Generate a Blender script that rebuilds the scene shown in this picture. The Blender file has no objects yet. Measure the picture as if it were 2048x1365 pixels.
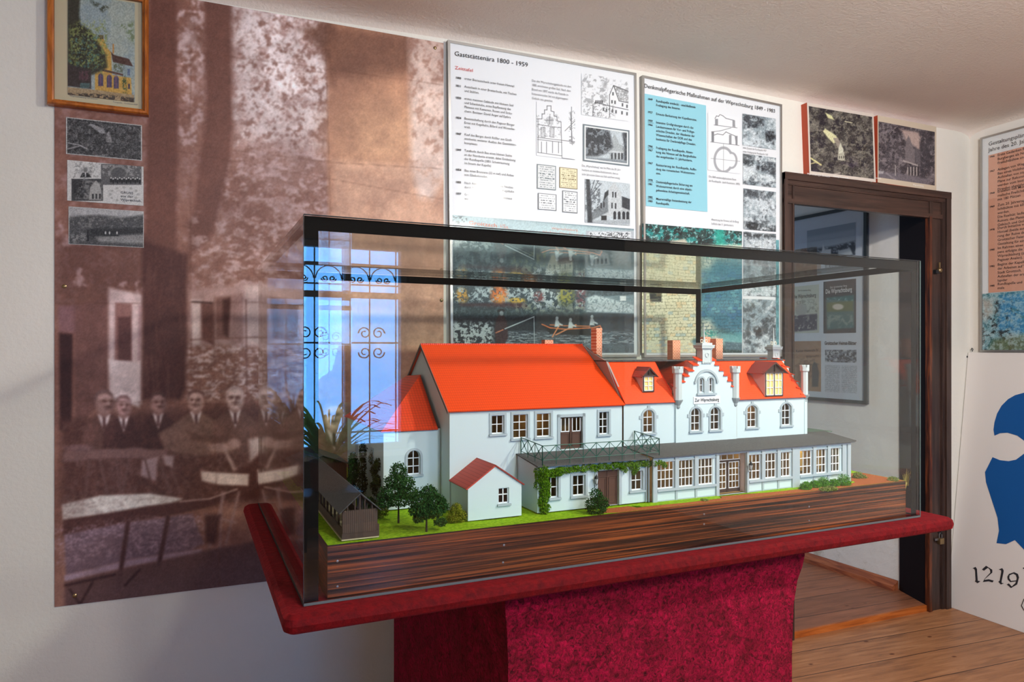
import bpy, math, random
import numpy as np
from mathutils import Vector, Matrix

C = bpy.context.scene
COL = C.collection
# ---------------------------------------------------------------- camera, light, exposure
YAW = math.radians(23.0); F = 1424.0; EYE = 1.3; CAMY = -2.453
cam_d = bpy.data.cameras.new('camera'); cam = bpy.data.objects.new('camera', cam_d); COL.objects.link(cam)
cam.location = (0, CAMY, EYE); cam.rotation_euler = (math.pi/2, 0, -YAW)
cam_d.sensor_width = 36.0; cam_d.lens = F/2048*36.0; cam_d.shift_y = (698-682.5)/2048
cam_d.clip_start = 0.02; cam_d.clip_end = 60
C.camera = cam
w = bpy.data.worlds.new('sky'); C.world = w; w.use_nodes = True
w.node_tree.nodes['Background'].inputs[0].default_value = (0.45, 0.68, 1.0, 1)
w.node_tree.nodes['Background'].inputs[1].default_value = 4.0
C.view_settings.view_transform = 'Standard'; C.view_settings.look = 'None'
C.view_settings.exposure = -0.17; C.view_settings.gamma = 1.0; C.view_settings.use_curve_mapping = False
C.cycles.transparent_max_bounces = 32; C.cycles.max_bounces = 8
C.cycles.diffuse_bounces = 4; C.cycles.glossy_bounces = 5; C.cycles.caustics_reflective = False
C.cycles.sample_clamp_indirect = 6.0

def area(name, loc, target, size, size_y, power, color):
    l = bpy.data.lights.new(name, 'AREA'); l.shape = 'RECTANGLE'; l.size = size; l.size_y = size_y
    l.energy = power; l.color = color
    o = bpy.data.objects.new(name, l); COL.objects.link(o); o.location = loc
    o.rotation_euler = (Vector(target)-Vector(loc)).to_track_quat('-Z', 'Y').to_euler()
    return o
SOUTH = -5.16          # inner face of the window wall behind the camera
# daylight outside the mirrored south window, then outside an added one
area('daylight_south', (1.15, SOUTH-0.55, 1.50), (1.15, 0, 1.30), 1.5, 2.0, 165, (0.06, 0.38, 1.0))
area('daylight_south', (-0.95, SOUTH-0.55, 1.50), (-0.95, 0, 1.30), 1.5, 2.0, 5, (0.50, 0.72, 1.0))  # second window's daylight, added for more even light
# ceiling lamp over the case, then added fill lamps behind the camera
area('ceiling_lamp_light', (1.75, -2.15, 2.36), (2.35, -0.20, 1.1), 0.14, 0.14, 68, (1.0, 0.955, 0.895))
area('ceiling_lamp_light', (1.9, -3.6, 2.36), (1.9, -2.9, 0.0), 0.5, 0.5, 50, (1.0, 0.96, 0.91))  # added lamp, brightens the room from behind the camera
def point(name, loc, power, color, r):
    l = bpy.data.lights.new(name, 'POINT'); l.energy = power; l.color = color; l.shadow_soft_size = r
    o = bpy.data.objects.new(name, l); COL.objects.link(o); o.location = loc; return o
point('added_globe_light', (0.75, -2.95, 2.08), 80, (1.0, 0.955, 0.90), 0.10)  # added globe, throws light on the ceiling and fills the left
area('daylight_next_room', (2.3, 3.2, 1.5), (3.1, 0.4, 0.6), 1.2, 1.2, 30, (0.42, 0.66, 1.0))

# ---------------------------------------------------------------- helpers
FW = (math.sin(YAW), math.cos(YAW)); RT = (math.cos(YAW), -math.sin(YAW))
def ray(px, py):
    a = (px-1024)/F
    return (FW[0]+a*RT[0], FW[1]+a*RT[1], (698-py)/F)
def wall_pt(px, py, y=0.0):
    d = ray(px, py); t = (y-CAMY)/d[1]
    return Vector((d[0]*t, y, EYE+d[2]*t))
def xplane_pt(px, py, x):
    d = ray(px, py); t = x/d[0]
    return Vector((x, CAMY+d[1]*t, EYE+d[2]*t))
def plane_pt(px, py, P, n):
    d = Vector(ray(px, py)); o = Vector((0, CAMY, EYE)); n = Vector(n)
    t = (Vector(P)-o).dot(n)/d.dot(n)
    return o+d*t
def project(X, Y, Z):
    dy = Y-CAMY
    f = X*FW[0]+dy*FW[1]; r = X*RT[0]+dy*RT[1]
    return 1024+F*r/f, 698-F*(Z-EYE)/f

def lin(c):
    c = np.asarray(c, float)
    return np.where(c <= 0.04045, c/12.92, ((c+0.055)/1.055)**2.4)
def rgb(r, g, b): return tuple(lin([r/255, g/255, b/255]))+(1.0,)

def tag(o, label=None, cat=None, group=None, kind=None):
    if label: o['label'] = label
    if cat: o['category'] = cat
    if group: o['group'] = group
    if kind: o['kind'] = kind
    return o
def empty(name, loc=(0, 0, 0), label=None, cat=None, group=None, rz=0.0):
    o = bpy.data.objects.new(name, None); COL.objects.link(o); o.location = loc; o.rotation_euler = (0, 0, rz)
    o.empty_display_size = 0.05
    return tag(o, label, cat, group)

class MB:
    def __init__(s): s.v = []; s.f = []
    def add(s, vs, fs):
        n = len(s.v); s.v += [tuple(v) for v in vs]; s.f += [tuple(i+n for i in f) for f in fs]; return s
    def quad(s, a, b, c, d): return s.add([a, b, c, d], [(0, 1, 2, 3)])
    def poly(s, pts): return s.add(pts, [tuple(range(len(pts)))])
    def box(s, x0, x1, y0, y1, z0, z1):
        return s.add([(x0,y0,z0),(x1,y0,z0),(x1,y1,z0),(x0,y1,z0),(x0,y0,z1),(x1,y0,z1),(x1,y1,z1),(x0,y1,z1)],
                     [(0,3,2,1),(4,5,6,7),(0,1,5,4),(1,2,6,5),(2,3,7,6),(3,0,4,7)])
    def prism(s, pts, off):
        """closed prism: polygon pts swept along vector off"""
        n = len(pts); off = Vector(off); a = [Vector(p) for p in pts]; b = [p+off for p in a]
        fs = [tuple(range(n))[::-1], tuple(range(n, 2*n))]+[(i, (i+1) % n, (i+1) % n+n, i+n) for i in range(n)]
        return s.add(a+b, fs)
    def slab(s, pts, t):
        """polygon with thickness t below its own normal"""
        p = [Vector(q) for q in pts]; nrm = (p[1]-p[0]).cross(p[2]-p[0]).normalized()
        if nrm.z < 0: nrm = -nrm
        return s.prism(pts, -nrm*t)
    def tube(s, p0, p1, r0, r1=None, n=6):
        r1 = r0 if r1 is None else r1
        p0 = Vector(p0); p1 = Vector(p1); d = (p1-p0).normalized()
        u = d.orthogonal().normalized(); v = d.cross(u)
        vs = []
        for p, r in ((p0, r0), (p1, r1)):
            for k in range(n):
                a = 2*math.pi*k/n; vs.append(p+u*math.cos(a)*r+v*math.sin(a)*r)
        fs = [(k, (k+1) % n, (k+1) % n+n, k+n) for k in range(n)]+[tuple(range(n))[::-1], tuple(range(n, 2*n))]
        return s.add(vs, fs)
    def path(s, pts, r, n=6):
        for a, b in zip(pts[:-1], pts[1:]): s.tube(a, b, r, n=n)
        return s
    def lathe(s, cx, cy, prof, n=12, rot=0.0):
        m = len(prof); vs = []
        for r, z in prof:
            for k in range(n):
                a = 2*math.pi*k/n+rot; vs.append((cx+r*math.cos(a), cy+r*math.sin(a), z))
        fs = [(i*n+k, i*n+(k+1) % n, (i+1)*n+(k+1) % n, (i+1)*n+k) for i in range(m-1) for k in range(n)]
        fs += [tuple(range(n))[::-1], tuple(range((m-1)*n, m*n))]
        return s.add(vs, fs)
    def build(s, name, mat, parent=None, M=None, loc=None, smooth=False, bevel=0):
        me = bpy.data.meshes.new(name)
        v = s.v
        if loc is not None: v = [(a[0]-loc[0], a[1]-loc[1], a[2]-loc[2]) for a in v]
        me.from_pydata([tuple(a) for a in v], [], s.f); me.update()
        me.materials.append(mat)
        if smooth:
            for p in me.polygons: p.use_smooth = True
        o = bpy.data.objects.new(name, me); COL.objects.link(o)
        if parent is not None: o.parent = parent
        elif loc is not None: o.location = loc
        if bevel:
            b = o.modifiers.new('bevel', 'BEVEL'); b.width = bevel; b.segments = 2; b.limit_method = 'ANGLE'
        return o

# ---------------------------------------------------------------- materials
def mat(name, color=(.8,.8,.8,1), rough=0.6, metal=0.0, spec=0.5, emit=None, estr=0.0):
    m = bpy.data.materials.new(name); m.use_nodes = True
    b = m.node_tree.nodes['Principled BSDF']
    b.inputs['Base Color'].default_value = color; b.inputs['Roughness'].default_value = rough
    b.inputs['Metallic'].default_value = metal; b.inputs['Specular IOR Level'].default_value = spec
    if emit: b.inputs['Emission Color'].default_value = emit; b.inputs['Emission Strength'].default_value = estr
    return m
def nd(m, t, **kw):
    n = m.node_tree.nodes.new(t)
    for k, v in kw.items(): setattr(n, k, v)
    return n
def lk(m, a, b): m.node_tree.links.new(a, b)
def coords(m, scale=(1,1,1), rot=(0,0,0), kind='Object'):
    tc = nd(m, 'ShaderNodeTexCoord'); mp = nd(m, 'ShaderNodeMapping')
    mp.inputs['Scale'].default_value = scale; mp.inputs['Rotation'].default_value = rot
    lk(m, tc.outputs[kind], mp.inputs[0]); return mp.outputs[0]
def ramp(m, fac, stops):
    r = nd(m, 'ShaderNodeValToRGB'); e = r.color_ramp.elements
    e[0].position, e[0].color = stops[0]; e[1].position, e[1].color = stops[-1]
    for p, c in stops[1:-1]:
        q = e.new(p); q.color = c
    lk(m, fac, r.inputs[0]); return r.outputs[0]
def noise(m, vec, scale, detail=4, rough=0.55, dist=0.0):
    n = nd(m, 'ShaderNodeTexNoise'); n.inputs['Scale'].default_value = scale; n.inputs['Detail'].default_value = detail
    n.inputs['Roughness'].default_value = rough; n.inputs['Distortion'].default_value = dist
    lk(m, vec, n.inputs['Vector']); return n.outputs['Fac']
def bump(m, h, strength, dist=0.01):
    b = nd(m, 'ShaderNodeBump'); b.inputs['Strength'].default_value = strength; b.inputs['Distance'].default_value = dist
    lk(m, h, b.inputs['Height']); lk(m, b.outputs[0], m.node_tree.nodes['Principled BSDF'].inputs['Normal']); return b
def base_in(m): return m.node_tree.nodes['Principled BSDF'].inputs['Base Color']

def plaster(name, c0, c1, bs=60, bstr=0.35, bd=0.004, stain=1.5):
    m = mat(name, c0, 0.9, spec=0.2); v = coords(m)
    lk(m, ramp(m, noise(m, v, stain, 5), [(0.3, c0), (0.75, c1)]), base_in(m))
    bump(m, noise(m, v, bs, 5, 0.6), bstr, bd); return m
M_WALL = plaster('wall_plaster', rgb(218,215,203), rgb(228,225,214), 75, 0.5, 0.004)
M_CEIL = plaster('ceiling_plaster', rgb(220,208,196), rgb(228,217,206), 90, 0.6, 0.005)
M_WALLR = plaster('wall_plaster_right', rgb(222,218,210), rgb(228,224,217), 25, 0.3, 0.004)
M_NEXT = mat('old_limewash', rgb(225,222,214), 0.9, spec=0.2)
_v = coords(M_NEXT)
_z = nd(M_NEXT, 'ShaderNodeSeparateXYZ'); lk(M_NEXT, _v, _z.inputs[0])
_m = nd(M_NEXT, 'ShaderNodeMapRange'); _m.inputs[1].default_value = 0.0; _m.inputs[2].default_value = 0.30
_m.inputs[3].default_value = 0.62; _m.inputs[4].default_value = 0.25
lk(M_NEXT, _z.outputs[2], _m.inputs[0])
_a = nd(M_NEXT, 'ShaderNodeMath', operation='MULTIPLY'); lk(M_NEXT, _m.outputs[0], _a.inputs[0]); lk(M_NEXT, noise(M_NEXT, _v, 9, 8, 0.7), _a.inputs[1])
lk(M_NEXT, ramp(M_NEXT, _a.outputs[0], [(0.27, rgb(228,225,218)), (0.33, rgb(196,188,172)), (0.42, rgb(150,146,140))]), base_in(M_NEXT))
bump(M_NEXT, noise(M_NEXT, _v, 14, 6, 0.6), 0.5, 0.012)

def planks(name, cols, width, rot, gap=0.012):
    m = mat(name, cols[0], 0.42, spec=0.45)
    v = coords(m, rot=(0, 0, rot))
    sx = nd(m, 'ShaderNodeSeparateXYZ'); lk(m, v, sx.inputs[0])
    dv = nd(m, 'ShaderNodeMath', operation='DIVIDE'); dv.inputs[1].default_value = width; lk(m, sx.outputs[1], dv.inputs[0])
    fl = nd(m, 'ShaderNodeMath', operation='FLOOR'); lk(m, dv.outputs[0], fl.inputs[0])
    fr = nd(m, 'ShaderNodeMath', operation='FRACT'); lk(m, dv.outputs[0], fr.inputs[0])
    wn = nd(m, 'ShaderNodeTexWhiteNoise', noise_dimensions='1D'); lk(m, fl.outputs[0], wn.inputs['W'])
    cb = nd(m, 'ShaderNodeCombineXYZ'); 
    xs = nd(m, 'ShaderNodeMath', operation='MULTIPLY_ADD'); xs.inputs[1].default_value = 1.3
    of = nd(m, 'ShaderNodeMath', operation='MULTIPLY'); of.inputs[1].default_value = 37.0; lk(m, wn.outputs[0], of.inputs[0])
    lk(m, sx.outputs[0], xs.inputs[0]); lk(m, of.outputs[0], xs.inputs[2])
    ys = nd(m, 'ShaderNodeMath', operation='MULTIPLY'); ys.inputs[1].default_value = 14.0; lk(m, sx.outputs[1], ys.inputs[0])
    lk(m, xs.outputs[0], cb.inputs[0]); lk(m, ys.outputs[0], cb.inputs[1])
    g = noise(m, cb.outputs[0], 3.0, 7, 0.62, 0.6)
    col = ramp(m, g, [(0.28, cols[0]), (0.5, cols[1]), (0.72, cols[2])])
    # knots
    kb = nd(m, 'ShaderNodeCombineXYZ'); k2 = nd(m, 'ShaderNodeMath', operation='MULTIPLY'); k2.inputs[1].default_value = 0.42
    lk(m, xs.outputs[0], k2.inputs[0]); lk(m, k2.outputs[0], kb.inputs[0]); lk(m, sx.outputs[1], kb.inputs[1])
    vo = nd(m, 'ShaderNodeTexVoronoi'); vo.inputs['Scale'].default_value = 11.0; lk(m, kb.outputs[0], vo.inputs['Vector'])
    kr = ramp(m, vo.outputs['Distance'], [(0.05, (1,1,1,1)), (0.10, (0,0,0,1))])
    mx = nd(m, 'ShaderNodeMix', data_type='RGBA'); lk(m, kr, mx.inputs['Factor']); lk(m, col, mx.inputs['A']); mx.inputs['B'].default_value = rgb(96,48,22)
    hv = nd(m, 'ShaderNodeHueSaturation'); lk(m, mx.outputs['Result'], hv.inputs['Color'])
    vr = nd(m, 'ShaderNodeMapRange'); vr.inputs[3].default_value = 0.86; vr.inputs[4].default_value = 1.12; lk(m, wn.outputs[0], vr.inputs[0]); lk(m, vr.outputs[0], hv.inputs['Value'])
    gp = nd(m, 'ShaderNodeMath', operation='LESS_THAN'); gp.inputs[1].default_value = gap/width*0.35; lk(m, fr.outputs[0], gp.inputs[0])
    mg = nd(m, 'ShaderNodeMix', data_type='RGBA'); lk(m, gp.outputs[0], mg.inputs['Factor']); lk(m, hv.outputs[0], mg.inputs['A']); mg.inputs['B'].default_value = rgb(50,26,12)
    lk(m, mg.outputs['Result'], base_in(m))
    bump(m, g, 0.12, 0.003)
    return m
M_FLOOR = planks('pine_floor', [rgb(122,80,52), rgb(160,108,70), rgb(180,128,88)], 0.185, math.radians(3.2))
M_FLOOR2 = planks('pine_floor_next', [rgb(104,62,40), rgb(140,86,58), rgb(156,100,70)], 0.20, math.radians(2.0))

def wood(name, c0, c1, c2, scale=(2, 30, 30), sc=2.0, rough=0.4, dist=1.2, stops=(0.35,0.5,0.65)):
    m = mat(name, c0, rough); v = coords(m, scale)
    g = noise(m, v, sc, 6, 0.6, dist)
    lk(m, ramp(m, g, [(stops[0], c0), (stops[1], c1), (stops[2], c2)]), base_in(m)); bump(m, g, 0.08, 0.002); return m
M_DOORW = wood('dark_door_wood', rgb(38,24,20), rgb(54,37,31), rgb(70,50,42), (30, 30, 1.6), 1.6, 0.45, 0.5)
M_JAMB = mat('dark_jamb_paint', rgb(30,22,24), .75, spec=.1)
M_DOORH = wood('dark_door_wood_head', rgb(38,24,20), rgb(56,38,31), rgb(74,52,43), (1.6, 30, 30), 1.6, 0.38, 0.5)
M_DOORR = wood('door_bead_wood', rgb(40,18,10), rgb(78,36,18), rgb(120,62,30), (30, 30, 3), 2, 0.35, 0.5)
M_SKIRT = wood('skirting_wood', rgb(104,46,24), rgb(142,74,40), rgb(165,95,58), (20, 2, 20), 2.0, 0.5)
M_SILL = wood('threshold_edge_wood', rgb(140,66,16), rgb(176,92,30), rgb(190,106,44), (2, 20, 20), 2.0, 0.5)
M_VENEER = wood('rosewood_veneer', rgb(22,12,10), rgb(84,42,22), rgb(156,80,36), (.55, 5, 60), 3.4, 0.32, 0.35, (0.42,0.52,0.66))
M_FRAME = wood('orange_pine_frame', rgb(130,66,14), rgb(168,92,26), rgb(186,108,38), (12, 12, 3), 3, 0.35)
M_BLACK = mat('black_glass_border', rgb(9,9,10), 0.8, spec=0.1)
M_ALU = mat('brushed_aluminium', rgb(178,176,172), 0.35, 0.85)
M_DARKALU = mat('dark_metal_frame', rgb(70,76,78), 0.35, 0.6)
M_SHEET = mat('white_board', rgb(236,236,238), 0.45)
M_WHITEB = mat('cream_hardboard', rgb(226,221,216), 0.5)
M_INK = mat('black_print', rgb(38,38,44), 0.6)
M_GREYINK = mat('grey_print', rgb(120,120,124), 0.6)
M_REDINK = mat('red_print', rgb(222,92,88), 0.6)
M_PEACHINK = mat('peach_print', rgb(236,170,150), 0.6)
M_WHITEINK = mat('white_print', rgb(235,235,235), 0.6)
M_CYAN = mat('turquoise_print', rgb(146,206,220), 0.5)
M_SALMON = mat('salmon_print', rgb(226,164,138), 0.5)
M_BLUE = mat('blue_paint', rgb(8,82,150), 0.5)
M_REDEDGE = mat('red_edge_paint', rgb(176,70,40), 0.6)
M_BRASS = mat('worn_brass', rgb(150,128,92), 0.35, 0.9)
M_STEEL = mat('zinc_steel', rgb(150,150,152), 0.4, 0.9)
M_MATB = mat('cream_mount', rgb(206,192,156), 0.7)

def velvet(name, c0, c1, sc, bstr=0.6, sheen=0.7, stops=(0.35,0.7)):
    m = mat(name, c0, 0.75, spec=0.15); v = coords(m)
    g = noise(m, v, sc, 8, 0.68, 0.25)
    lk(m, ramp(m, g, [(stops[0], c0), (stops[1], c1)]), base_in(m)); bump(m, g, bstr, 0.012)
    b = m.node_tree.nodes['Principled BSDF']; b.inputs['Sheen Weight'].default_value = sheen
    b.inputs['Sheen Tint'].default_value = (1.0, 0.06, 0.08, 1); b.inputs['Sheen Roughness'].default_value = 0.25
    return m
M_VELVET = velvet('red_velvet', rgb(74,2,7), rgb(112,5,12), 70, 0.35, 0.4)
M_CRUSHED = velvet('crushed_velvet', rgb(30,0,12), rgb(206,8,72), 95, 1.0, 0.3, (0.36,0.72))
_n = [q for q in M_CRUSHED.node_tree.nodes if q.type == 'TEX_NOISE'][0]; _n.inputs['Distortion'].default_value = 1.1; _n.inputs['Detail'].default_value = 9
_hs = nd(M_CRUSHED, 'ShaderNodeHueSaturation'); _rp = [q for q in M_CRUSHED.node_tree.nodes if q.type == 'VALTORGB'][0]
lk(M_CRUSHED, _rp.outputs[0], _hs.inputs['Color']); _c2 = coords(M_CRUSHED)
_mr = nd(M_CRUSHED, 'ShaderNodeMapRange'); _mr.inputs[1].default_value = .3; _mr.inputs[2].default_value = .7; _mr.inputs[3].default_value = .45; _mr.inputs[4].default_value = 1.35
lk(M_CRUSHED, noise(M_CRUSHED, _c2, 16, 5, .6, .8), _mr.inputs[0]); lk(M_CRUSHED, _mr.outputs[0], _hs.inputs['Value']); lk(M_CRUSHED, _hs.outputs[0], base_in(M_CRUSHED))

def glass(name, tint, f0=0.045, rough=0.0):
    m = bpy.data.materials.new(name); m.use_nodes = True; nt = m.node_tree; nt.nodes.clear()
    out = nd(m, 'ShaderNodeOutputMaterial'); mix = nd(m, 'ShaderNodeMixShader')
    tr = nd(m, 'ShaderNodeBsdfTransparent'); tr.inputs[0].default_value = tint
    gl = nd(m, 'ShaderNodeBsdfGlossy'); gl.inputs['Roughness'].default_value = rough; gl.inputs['Color'].default_value = (1,1,1,1)
    ge = nd(m, 'ShaderNodeNewGeometry'); dp = nd(m, 'ShaderNodeVectorMath', operation='DOT_PRODUCT')
    lk(m, ge.outputs['Normal'], dp.inputs[0]); lk(m, ge.outputs['Incoming'], dp.inputs[1])
    ab = nd(m, 'ShaderNodeMath', operation='ABSOLUTE'); lk(m, dp.outputs['Value'], ab.inputs[0])
    om = nd(m, 'ShaderNodeMath', operation='SUBTRACT'); om.inputs[0].default_value = 1.0; lk(m, ab.outputs[0], om.inputs[1])
    pw = nd(m, 'ShaderNodeMath', operation='POWER'); pw.inputs[1].default_value = 5.0; lk(m, om.outputs[0], pw.inputs[0])
    ma = nd(m, 'ShaderNodeMath', operation='MULTIPLY_ADD'); ma.inputs[1].default_value = 1.0-f0; ma.inputs[2].default_value = f0; lk(m, pw.outputs[0], ma.inputs[0])
    lk(m, ma.outputs[0], mix.inputs[0]); lk(m, tr.outputs[0], mix.inputs[1]); lk(m, gl.outputs[0], mix.inputs[2])
    lk(m, mix.outputs[0], out.inputs[0]); return m
M_GLASS = glass('case_glass', (0.970, 0.986, 0.974, 1), 0.029)
M_EDGE = mat('glass_cut_edge', rgb(120,140,136), 0.25)
M_POSTERGLASS = glass('poster_glass', (0.98, 0.99, 0.99, 1), 0.045)
M_PANELGLASS = glass('matt_cover_glass', (0.98, 0.99, 0.99, 1), 0.018, 0.07)
M_SEAL = mat('grey_seal', rgb(84,88,88), 0.5); M_SEALD = mat('dark_seal', rgb(20,20,22), 0.6)
# ---------------------------------------------------------------- printed pictures (vertex colours computed on fine grids)
_tab = np.random.RandomState(7).rand(256, 256)
def vnoise(x, y, seed=0):
    x = x+seed*17.31; y = y+seed*9.77
    xi = np.floor(x).astype(int); yi = np.floor(y).astype(int); fx = x-xi; fy = y-yi
    fx = fx*fx*(3-2*fx); fy = fy*fy*(3-2*fy)
    a = _tab[yi % 256, xi % 256]; b = _tab[yi % 256, (xi+1) % 256]; c = _tab[(yi+1) % 256, xi % 256]; d = _tab[(yi+1) % 256, (xi+1) % 256]
    return (a*(1-fx)+b*fx)*(1-fy)+(c*(1-fx)+d*fx)*fy
def fbm(x, y, o=4, seed=0, r=0.70):
    s = 0; a = 1; t = 0; n = 0
    for k in range(o+1):
        s = s+a*(vnoise(x, y, seed+k*3)-.5); t += a; n += a*a; a *= r; x, y = x*1.62-y*1.22+3.1, x*1.22+y*1.62
    return np.clip(.5+s/math.sqrt(n)*.62, 0, 1)
def smooth(a, b, x):
    t = np.clip((x-a)/(b-a+1e-9), 0, 1); return t*t*(3-2*t)

class Canvas:
    """a picture lying in the plane P0 + u*U + v*V; shapes are drawn in the photo's own coordinates"""
    def __init__(s, P0, U, V, W, H, base):
        s.P0, s.U, s.V, s.W, s.H = Vector(P0), Vector(U), Vector(V), W, H
        u = np.linspace(0, 1, W)[None, :]; v = np.linspace(0, 1, H)[:, None]
        s.X = P0[0]+u*U[0]+v*V[0]; s.Y = P0[1]+u*U[1]+v*V[1]; s.Z = P0[2]+u*U[2]+v*V[2]
        s.X = s.X+0*v; s.Y = s.Y+0*v*u; s.Z = s.Z+0*u
        s.px, s.py = project(s.X, s.Y, s.Z)
        s.u = u+0*v; s.v = v+0*u
        s.img = np.ones((H, W, 3))*np.array(base)/255.0
    def mix(s, m, col):
        m = np.clip(m, 0, 1)[..., None]; s.img = s.img*(1-m)+np.array(col)/255.0*m
    def _sub(s, x0, y0, x1, y1):
        m = (s.px >= x0) & (s.px <= x1) & (s.py >= y0) & (s.py <= y1)
        if not m.any(): return None
        r = np.where(m.any(1))[0]; c = np.where(m.any(0))[0]
        return slice(r[0], r[-1]+1), slice(c[0], c[-1]+1)
    def poly(s, pts, col, soft=1.0, a=1.0, tex=None):
        xs = [p[0] for p in pts]; ys = [p[1] for p in pts]
        sl = s._sub(min(xs)-soft-1, min(ys)-soft-1, max(xs)+soft+1, max(ys)+soft+1)
        if sl is None: return
        X = s.px[sl]; Y = s.py[sl]; ins = np.zeros(X.shape, bool); dist = np.full(X.shape, 1e9)
        n = len(pts)
        for i in range(n):
            x1, y1 = pts[i]; x2, y2 = pts[(i+1) % n]
            c = ((y1 > Y) != (y2 > Y)) & (X < (x2-x1)*(Y-y1)/((y2-y1) if y2 != y1 else 1e-9)+x1)
            ins ^= c
            L = (x2-x1)**2+(y2-y1)**2+1e-9
            t = np.clip(((X-x1)*(x2-x1)+(Y-y1)*(y2-y1))/L, 0, 1)
            dist = np.minimum(dist, np.hypot(X-x1-t*(x2-x1), Y-y1-t*(y2-y1)))
        sd = np.where(ins, dist, -dist); m = np.clip(0.5+sd/(2*soft), 0, 1)*a
        if tex is not None:
            k, lo, hi, sd_ = tex; m = m*smooth(lo, hi, fbm(X/k, Y/k, 4, sd_))
        m = m[..., None]; s.img[sl] = s.img[sl]*(1-m)+np.array(col)/255.0*m
    def ell(s, cx, cy, rx, ry, col, soft=0.15, a=1.0, rot=0.0, tex=None):
        R = max(rx, ry)*(1+soft)+2; sl = s._sub(cx-R, cy-R, cx+R, cy+R)
        if sl is None: return
        X = s.px[sl]-cx; Y = s.py[sl]-cy; c, n = math.cos(rot), math.sin(rot)
        d = np.hypot((X*c+Y*n)/rx, (-X*n+Y*c)/ry); m = np.clip((1+soft-d)/(2*soft), 0, 1)*a
        if tex is not None:
            k, lo, hi, sd_ = tex; m = m*smooth(lo, hi, fbm(s.px[sl]/k, s.py[sl]/k, 4, sd_))
        m = m[..., None]; s.img[sl] = s.img[sl]*(1-m)+np.array(col)/255.0*m
    def line(s, pts, wd, col, soft=0.6, a=1.0):
        for (x1, y1), (x2, y2) in zip(pts[:-1], pts[1:]):
            sl = s._sub(min(x1, x2)-wd-2, min(y1, y2)-wd-2, max(x1, x2)+wd+2, max(y1, y2)+wd+2)
            if sl is None: continue
            X = s.px[sl]; Y = s.py[sl]; L = (x2-x1)**2+(y2-y1)**2+1e-9
            t = np.clip(((X-x1)*(x2-x1)+(Y-y1)*(y2-y1))/L, 0, 1); d = np.hypot(X-x1-t*(x2-x1), Y-y1-t*(y2-y1))
            m = (np.clip((wd/2+soft-d)/(2*soft), 0, 1)*a)[..., None]; s.img[sl] = s.img[sl]*(1-m)+np.array(col)/255.0*m
    def rect(s, x0, y0, x1, y1, col, soft=0.8, a=1.0, tex=None): s.poly([(x0,y0),(x1,y0),(x1,y1),(x0,y1)], col, soft, a, tex)
    def tex(s, k, lo, hi, col, a=1.0, seed=0, box=None, ky=None, o=4):
        m = smooth(lo, hi, fbm(s.px/k, s.py/(ky or k), o, seed))*a
        if box is not None:
            x0, y0, x1, y1, sf = box
            m = m*smooth(x0-sf, x0+sf, s.px)*(1-smooth(x1-sf, x1+sf, s.px))*smooth(y0-sf, y0+sf, s.py)*(1-smooth(y1-sf, y1+sf, s.py))
        s.mix(m, col)
    def blur(s, n=1):
        k = np.array([1, 2, 1])/4.
        for _ in range(n):
            p = np.pad(s.img, ((1, 1), (0, 0), (0, 0)), 'edge'); s.img = p[:-2]*k[0]+p[1:-1]*k[1]+p[2:]*k[2]
            p = np.pad(s.img, ((0, 0), (1, 1), (0, 0)), 'edge'); s.img = p[:, :-2]*k[0]+p[:, 1:-1]*k[1]+p[:, 2:]*k[2]
    def mottle(s, k, amp, seed=0, box=None, o=4):
        f = (fbm(s.px/k, s.py/k, o, seed)-.5)*amp
        if box is not None:
            x0, y0, x1, y1, sf = box
            f = f*smooth(x0-sf, x0+sf, s.px)*(1-smooth(x1-sf, x1+sf, s.px))*smooth(y0-sf, y0+sf, s.py)*(1-smooth(y1-sf, y1+sf, s.py))
        s.img = np.clip(s.img*(1+f[..., None]), 0, 1)
    def grain(s, k, amp, seed=0):
        s.img = np.clip(s.img+(vnoise(s.px/k, s.py/k, seed)-0.5)[..., None]*amp, 0, 1)
    def build(s, name, mt, parent=None, smooth_=False):
        W, H = s.W, s.H
        co = np.stack([s.X, s.Y, s.Z], -1).reshape(-1, 3).astype(np.float32)
        me = bpy.data.meshes.new(name); me.vertices.add(W*H); me.vertices.foreach_set('co', co.ravel())
        i = (np.arange(H-1)[:, None]*W+np.arange(W-1)[None, :]).ravel()
        q = np.stack([i+W, i+W+1, i+1, i], -1).astype(np.int32)
        n = len(i); me.loops.add(n*4); me.loops.foreach_set('vertex_index', q.ravel())
        me.polygons.add(n); me.polygons.foreach_set('loop_start', np.arange(n, dtype=np.int32)*4)
        me.update(calc_edges=True)
        a = me.color_attributes.new('print', 'FLOAT_COLOR', 'POINT')
        rgba = np.ones((W*H, 4), np.float32); rgba[:, :3] = lin(np.clip(s.img, 0, 1)).reshape(-1, 3)
        a.data.foreach_set('color', rgba.ravel())
        me.materials.append(mt); o = bpy.data.objects.new(name, me); COL.objects.link(o)
        if parent is not None: o.parent = parent
        return o
def print_mat(name, rough=0.5, spec=0.3):
    m = mat(name, rough=rough, spec=spec); a = nd(m, 'ShaderNodeAttribute', attribute_name='print')
    lk(m, a.outputs['Color'], base_in(m)); return m
M_PRINT = print_mat('printed_colour', 0.45, 0.35)
M_MURAL = print_mat('mural_print', 0.5, 0.3)
def wall_canvas(px0, py0, px1, py1, y, W, H, base):
    a = wall_pt(px0, py0, y); b = wall_pt(px1, py1, y)
    return Canvas(a, (b.x-a.x, 0, 0), (0, 0, b.z-a.z), W, H, base)

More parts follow.
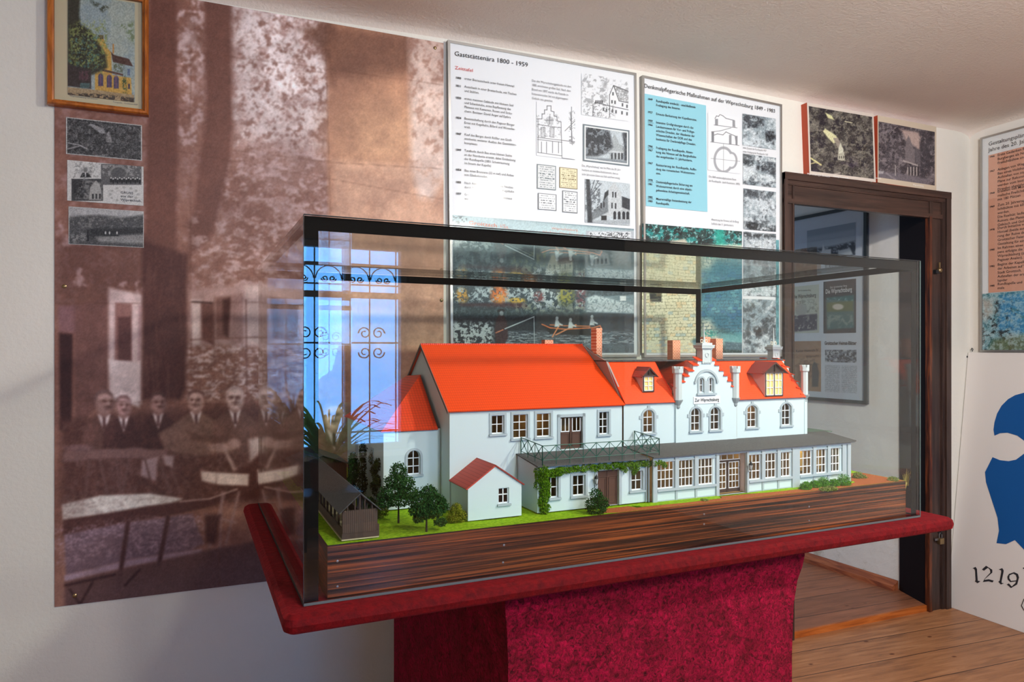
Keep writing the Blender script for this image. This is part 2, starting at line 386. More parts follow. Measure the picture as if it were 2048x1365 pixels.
# text set in real lettering meshes
def text_mesh(lines, bold=0.0):
    cu = bpy.data.curves.new('lettering', 'FONT'); cu.body = lines; cu.size = 1.0; cu.offset = bold; cu.resolution_u = 2
    o = bpy.data.objects.new('lettering', cu); COL.objects.link(o)
    dg = bpy.context.evaluated_depsgraph_get(); dg.update()
    me = bpy.data.meshes.new_from_object(o.evaluated_get(dg))
    v = [tuple(p.co) for p in me.vertices]; f = [tuple(p.vertices) for p in me.polygons]
    bpy.data.objects.remove(o); bpy.data.curves.remove(cu); bpy.data.meshes.remove(me)
    return v, f
class Lettering:
    """text placed on a plane: origin + u (right) + w (up); every block of text becomes a part of its own"""
    def __init__(s, nrm, lift=0.0): s.n = Vector(nrm); s.lift = s.n*lift; s.items = []
    def _add(s, mb):
        mb.v = [tuple(Vector(p)+s.lift) for p in mb.v]; s.items.append(mb)
    def fit(s, txt, P, Q, h, bold=0.0, italic=0.0):
        v, f = text_mesh(txt, bold)
        if not v: return
        P = Vector(P); Q = Vector(Q); u = Q-P; wd = max(p[0] for p in v); up = s.n.cross(u).normalized()*h/0.7
        if up.z < 0: up = -up
        s._add(MB().add([P+u*((p[0]+italic*p[1])/wd)+up*p[1] for p in v], f))
    def block(s, rows, P, u, size, pitch, xs=1.0, bold=0.0, up=Vector((0, 0, 1)), underline=False):
        P = Vector(P); u = Vector(u).normalized(); mb = MB()
        for i, r in enumerate(rows):
            if not r: continue
            v, f = text_mesh(r, bold)
            if v: mb.add([P+u*p[0]*size*xs+up*(p[1]*size-i*pitch) for p in v], f)
        if underline: mb.box(P.x, P.x+.027, P.y-.0001, P.y, P.z-.0042, P.z-.003)
        s._add(mb)
    def build(s, name, m, parent): return [mb.build(name, m, parent) for mb in s.items]

# ---------------------------------------------------------------- the room
def struct(name, mb, m, **k): return tag(mb.build(name, m, **k), kind='structure')
XL, XR, CZ = -2.0, 3.60, 2.44
DX0, DX1, DZ = 2.40, 3.272, 1.955       # door opening
mb = MB().box(XL-.2, XR+.2, SOUTH-.3, 0.0, -0.12, 0.0); struct('floor', mb, M_FLOOR)
mb = MB()
mb.box(XL-.2, DX0, 0, .2, 0, CZ+.1); mb.box(DX0, DX1+.10, 0, .2, DZ+.075, CZ+.1); mb.box(DX1+.10, XR+.2, 0, .2, 0, CZ+.1)
struct('wall_back', mb, M_WALL)
struct('wall_left', MB().box(XL-.2, XL, SOUTH-.3, 0, 0, CZ+.1), M_WALL)
struct('wall_right', MB().box(XR, XR+.2, SOUTH-.3, 0, 0, CZ+.1), M_WALLR)
# gently domed ceiling with a rounded cove where it meets the walls
mb = MB(); prof = []
def ceil_z(x, y):
    r = 0.11; z = CZ+0.018*math.exp(-((x-1.6)/0.9)**2)-0.010*math.exp(-((x+0.2)/0.6)**2)
    for d in (-y, XR-x, x-XL):
        if d < r: z -= (r-math.sqrt(max(0, r*r-(r-d)**2)))*0.28
    return z
xs = [XL+(XR-XL)*i/90 for i in range(91)]; ys = [-0.0, -.01, -.025, -.045, -.07, -.1, -.13]+[-.2-(-SOUTH-.2)*i/20 for i in range(21)]
xs = sorted(set(xs+[XR-.01, XR-.025, XR-.045, XR-.07, XR-.1]))
vs = [(x, y, ceil_z(x, y)) for y in ys for x in xs]; nx = len(xs)
fs = [(j*nx+i, (j+1)*nx+i, (j+1)*nx+i+1, j*nx+i+1) for j in range(len(ys)-1) for i in range(nx-1)]
mb.add(vs, fs); mb.box(XL-.2, XR+.2, SOUTH-.3, .2, CZ+.12, CZ+.2)
struct('ceiling', mb, M_CEIL, smooth=True)
# south wall: the mirrored window, and a second one added for daylight
W1 = (0.70, 1.61, .53, 2.10); W2 = (-1.40, -0.50, .60, 2.12)
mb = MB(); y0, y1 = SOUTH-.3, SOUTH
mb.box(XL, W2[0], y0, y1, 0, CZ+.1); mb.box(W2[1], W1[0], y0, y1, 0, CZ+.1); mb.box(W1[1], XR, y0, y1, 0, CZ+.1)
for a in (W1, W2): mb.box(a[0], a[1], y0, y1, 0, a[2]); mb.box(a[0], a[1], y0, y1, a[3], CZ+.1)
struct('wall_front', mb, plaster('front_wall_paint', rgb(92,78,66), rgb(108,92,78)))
M_WINF = mat('window_frame_paint', rgb(120,122,128), 0.5); M_IRON = mat('wrought_iron', rgb(16,20,24), 0.6)
M_WPANE = glass('window_glass', (0.98, 0.99, 1, 1))
def scroll(mb, cx, cz, r, y, sx, sz, turns=1.35):
    pts = []
    for k in range(26):
        t = k/25; a = t*turns*2*math.pi; rr = r*(1-0.72*t)
        pts.append((cx+sx*rr*math.cos(a), y, cz+sz*rr*math.sin(a)))
    mb.path(pts, .006, 4)
for i, (a, b, c, d) in enumerate((W1, W2)):
    mb = MB(); y = SOUTH-.10
    for x in (a, b-.045): mb.box(x, x+.045, y-.03, y+.03, c, d)
    for x in (a+(b-a)*.5-.022,): mb.box(x, x+.044, y-.03, y+.03, c, d)
    for z in (c, d-.045, c+(d-c)*.735): mb.box(a, b, y-.03, y+.03, z, z+.045)
    mb.box(a, b, y-.015, y+.015, c+(d-c)*.885, c+(d-c)*.885+.02)
    wf = struct('window_%d' % (i+1), mb, M_WINF)
    MB().box(a+.04, b-.04, y-.002, y+.002, c+.04, d-.04).build('pane', M_WPANE, wf)
    MB().box(a-.03, b+.03, SOUTH-.07, SOUTH+.03, c-.04, c).build('window_sill', mat('sill_paint', rgb(215,212,205), .5), wf)
    g = MB(); yg = SOUTH-.26
    n = 5
    for k in range(n): x = a+.03+(b-a-.06)*k/(n-1); g.tube((x, yg, c), (x, yg, d), .006, n=5)
    for z in (c+.12, c+(d-c)*.52, d-.14, d-.30): g.tube((a, yg, z), (b, yg, z), .007, n=5)
    zc = c+(d-c)*.52
    for q in (.25, .75):
        xc = a+(b-a)*q
        for sx in (-1, 1):
            for sz in (-1, 1): scroll(g, xc+sx*.055, zc+sz*.075, .05, yg, sx, sz)
    for k in range(4):
        xc = a+.03+(b-a-.06)*(k+.5)/4; r = (b-a-.06)/8*.92
        pts = [(xc+r*math.cos(t*math.pi/12), yg, d-.26+r*1.0*math.sin(t*math.pi/12)) for t in range(13)]
        g.path(pts, .005, 4)
        for sx in (-1, 1): scroll(g, xc+sx*.03, d-.26, .026, yg, sx, -1)
    go = g.build('window_grille', M_IRON)
    tag(go, 'black wrought iron scroll grille reflected in the case glass' if i == 0 else 'black wrought iron grille outside the added, unseen second front window', 'window grille')
# next room
mb = MB(); mb.add([(3.352,.2,-.02),(3.15,3.3,-.02),(3.15,3.3,2.6),(3.352,.2,2.6),(3.5,.2,-.02),(3.4,3.3,-.02),(3.4,3.3,2.6),(3.5,.2,2.6)],
    [(0,1,2,3),(4,7,6,5),(0,3,7,4),(1,5,6,2),(3,2,6,7),(0,4,5,1)])
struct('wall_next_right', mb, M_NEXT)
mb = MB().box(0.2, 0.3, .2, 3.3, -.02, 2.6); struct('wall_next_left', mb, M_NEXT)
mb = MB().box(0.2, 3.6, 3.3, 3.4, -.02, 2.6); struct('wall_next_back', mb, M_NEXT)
struct('ceiling_next', MB().box(.2, 3.6, .2, 3.4, 2.45, 2.6), M_CEIL)
struct('floor_next', MB().box(.2, 3.6, .0, 3.4, -.12, .028), M_FLOOR2)
struct('trim_threshold', MB().box(DX0-.01, DX1+.005, -.012, .0, .0, .029), M_SILL)
# skirting of the next room
mb = MB(); p0 = Vector((3.345,.21,.028)); p1 = Vector((3.16,3.28,.028)); d = (p1-p0).normalized(); nn = Vector((-d.y, d.x, 0)) 
a, b = p0, p1
def sk(p, o, z): return (p.x+nn.x*o, p.y+nn.y*o, z)
mb.add([sk(a,0,.028),sk(a,.05,.028),sk(a,.045,.05),sk(a,.018,.062),sk(a,0,.075),sk(b,0,.028),sk(b,.05,.028),sk(b,.045,.05),sk(b,.018,.062),sk(b,0,.075)],
       [(0,1,2,3,4),(9,8,7,6,5)]+[(i,i+5,(i+1)%5+5,(i+1)%5) for i in range(5)])
struct('baseboard_next', mb, M_SKIRT)

# door frame: lining, moulded casing, bead
dr = tag(MB().box(DX0-.02, DX0, 0.0, .2, .0, DZ+.02).build('door_1', M_DOORW), kind='structure')
mb = MB(); mb.add([(DX1,0,0),(DX1+.07,.2,0),(DX1+.07,.2,DZ+.05),(DX1,0,DZ),(DX1+.1,.0,0),(DX1+.12,.2,0),(DX1+.12,.2,DZ+.05),(DX1+.1,.0,DZ)],
    [(0,1,2,3),(4,7,6,5),(0,3,7,4),(1,5,6,2),(3,2,6,7),(0,4,5,1)]); mb.build('jamb', M_JAMB, dr)
mb = MB(); mb.add([(DX0,0,DZ),(DX1+.02,0,DZ),(DX1+.07,.2,DZ+.055),(DX0,.2,DZ+.055),(DX0,0,DZ+.07),(DX1+.02,0,DZ+.07),(DX1+.07,.2,DZ+.1),(DX0,.2,DZ+.1)],
    [(0,3,2,1),(4,5,6,7),(0,1,5,4),(1,2,6,5),(2,3,7,6),(3,0,4,7)]); mb.build('head_lining', M_DOORH, dr)
CX0, CX1, CZT = 2.335, 3.414, 2.082
# casing profile: (offset from outer edge, thickness)
prof = [(0.0, .030), (.030, .034), (.034, .026), (.050, .024), (.056, .018), (.120, .018), (.126, .024), (.142, .022)]
def casing_strip(x_of, z0, z1): 
    mb = MB()
    for (a, ta), (b, tb) in zip(prof[:-1], prof[1:]):
        xa, xb = x_of(a), x_of(b); lo, hi = min(xa, xb), max(xa, xb)
        mb.box(lo, hi, -max(ta, tb), .0, z0, z1)
    return mb
casing_strip(lambda t: CX1-t, 0, CZT-.003).build('casing', M_DOORW, dr)
casing_strip(lambda t: CX0+t*.45, 0, CZT-.003).build('casing', M_DOORW, dr)
mb = MB()
for (a, ta), (b, tb) in zip(prof[:-1], prof[1:]): mb.box(CX0, CX1, -max(ta, tb)-.001, .0, CZT-b*.95, CZT-a*.95)
mb.build('casing_head', M_DOORH, dr)
mb = MB().box(DX1-.006, DX1+.012, -.027, -.004, 0, DZ); mb.build('bead', M_DOORR, dr)
# latch bolt and padlock on the casing
c = wall_pt(1879, 546, -.03)
t = empty('door_bolt', c, 'worn brass bolt knob on the dark door casing above the red table', 'bolt')
MB().lathe(0, 0, [(.004,-.0),(.011,.004),(.013,.012),(.011,.02),(.004,.024)], 12).build('knob', M_BRASS, t, smooth=True)
MB().tube((0,0,.02),(0.0,0,.052),.0045).build('shaft', M_BRASS, t)
MB().box(-.030,-.004,-.004,.012,-.004,.014).build('plate', M_IRON, t)
c = wall_pt(1881, 1083, -.03)
t = empty('padlock', c, 'small brass padlock hanging on the dark door casing below the table edge', 'padlock')
MB().box(-.015,.015,-.010,.008,-.014,.016).build('lock_body', M_BRASS, t, bevel=.002)
mb = MB(); mb.path([(-.009,0,.016),(-.009,0,.030),(-.006,0,.038),(0,0,.041),(.006,0,.038),(.009,0,.030),(.009,0,.016)], .0024, 6); mb.build('shackle', M_STEEL, t)
mb = MB(); mb.path([(-.004,.012,.045),(0,-.004,.050),(0,-.006,.036),(-.002,.012,.040)], .003, 6); mb.build('staple', M_IRON, t)
t = MB().box(-.012,.012,0,.004,-.005,.005)
t = t.build('hasp', M_STEEL); t.location = wall_pt(1874, 1080, -.030); tag(t, 'little steel hasp plate beside the brass padlock', 'hasp')
# ---------------------------------------------------------------- the big sepia mural
cv = Canvas((-.4195, -.004, 2.398), (1.192, 0, 0), (0, 0, -1.857), 420, 640, (134, 100, 88))
BR = (122, 88, 76); DK = (84, 60, 54); DK2 = (70, 48, 44); PK = (206, 184, 182); WH = (226, 216, 214); TAN = (204, 164, 138)
cv.tex(60, .30, .75, (150, 116, 104), .8, 3)
cv.tex(14, .56, .74, (176, 148, 146), .55, 5, (100, 150, 660, 640, 40))
# bright foliage zones
cv.ell(560, 150, 125, 185, (196, 174, 170), .35, .75)
for e in ((505, 70, 36, 90), (560, 120, 60, 110), (600, 200, 50, 90), (640, 150, 22, 70), (520, 210, 40, 70), (575, 40, 60, 40)): cv.ell(*e, (238, 230, 230), .55, .85, 0, (26, .30, .60, 9))
cv.tex(20, .52, .66, WH, .9, 11, (458, 0, 664, 290, 18))
cv.tex(13, .54, .70, (140, 108, 98), .85, 12, (470, 20, 668, 330, 22)); cv.tex(6, .60, .74, (124, 92, 82), .6, 17, (470, 20, 668, 330, 22))
cv.tex(14, .48, .66, PK, .9, 13, (352, 0, 410, 150, 6)); cv.tex(14, .55, .70, PK, .8, 14, (352, 150, 408, 300, 8))
cv.ell(378, 120, 18, 60, (226, 212, 212), .6, .7, 0, (16, .35, .6, 3))
cv.tex(17, .50, .70, PK, .75, 21, (430, 290, 668, 560, 24), ky=10); cv.tex(30, .5, .7, (196, 172, 170), .5, 23, (470, 330, 668, 480, 20), ky=16)
cv.tex(18, .60, .74, (170, 140, 138), .7, 22, (108, 220, 330, 640, 20), ky=12)
# right hand tan sheets
cv.poly([(655, 40), (900, 80), (900, 700), (660, 700), (655, 330)], (176, 134, 110), 4, .9)
cv.poly([(648, 45), (830, 75), (830, 150), (720, 160), (665, 150)], (124, 92, 76), 14, .85)
cv.ell(760, 270, 90, 90, (206, 166, 134), .6, .85)
cv.poly([(665, 320), (900, 335), (900, 700), (668, 700)], (208, 172, 148), 8, .75)
cv.poly([(818, 60), (900, 70), (900, 330), (862, 400), (838, 395), (822, 330)], (228, 214, 206), 8, .75)
cv.tex(16, .46, .66, (150, 112, 96), .7, 31, (815, 60, 900, 165, 8)); cv.tex(14, .52, .64, (160, 122, 104), .6, 32, (820, 150, 900, 330, 8))
cv.poly([(600, 60), (640, 100), (668, 170), (668, 40)], (110, 80, 66), 10, .8)
cv.tex(30, .5, .7, (190, 150, 126), .5, 33, (660, 330, 900, 700, 10))
# trunks
cv.poly([(300, -20), (352, -20), (356, 260), (350, 620), (288, 620), (296, 200)], (112, 80, 70), 5, .95)
cv.poly([(410, -20), (462, 10), (466, 250), (462, 320), (425, 470), (372, 520), (398, 330), (412, 240)], (116, 84, 74), 6, .95)
cv.poly([(108, 600), (118, 480), (300, 470), (300, 640), (108, 640)], (96, 68, 60), 12, .55)
cv.tex(30, .6, .75, (186, 160, 160), .8, 35, (110, 430, 290, 590, 16))
cv.tex(26, .58, .70, (200, 178, 176), .75, 36, (385, 430, 660, 575, 14), ky=14)
# the building behind
cv.poly([(116, 612), (168, 612), (166, 668), (118, 664)], (130, 100, 104), 3, .8)
cv.poly([(118, 666), (146, 668), (143, 870), (120, 860)], (66, 44, 42), 3)
cv.poly([(148, 610), (218, 600), (216, 790), (150, 860)], (116, 86, 80), 4, .9)
cv.poly([(217, 575), (286, 590), (283, 808), (218, 800)], (204, 184, 182), 4, .95)
cv.poly([(218, 720), (281, 726), (278, 815), (222, 795)], (222, 208, 206), 4, .95)
cv.poly([(230, 605), (264, 608), (264, 722), (229, 720)], (140, 106, 100), 2); cv.poly([(236, 634), (262, 634), (262, 722), (236, 720)], (96, 68, 64), 2)
cv.poly([(277, 610), (283, 612), (280, 720), (276, 720)], (170, 140, 140), 2)
cv.poly([(283, 480), (376, 510), (374, 560), (372, 780), (360, 800), (284, 800), (285, 600)], (88, 60, 54), 5)
cv.tex(10, .55, .7, (112, 82, 74), .5, 40, (286, 500, 372, 800, 4), ky=90)
cv.poly([(378, 580), (520, 565), (640, 575), (640, 700), (378, 690)], (188, 162, 158), 6, .85)
cv.poly([(383, 600), (402, 600), (400, 690), (384, 690)], (222, 206, 202), 3)
cv.poly([(402, 606), (428, 605), (428, 694), (404, 680)], (112, 80, 72), 3)
cv.poly([(430, 595), (462, 592), (458, 680), (432, 676)], (134, 102, 94), 3); cv.poly([(445, 600), (462, 596), (456, 674), (446, 668)], (92, 64, 58), 3)
cv.poly([(463, 590), (488, 585), (488, 690), (463, 690)], (164, 134, 128), 4, .9)
cv.poly([(489, 572), (640, 560), (640, 690), (490, 690)], (216, 198, 194), 6, .8)
cv.tex(13, .47, .60, (206, 186, 184), .9, 41, (375, 690, 640, 800, 8), ky=6)
cv.tex(10, .55, .66, (120, 90, 82), .7, 42, (380, 700, 640, 830, 8), ky=5)
for y in (676, 756, 782): cv.line([(380, y+4), (640, y-6)], 3, (128, 96, 86), 1.2, .7)
cv.line([(492, 600), (494, 810)], 3, (120, 88, 80), 1.2, .8); cv.line([(452, 700), (450, 800)], 2.5, (120, 88, 80), 1.2, .6)
# the seated company: dark ground, then each man
cv.poly([(120, 842), (400, 815), (660, 805), (760, 830), (760, 1010), (124, 1010)], (92, 66, 60), 10, .95)
cv.tex(9, .5, .68, (120, 94, 90), .6, 45, (120, 850, 760, 1010, 10))
def man(x, y, r, hair, face, coat, lean=0.0, turn=0.0):
    t = turn*r
    cv.poly([(x-r*2.4, y+r*5.6), (x-r*2.2+lean, y+r*2.5), (x-r*1.5+lean, y+r*1.9), (x-r*.6, y+r*1.25), (x+r*.7, y+r*1.25), (x+r*1.6+lean, y+r*1.9), (x+r*2.3+lean, y+r*2.6), (x+r*2.6, y+r*5.6)], coat, 3.5)
    cv.poly([(x-r*2.2+lean, y+r*2.4), (x-r*1.1, y+r*1.7), (x-r*.9, y+r*3.2), (x-r*1.7, y+r*5)], tuple(c*1.16 for c in coat), 5, .7)
    cv.poly([(x-r*.60, y+r*1.15), (x+r*.60, y+r*1.15), (x+r*.35, y+r*2.0), (x+r*.05, y+r*2.9), (x-r*.3, y+r*2.0)], (216, 202, 202), 1.6)
    cv.poly([(x-r*.13, y+r*1.4), (x+r*.15, y+r*1.4), (x+r*.2, y+r*2.7), (x-r*.12, y+r*2.5)], (92, 66, 64), 1.4)
    cv.ell(x, y+r*.95, r*.5, r*.5, (132, 102, 96), .3)
    cv.ell(x, y+r*.05, r*.82, r*1.10, tuple(min(255, c*1.07) for c in face), .25)
    cv.ell(x+t-r*.1, y-r*.45, r*.55, r*.38, tuple(min(255, c+30) for c in face), .8, .9)
    cv.ell(x+t*1.3+r*.42, y+r*.3, r*.30, r*.55, tuple(c*.78 for c in face), .8, .7)
    cv.poly([(x-r*.86, y-r*.1), (x-r*.80, y-r*.8), (x-r*.35, y-r*1.18), (x+r*.4, y-r*1.18), (x+r*.82, y-r*.75), (x+r*.86, y-r*.1), (x+r*.66, y-r*.62), (x+r*.2, y-r*.86), (x-r*.5, y-r*.78), (x-r*.70, y-r*.4)], hair, 2.2)
    for sx in (-1, 1):
        cv.ell(x+t+sx*r*.32, y-r*.12, r*.24, r*.15, (104, 76, 68), .9, .85); cv.ell(x+t+sx*r*.30, y-r*.08, r*.10, r*.06, (66, 44, 40), .8, .8)
    cv.ell(x+t*1.5+r*.08, y+r*.16, r*.10, r*.22, (118, 88, 80), .9, .8); cv.ell(x+t*1.5-r*.05, y+r*.12, r*.07, r*.2, (214, 190, 184), .9, .7)
    cv.ell(x+t*1.3, y+r*.46, r*.34, r*.12, (96, 70, 64), .7, .9); cv.ell(x+t, y+r*.68, r*.2, r*.06, (112, 84, 78), .9, .7)
man(208, 805, 21, (120, 96, 92), (160, 130, 124), (104, 78, 72), 6, .35); man(247, 812, 18, (140, 112, 110), (166, 134, 130), (84, 60, 56), 0, .1)
man(316, 806, 18, (92, 70, 66), (158, 126, 120), (78, 56, 52), 0, .15); man(392, 802, 19, (110, 84, 78), (180, 150, 142), (118, 94, 84), 0, -.1)
man(470, 797, 20, (186, 164, 160), (202, 178, 172), (110, 84, 76)); man(560, 800, 18, (110, 86, 80), (178, 150, 142), (104, 80, 74))
man(668, 832, 24, (150, 128, 118), (200, 176, 160), (120, 96, 86))
for x in (461, 476): cv.ell(x, 796, 4.5, 4, (110, 80, 74), .3, .5)
# arms and hands on the table
cv.poly([(316, 868), (370, 838), (400, 850), (380, 880), (430, 890), (462, 880), (468, 905), (400, 912), (330, 900)], (128, 102, 92), 3)
cv.poly([(372, 862), (404, 872), (448, 874), (446, 884), (384, 884)], (92, 68, 60), 3, .6)
cv.ell(440, 896, 26, 8, (170, 142, 134), .3); cv.ell(272, 905, 22, 9, (150, 124, 124), .4, .8); cv.ell(468, 888, 12, 10, (180, 150, 142), .3)
cv.ell(160, 898, 26, 8, (136, 112, 114), .4, .6); cv.poly([(498, 880), (530, 872), (530, 906), (500, 925)], (190, 172, 168), 4, .9)
cv.poly([(446, 886), (475, 942), (468, 946), (448, 905)], (190, 165, 158), 3, .8)
cv.mottle(7, .30, 91, (120, 770, 760, 1010, 14)); cv.mottle(22, .16, 92, (110, 560, 900, 1230, 20))
# chair backs
cv.poly([(126, 905), (220, 898), (335, 900), (336, 920), (230, 916), (128, 925)], (124, 98, 94), 2.5)
for x0, x1 in ((178, 172), (200, 214), (232, 240), (258, 244), (318, 342), (336, 360)): cv.line([(x0, 920), (x1, 985)], 6, (112, 88, 84), 2, .8)
cv.poly([(284, 922), (316, 915), (312, 962), (282, 952)], (176, 156, 160), 3, .8); cv.poly([(326, 912), (348, 912), (346, 936), (330, 930)], (186, 168, 170), 3, .8)
cv.line([(290, 920), (300, 958)], 4, (104, 80, 76), 1.5); cv.line([(350, 975), (400, 935), (420, 925)], 4, (84, 60, 56), 2, .8); cv.line([(355, 940), (392, 975), (398, 985)], 5, (86, 62, 58), 2, .8)
cv.poly([(462, 946), (500, 930), (520, 905), (524, 1000), (480, 1000)], (84, 54, 48), 5, .9)
cv.poly([(402, 943), (440, 946), (498, 949), (496, 972), (438, 970), (404, 962)], (212, 196, 188), 2.5)
cv.poly([(515, 940), (546, 935), (544, 955), (516, 965)], (206, 190, 186), 3, .9)
# long white table with its rail
cv.poly([(124, 1010), (200, 992), (300, 988), (365, 998), (320, 1018), (220, 1028), (126, 1044)], (206, 200, 194), 2.5)
cv.tex(8, .5, .7, (150, 132, 126), .6, 50, (126, 994, 360, 1040, 5), ky=3)
cv.poly([(126, 1040), (220, 1026), (300, 1012), (360, 1004), (420, 996), (474, 978), (476, 984), (430, 1012), (350, 1030), (240, 1048), (126, 1072)], (86, 60, 56), 2.5)
cv.line([(360, 1004), (420, 998), (474, 979)], 2.5, (180, 156, 150), 1.2)
# patterned cloth
cv.poly([(128, 1070), (240, 1048), (385, 1028), (408, 1088), (380, 1102), (260, 1120), (132, 1152)], (116, 98, 106), 2.5)
M = fbm(cv.px/26, cv.py/13, 3, 61); band = np.exp(-((M-.5)/.022)**2)+np.exp(-((M-.62)/.018)**2)
m = (cv.py > 1030) & (cv.py < 1150) & (cv.px < 408); cv.mix(band*m*.95*smooth(1042, 1066, cv.py+.12*(cv.px-128))*(1-smooth(1120, 1140, cv.py+.12*(cv.px-128))), (176, 152, 164))
cv.poly([(128, 1152), (260, 1120), (404, 1098), (404, 1106), (260, 1134), (130, 1164)], (160, 140, 150), 2)
for a in ([(256, 1046), (236, 1180)], [(336, 1036), (318, 1130)]): cv.line(a, 9, (80, 56, 54), 2)
for a in ([(440, 1028), (404, 1060)], [(450, 985), (418, 1095)], [(478, 985), (452, 1088)], [(444, 985), (440, 1100)], [(410, 1030), (470, 1046)]): cv.line(a, 5, (148, 124, 122), 2, .7)
cv.poly([(410, 1030), (442, 1030), (430, 1090), (412, 1086)], (70, 46, 44), 4, .8)
cv.poly([(130, 1164), (260, 1136), (420, 1100), (700, 1050), (700, 1300), (130, 1300)], (92, 72, 72), 4, .8)
cv.poly([(132, 1185), (300, 1150), (430, 1128), (560, 1100), (560, 1180), (134, 1230)], (104, 84, 84), 12, .6)
for a in ([(140, 1180), (160, 1210), (185, 1165)], [(250, 1172), (280, 1140)], [(130, 1172), (230, 1150)]): cv.line(a, 4, (60, 42, 42), 2)
cv.tex(120, .2, .75, (84, 62, 58), .28, 71)
# seams between the pasted sheets
for pts in ([(113, 258), (890, 400)], [(107, 608), (650, 604)], [(380, 0), (382, 300), (381, 490), (384, 800)], [(650, 50), (661, 430)], [(428, 590), (430, 900), (440, 1170)], [(384, 290), (660, 325), (885, 338)], [(120, 800), (520, 812)], [(300, 95), (560, 125), (885, 170)]):
    cv.line(pts, 1.0, (96, 66, 54), .5, .55)
cv.line([(384, 604), (424, 606)], 2, (50, 34, 30), .6)
cv.blur(1); cv.img = np.clip((cv.img-.45)*1.27+.455, 0, 1); cv.mottle(9, .14, 93); cv.mottle(3.2, .10, 95); cv.grain(2.0, .05, 80)
cv.mottle(5, .16, 96, (120, 900, 760, 1240, 20))
mur = cv.build('sepia_mural', M_MURAL)
tag(mur, 'large sepia photo mural of men at beer garden tables, covering the left wall', 'mural')
for k, (px, py) in enumerate(((870, 96), (129, 573), (150, 1192), (883, 601))):
    o = MB().lathe(0, 0, [(.0005, 0), (.006, .0), (.006, .0015), (.003, .003), (.0005, .0035)], 10).build('wall_screw', M_BRASS)
    p = wall_pt(px, py, -.0045); o.location = p; o.rotation_euler = (math.pi/2, 0, 0)
    tag(o, ['brass screw in the upper right corner of the sepia mural', 'brass screw at the left edge of the sepia mural below the postcards', 'screw in the bottom left corner of the sepia mural', 'brass screw in the right edge of the mural, seen through the glass case'][k], 'screw')

# ---------------------------------------------------------------- picture in the wooden frame, top left
A = wall_pt(98, 212); B = wall_pt(297, 236)
fx0, fx1, fz0, fz1 = -.4345, -.172, 2.0115, 2.372
fr = empty('framed_picture', ((fx0+fx1)/2, -.004, fz0), 'coloured print of a yellow inn in an orange wooden frame, top left of the mural', 'framed picture')
def L(v): return (v[0]-(fx0+fx1)/2, v[1]+.004, v[2]-fz0)
mb = MB(); wdt = .0165
o_ = [L((x, 0, z)) for x, z in ((fx0, fz0), (fx1, fz0), (fx1, fz1), (fx0, fz1))]; i_ = [L((x, 0, z)) for x, z in ((fx0+wdt, fz0+wdt), (fx1-wdt, fz0+wdt), (fx1-wdt, fz1-wdt), (fx0+wdt, fz1-wdt))]
n0 = 0
prof_ = [(0, .001), (0, -.024), (.18, -.030), (.55, -.030), (.75, -.022), (1, -.020), (1, .001)]
vs = []
for t_, y_ in prof_:
    for k in range(4): vs.append((o_[k][0]*(1-t_)+i_[k][0]*t_, y_, o_[k][2]*(1-t_)+i_[k][2]*t_))
m_ = len(prof_)
mb.add(vs, [(j*4+k, j*4+(k+1) % 4, ((j+1) % m_)*4+(k+1) % 4, ((j+1) % m_)*4+k) for j in range(m_) for k in range(4)])
mb.build('wooden_frame', M_FRAME, fr)
p = L((fx0+wdt, 0, fz0+wdt)); q = L((fx1-wdt, 0, fz1-wdt))
MB().box(p[0], q[0], -.008, -.004, p[2], q[2]).build('mount', M_MATB, fr)
cv = wall_canvas(135.5, -16, 269.5, 205, -.0145, 220, 300, (168, 178, 168))
c0 = cv
cv.tex(60, .4, .7, (140, 160, 170), .7, 3); cv.tex(5, .4, .7, (190, 196, 180), .3, 4)
# inn
cv.poly([(190, 95), (196, 72), (205, 72), (208, 80), (214, 95), (222, 105), (224, 150), (262, 156), (264, 192), (190, 180)], (204, 160, 76), 1)
cv.poly([(196, 70), (207, 70), (207, 78), (196, 78)], (86, 60, 50), .6)
cv.poly([(222, 104), (228, 110), (258, 118), (266, 133), (226, 124)], (76, 48, 40), 1)
cv.poly([(225, 88), (228, 88), (228, 108), (225, 106)], (190, 130, 60), .5)
cv.poly([(226, 124), (250, 130), (248, 146), (227, 142)], (96, 108, 84), 1, 1, (3, .4, .6, 2))
cv.poly([(205, 138), (246, 148), (246, 152), (204, 142)], (90, 60, 50), .6)
for x in (201, 218, 232): cv.ell(x+.5, 153+.16*(x-200), 5, 6, (72, 66, 100), .2); cv.rect(x-4.5, 153+.16*(x-200), x+5.5, 172+.16*(x-200), (72, 66, 100)); cv.line([(x, 148), (x, 175)], 1, (150, 90, 110), .4)
cv.rect(255, 138, 260, 151, (90, 110, 140)); cv.rect(256, 168, 260, 178, (60, 50, 70))
cv.poly([(244, 150), (252, 152), (254, 188), (246, 186)], (50, 84, 52), 1.5, 1, (3, .4, .6, 8))
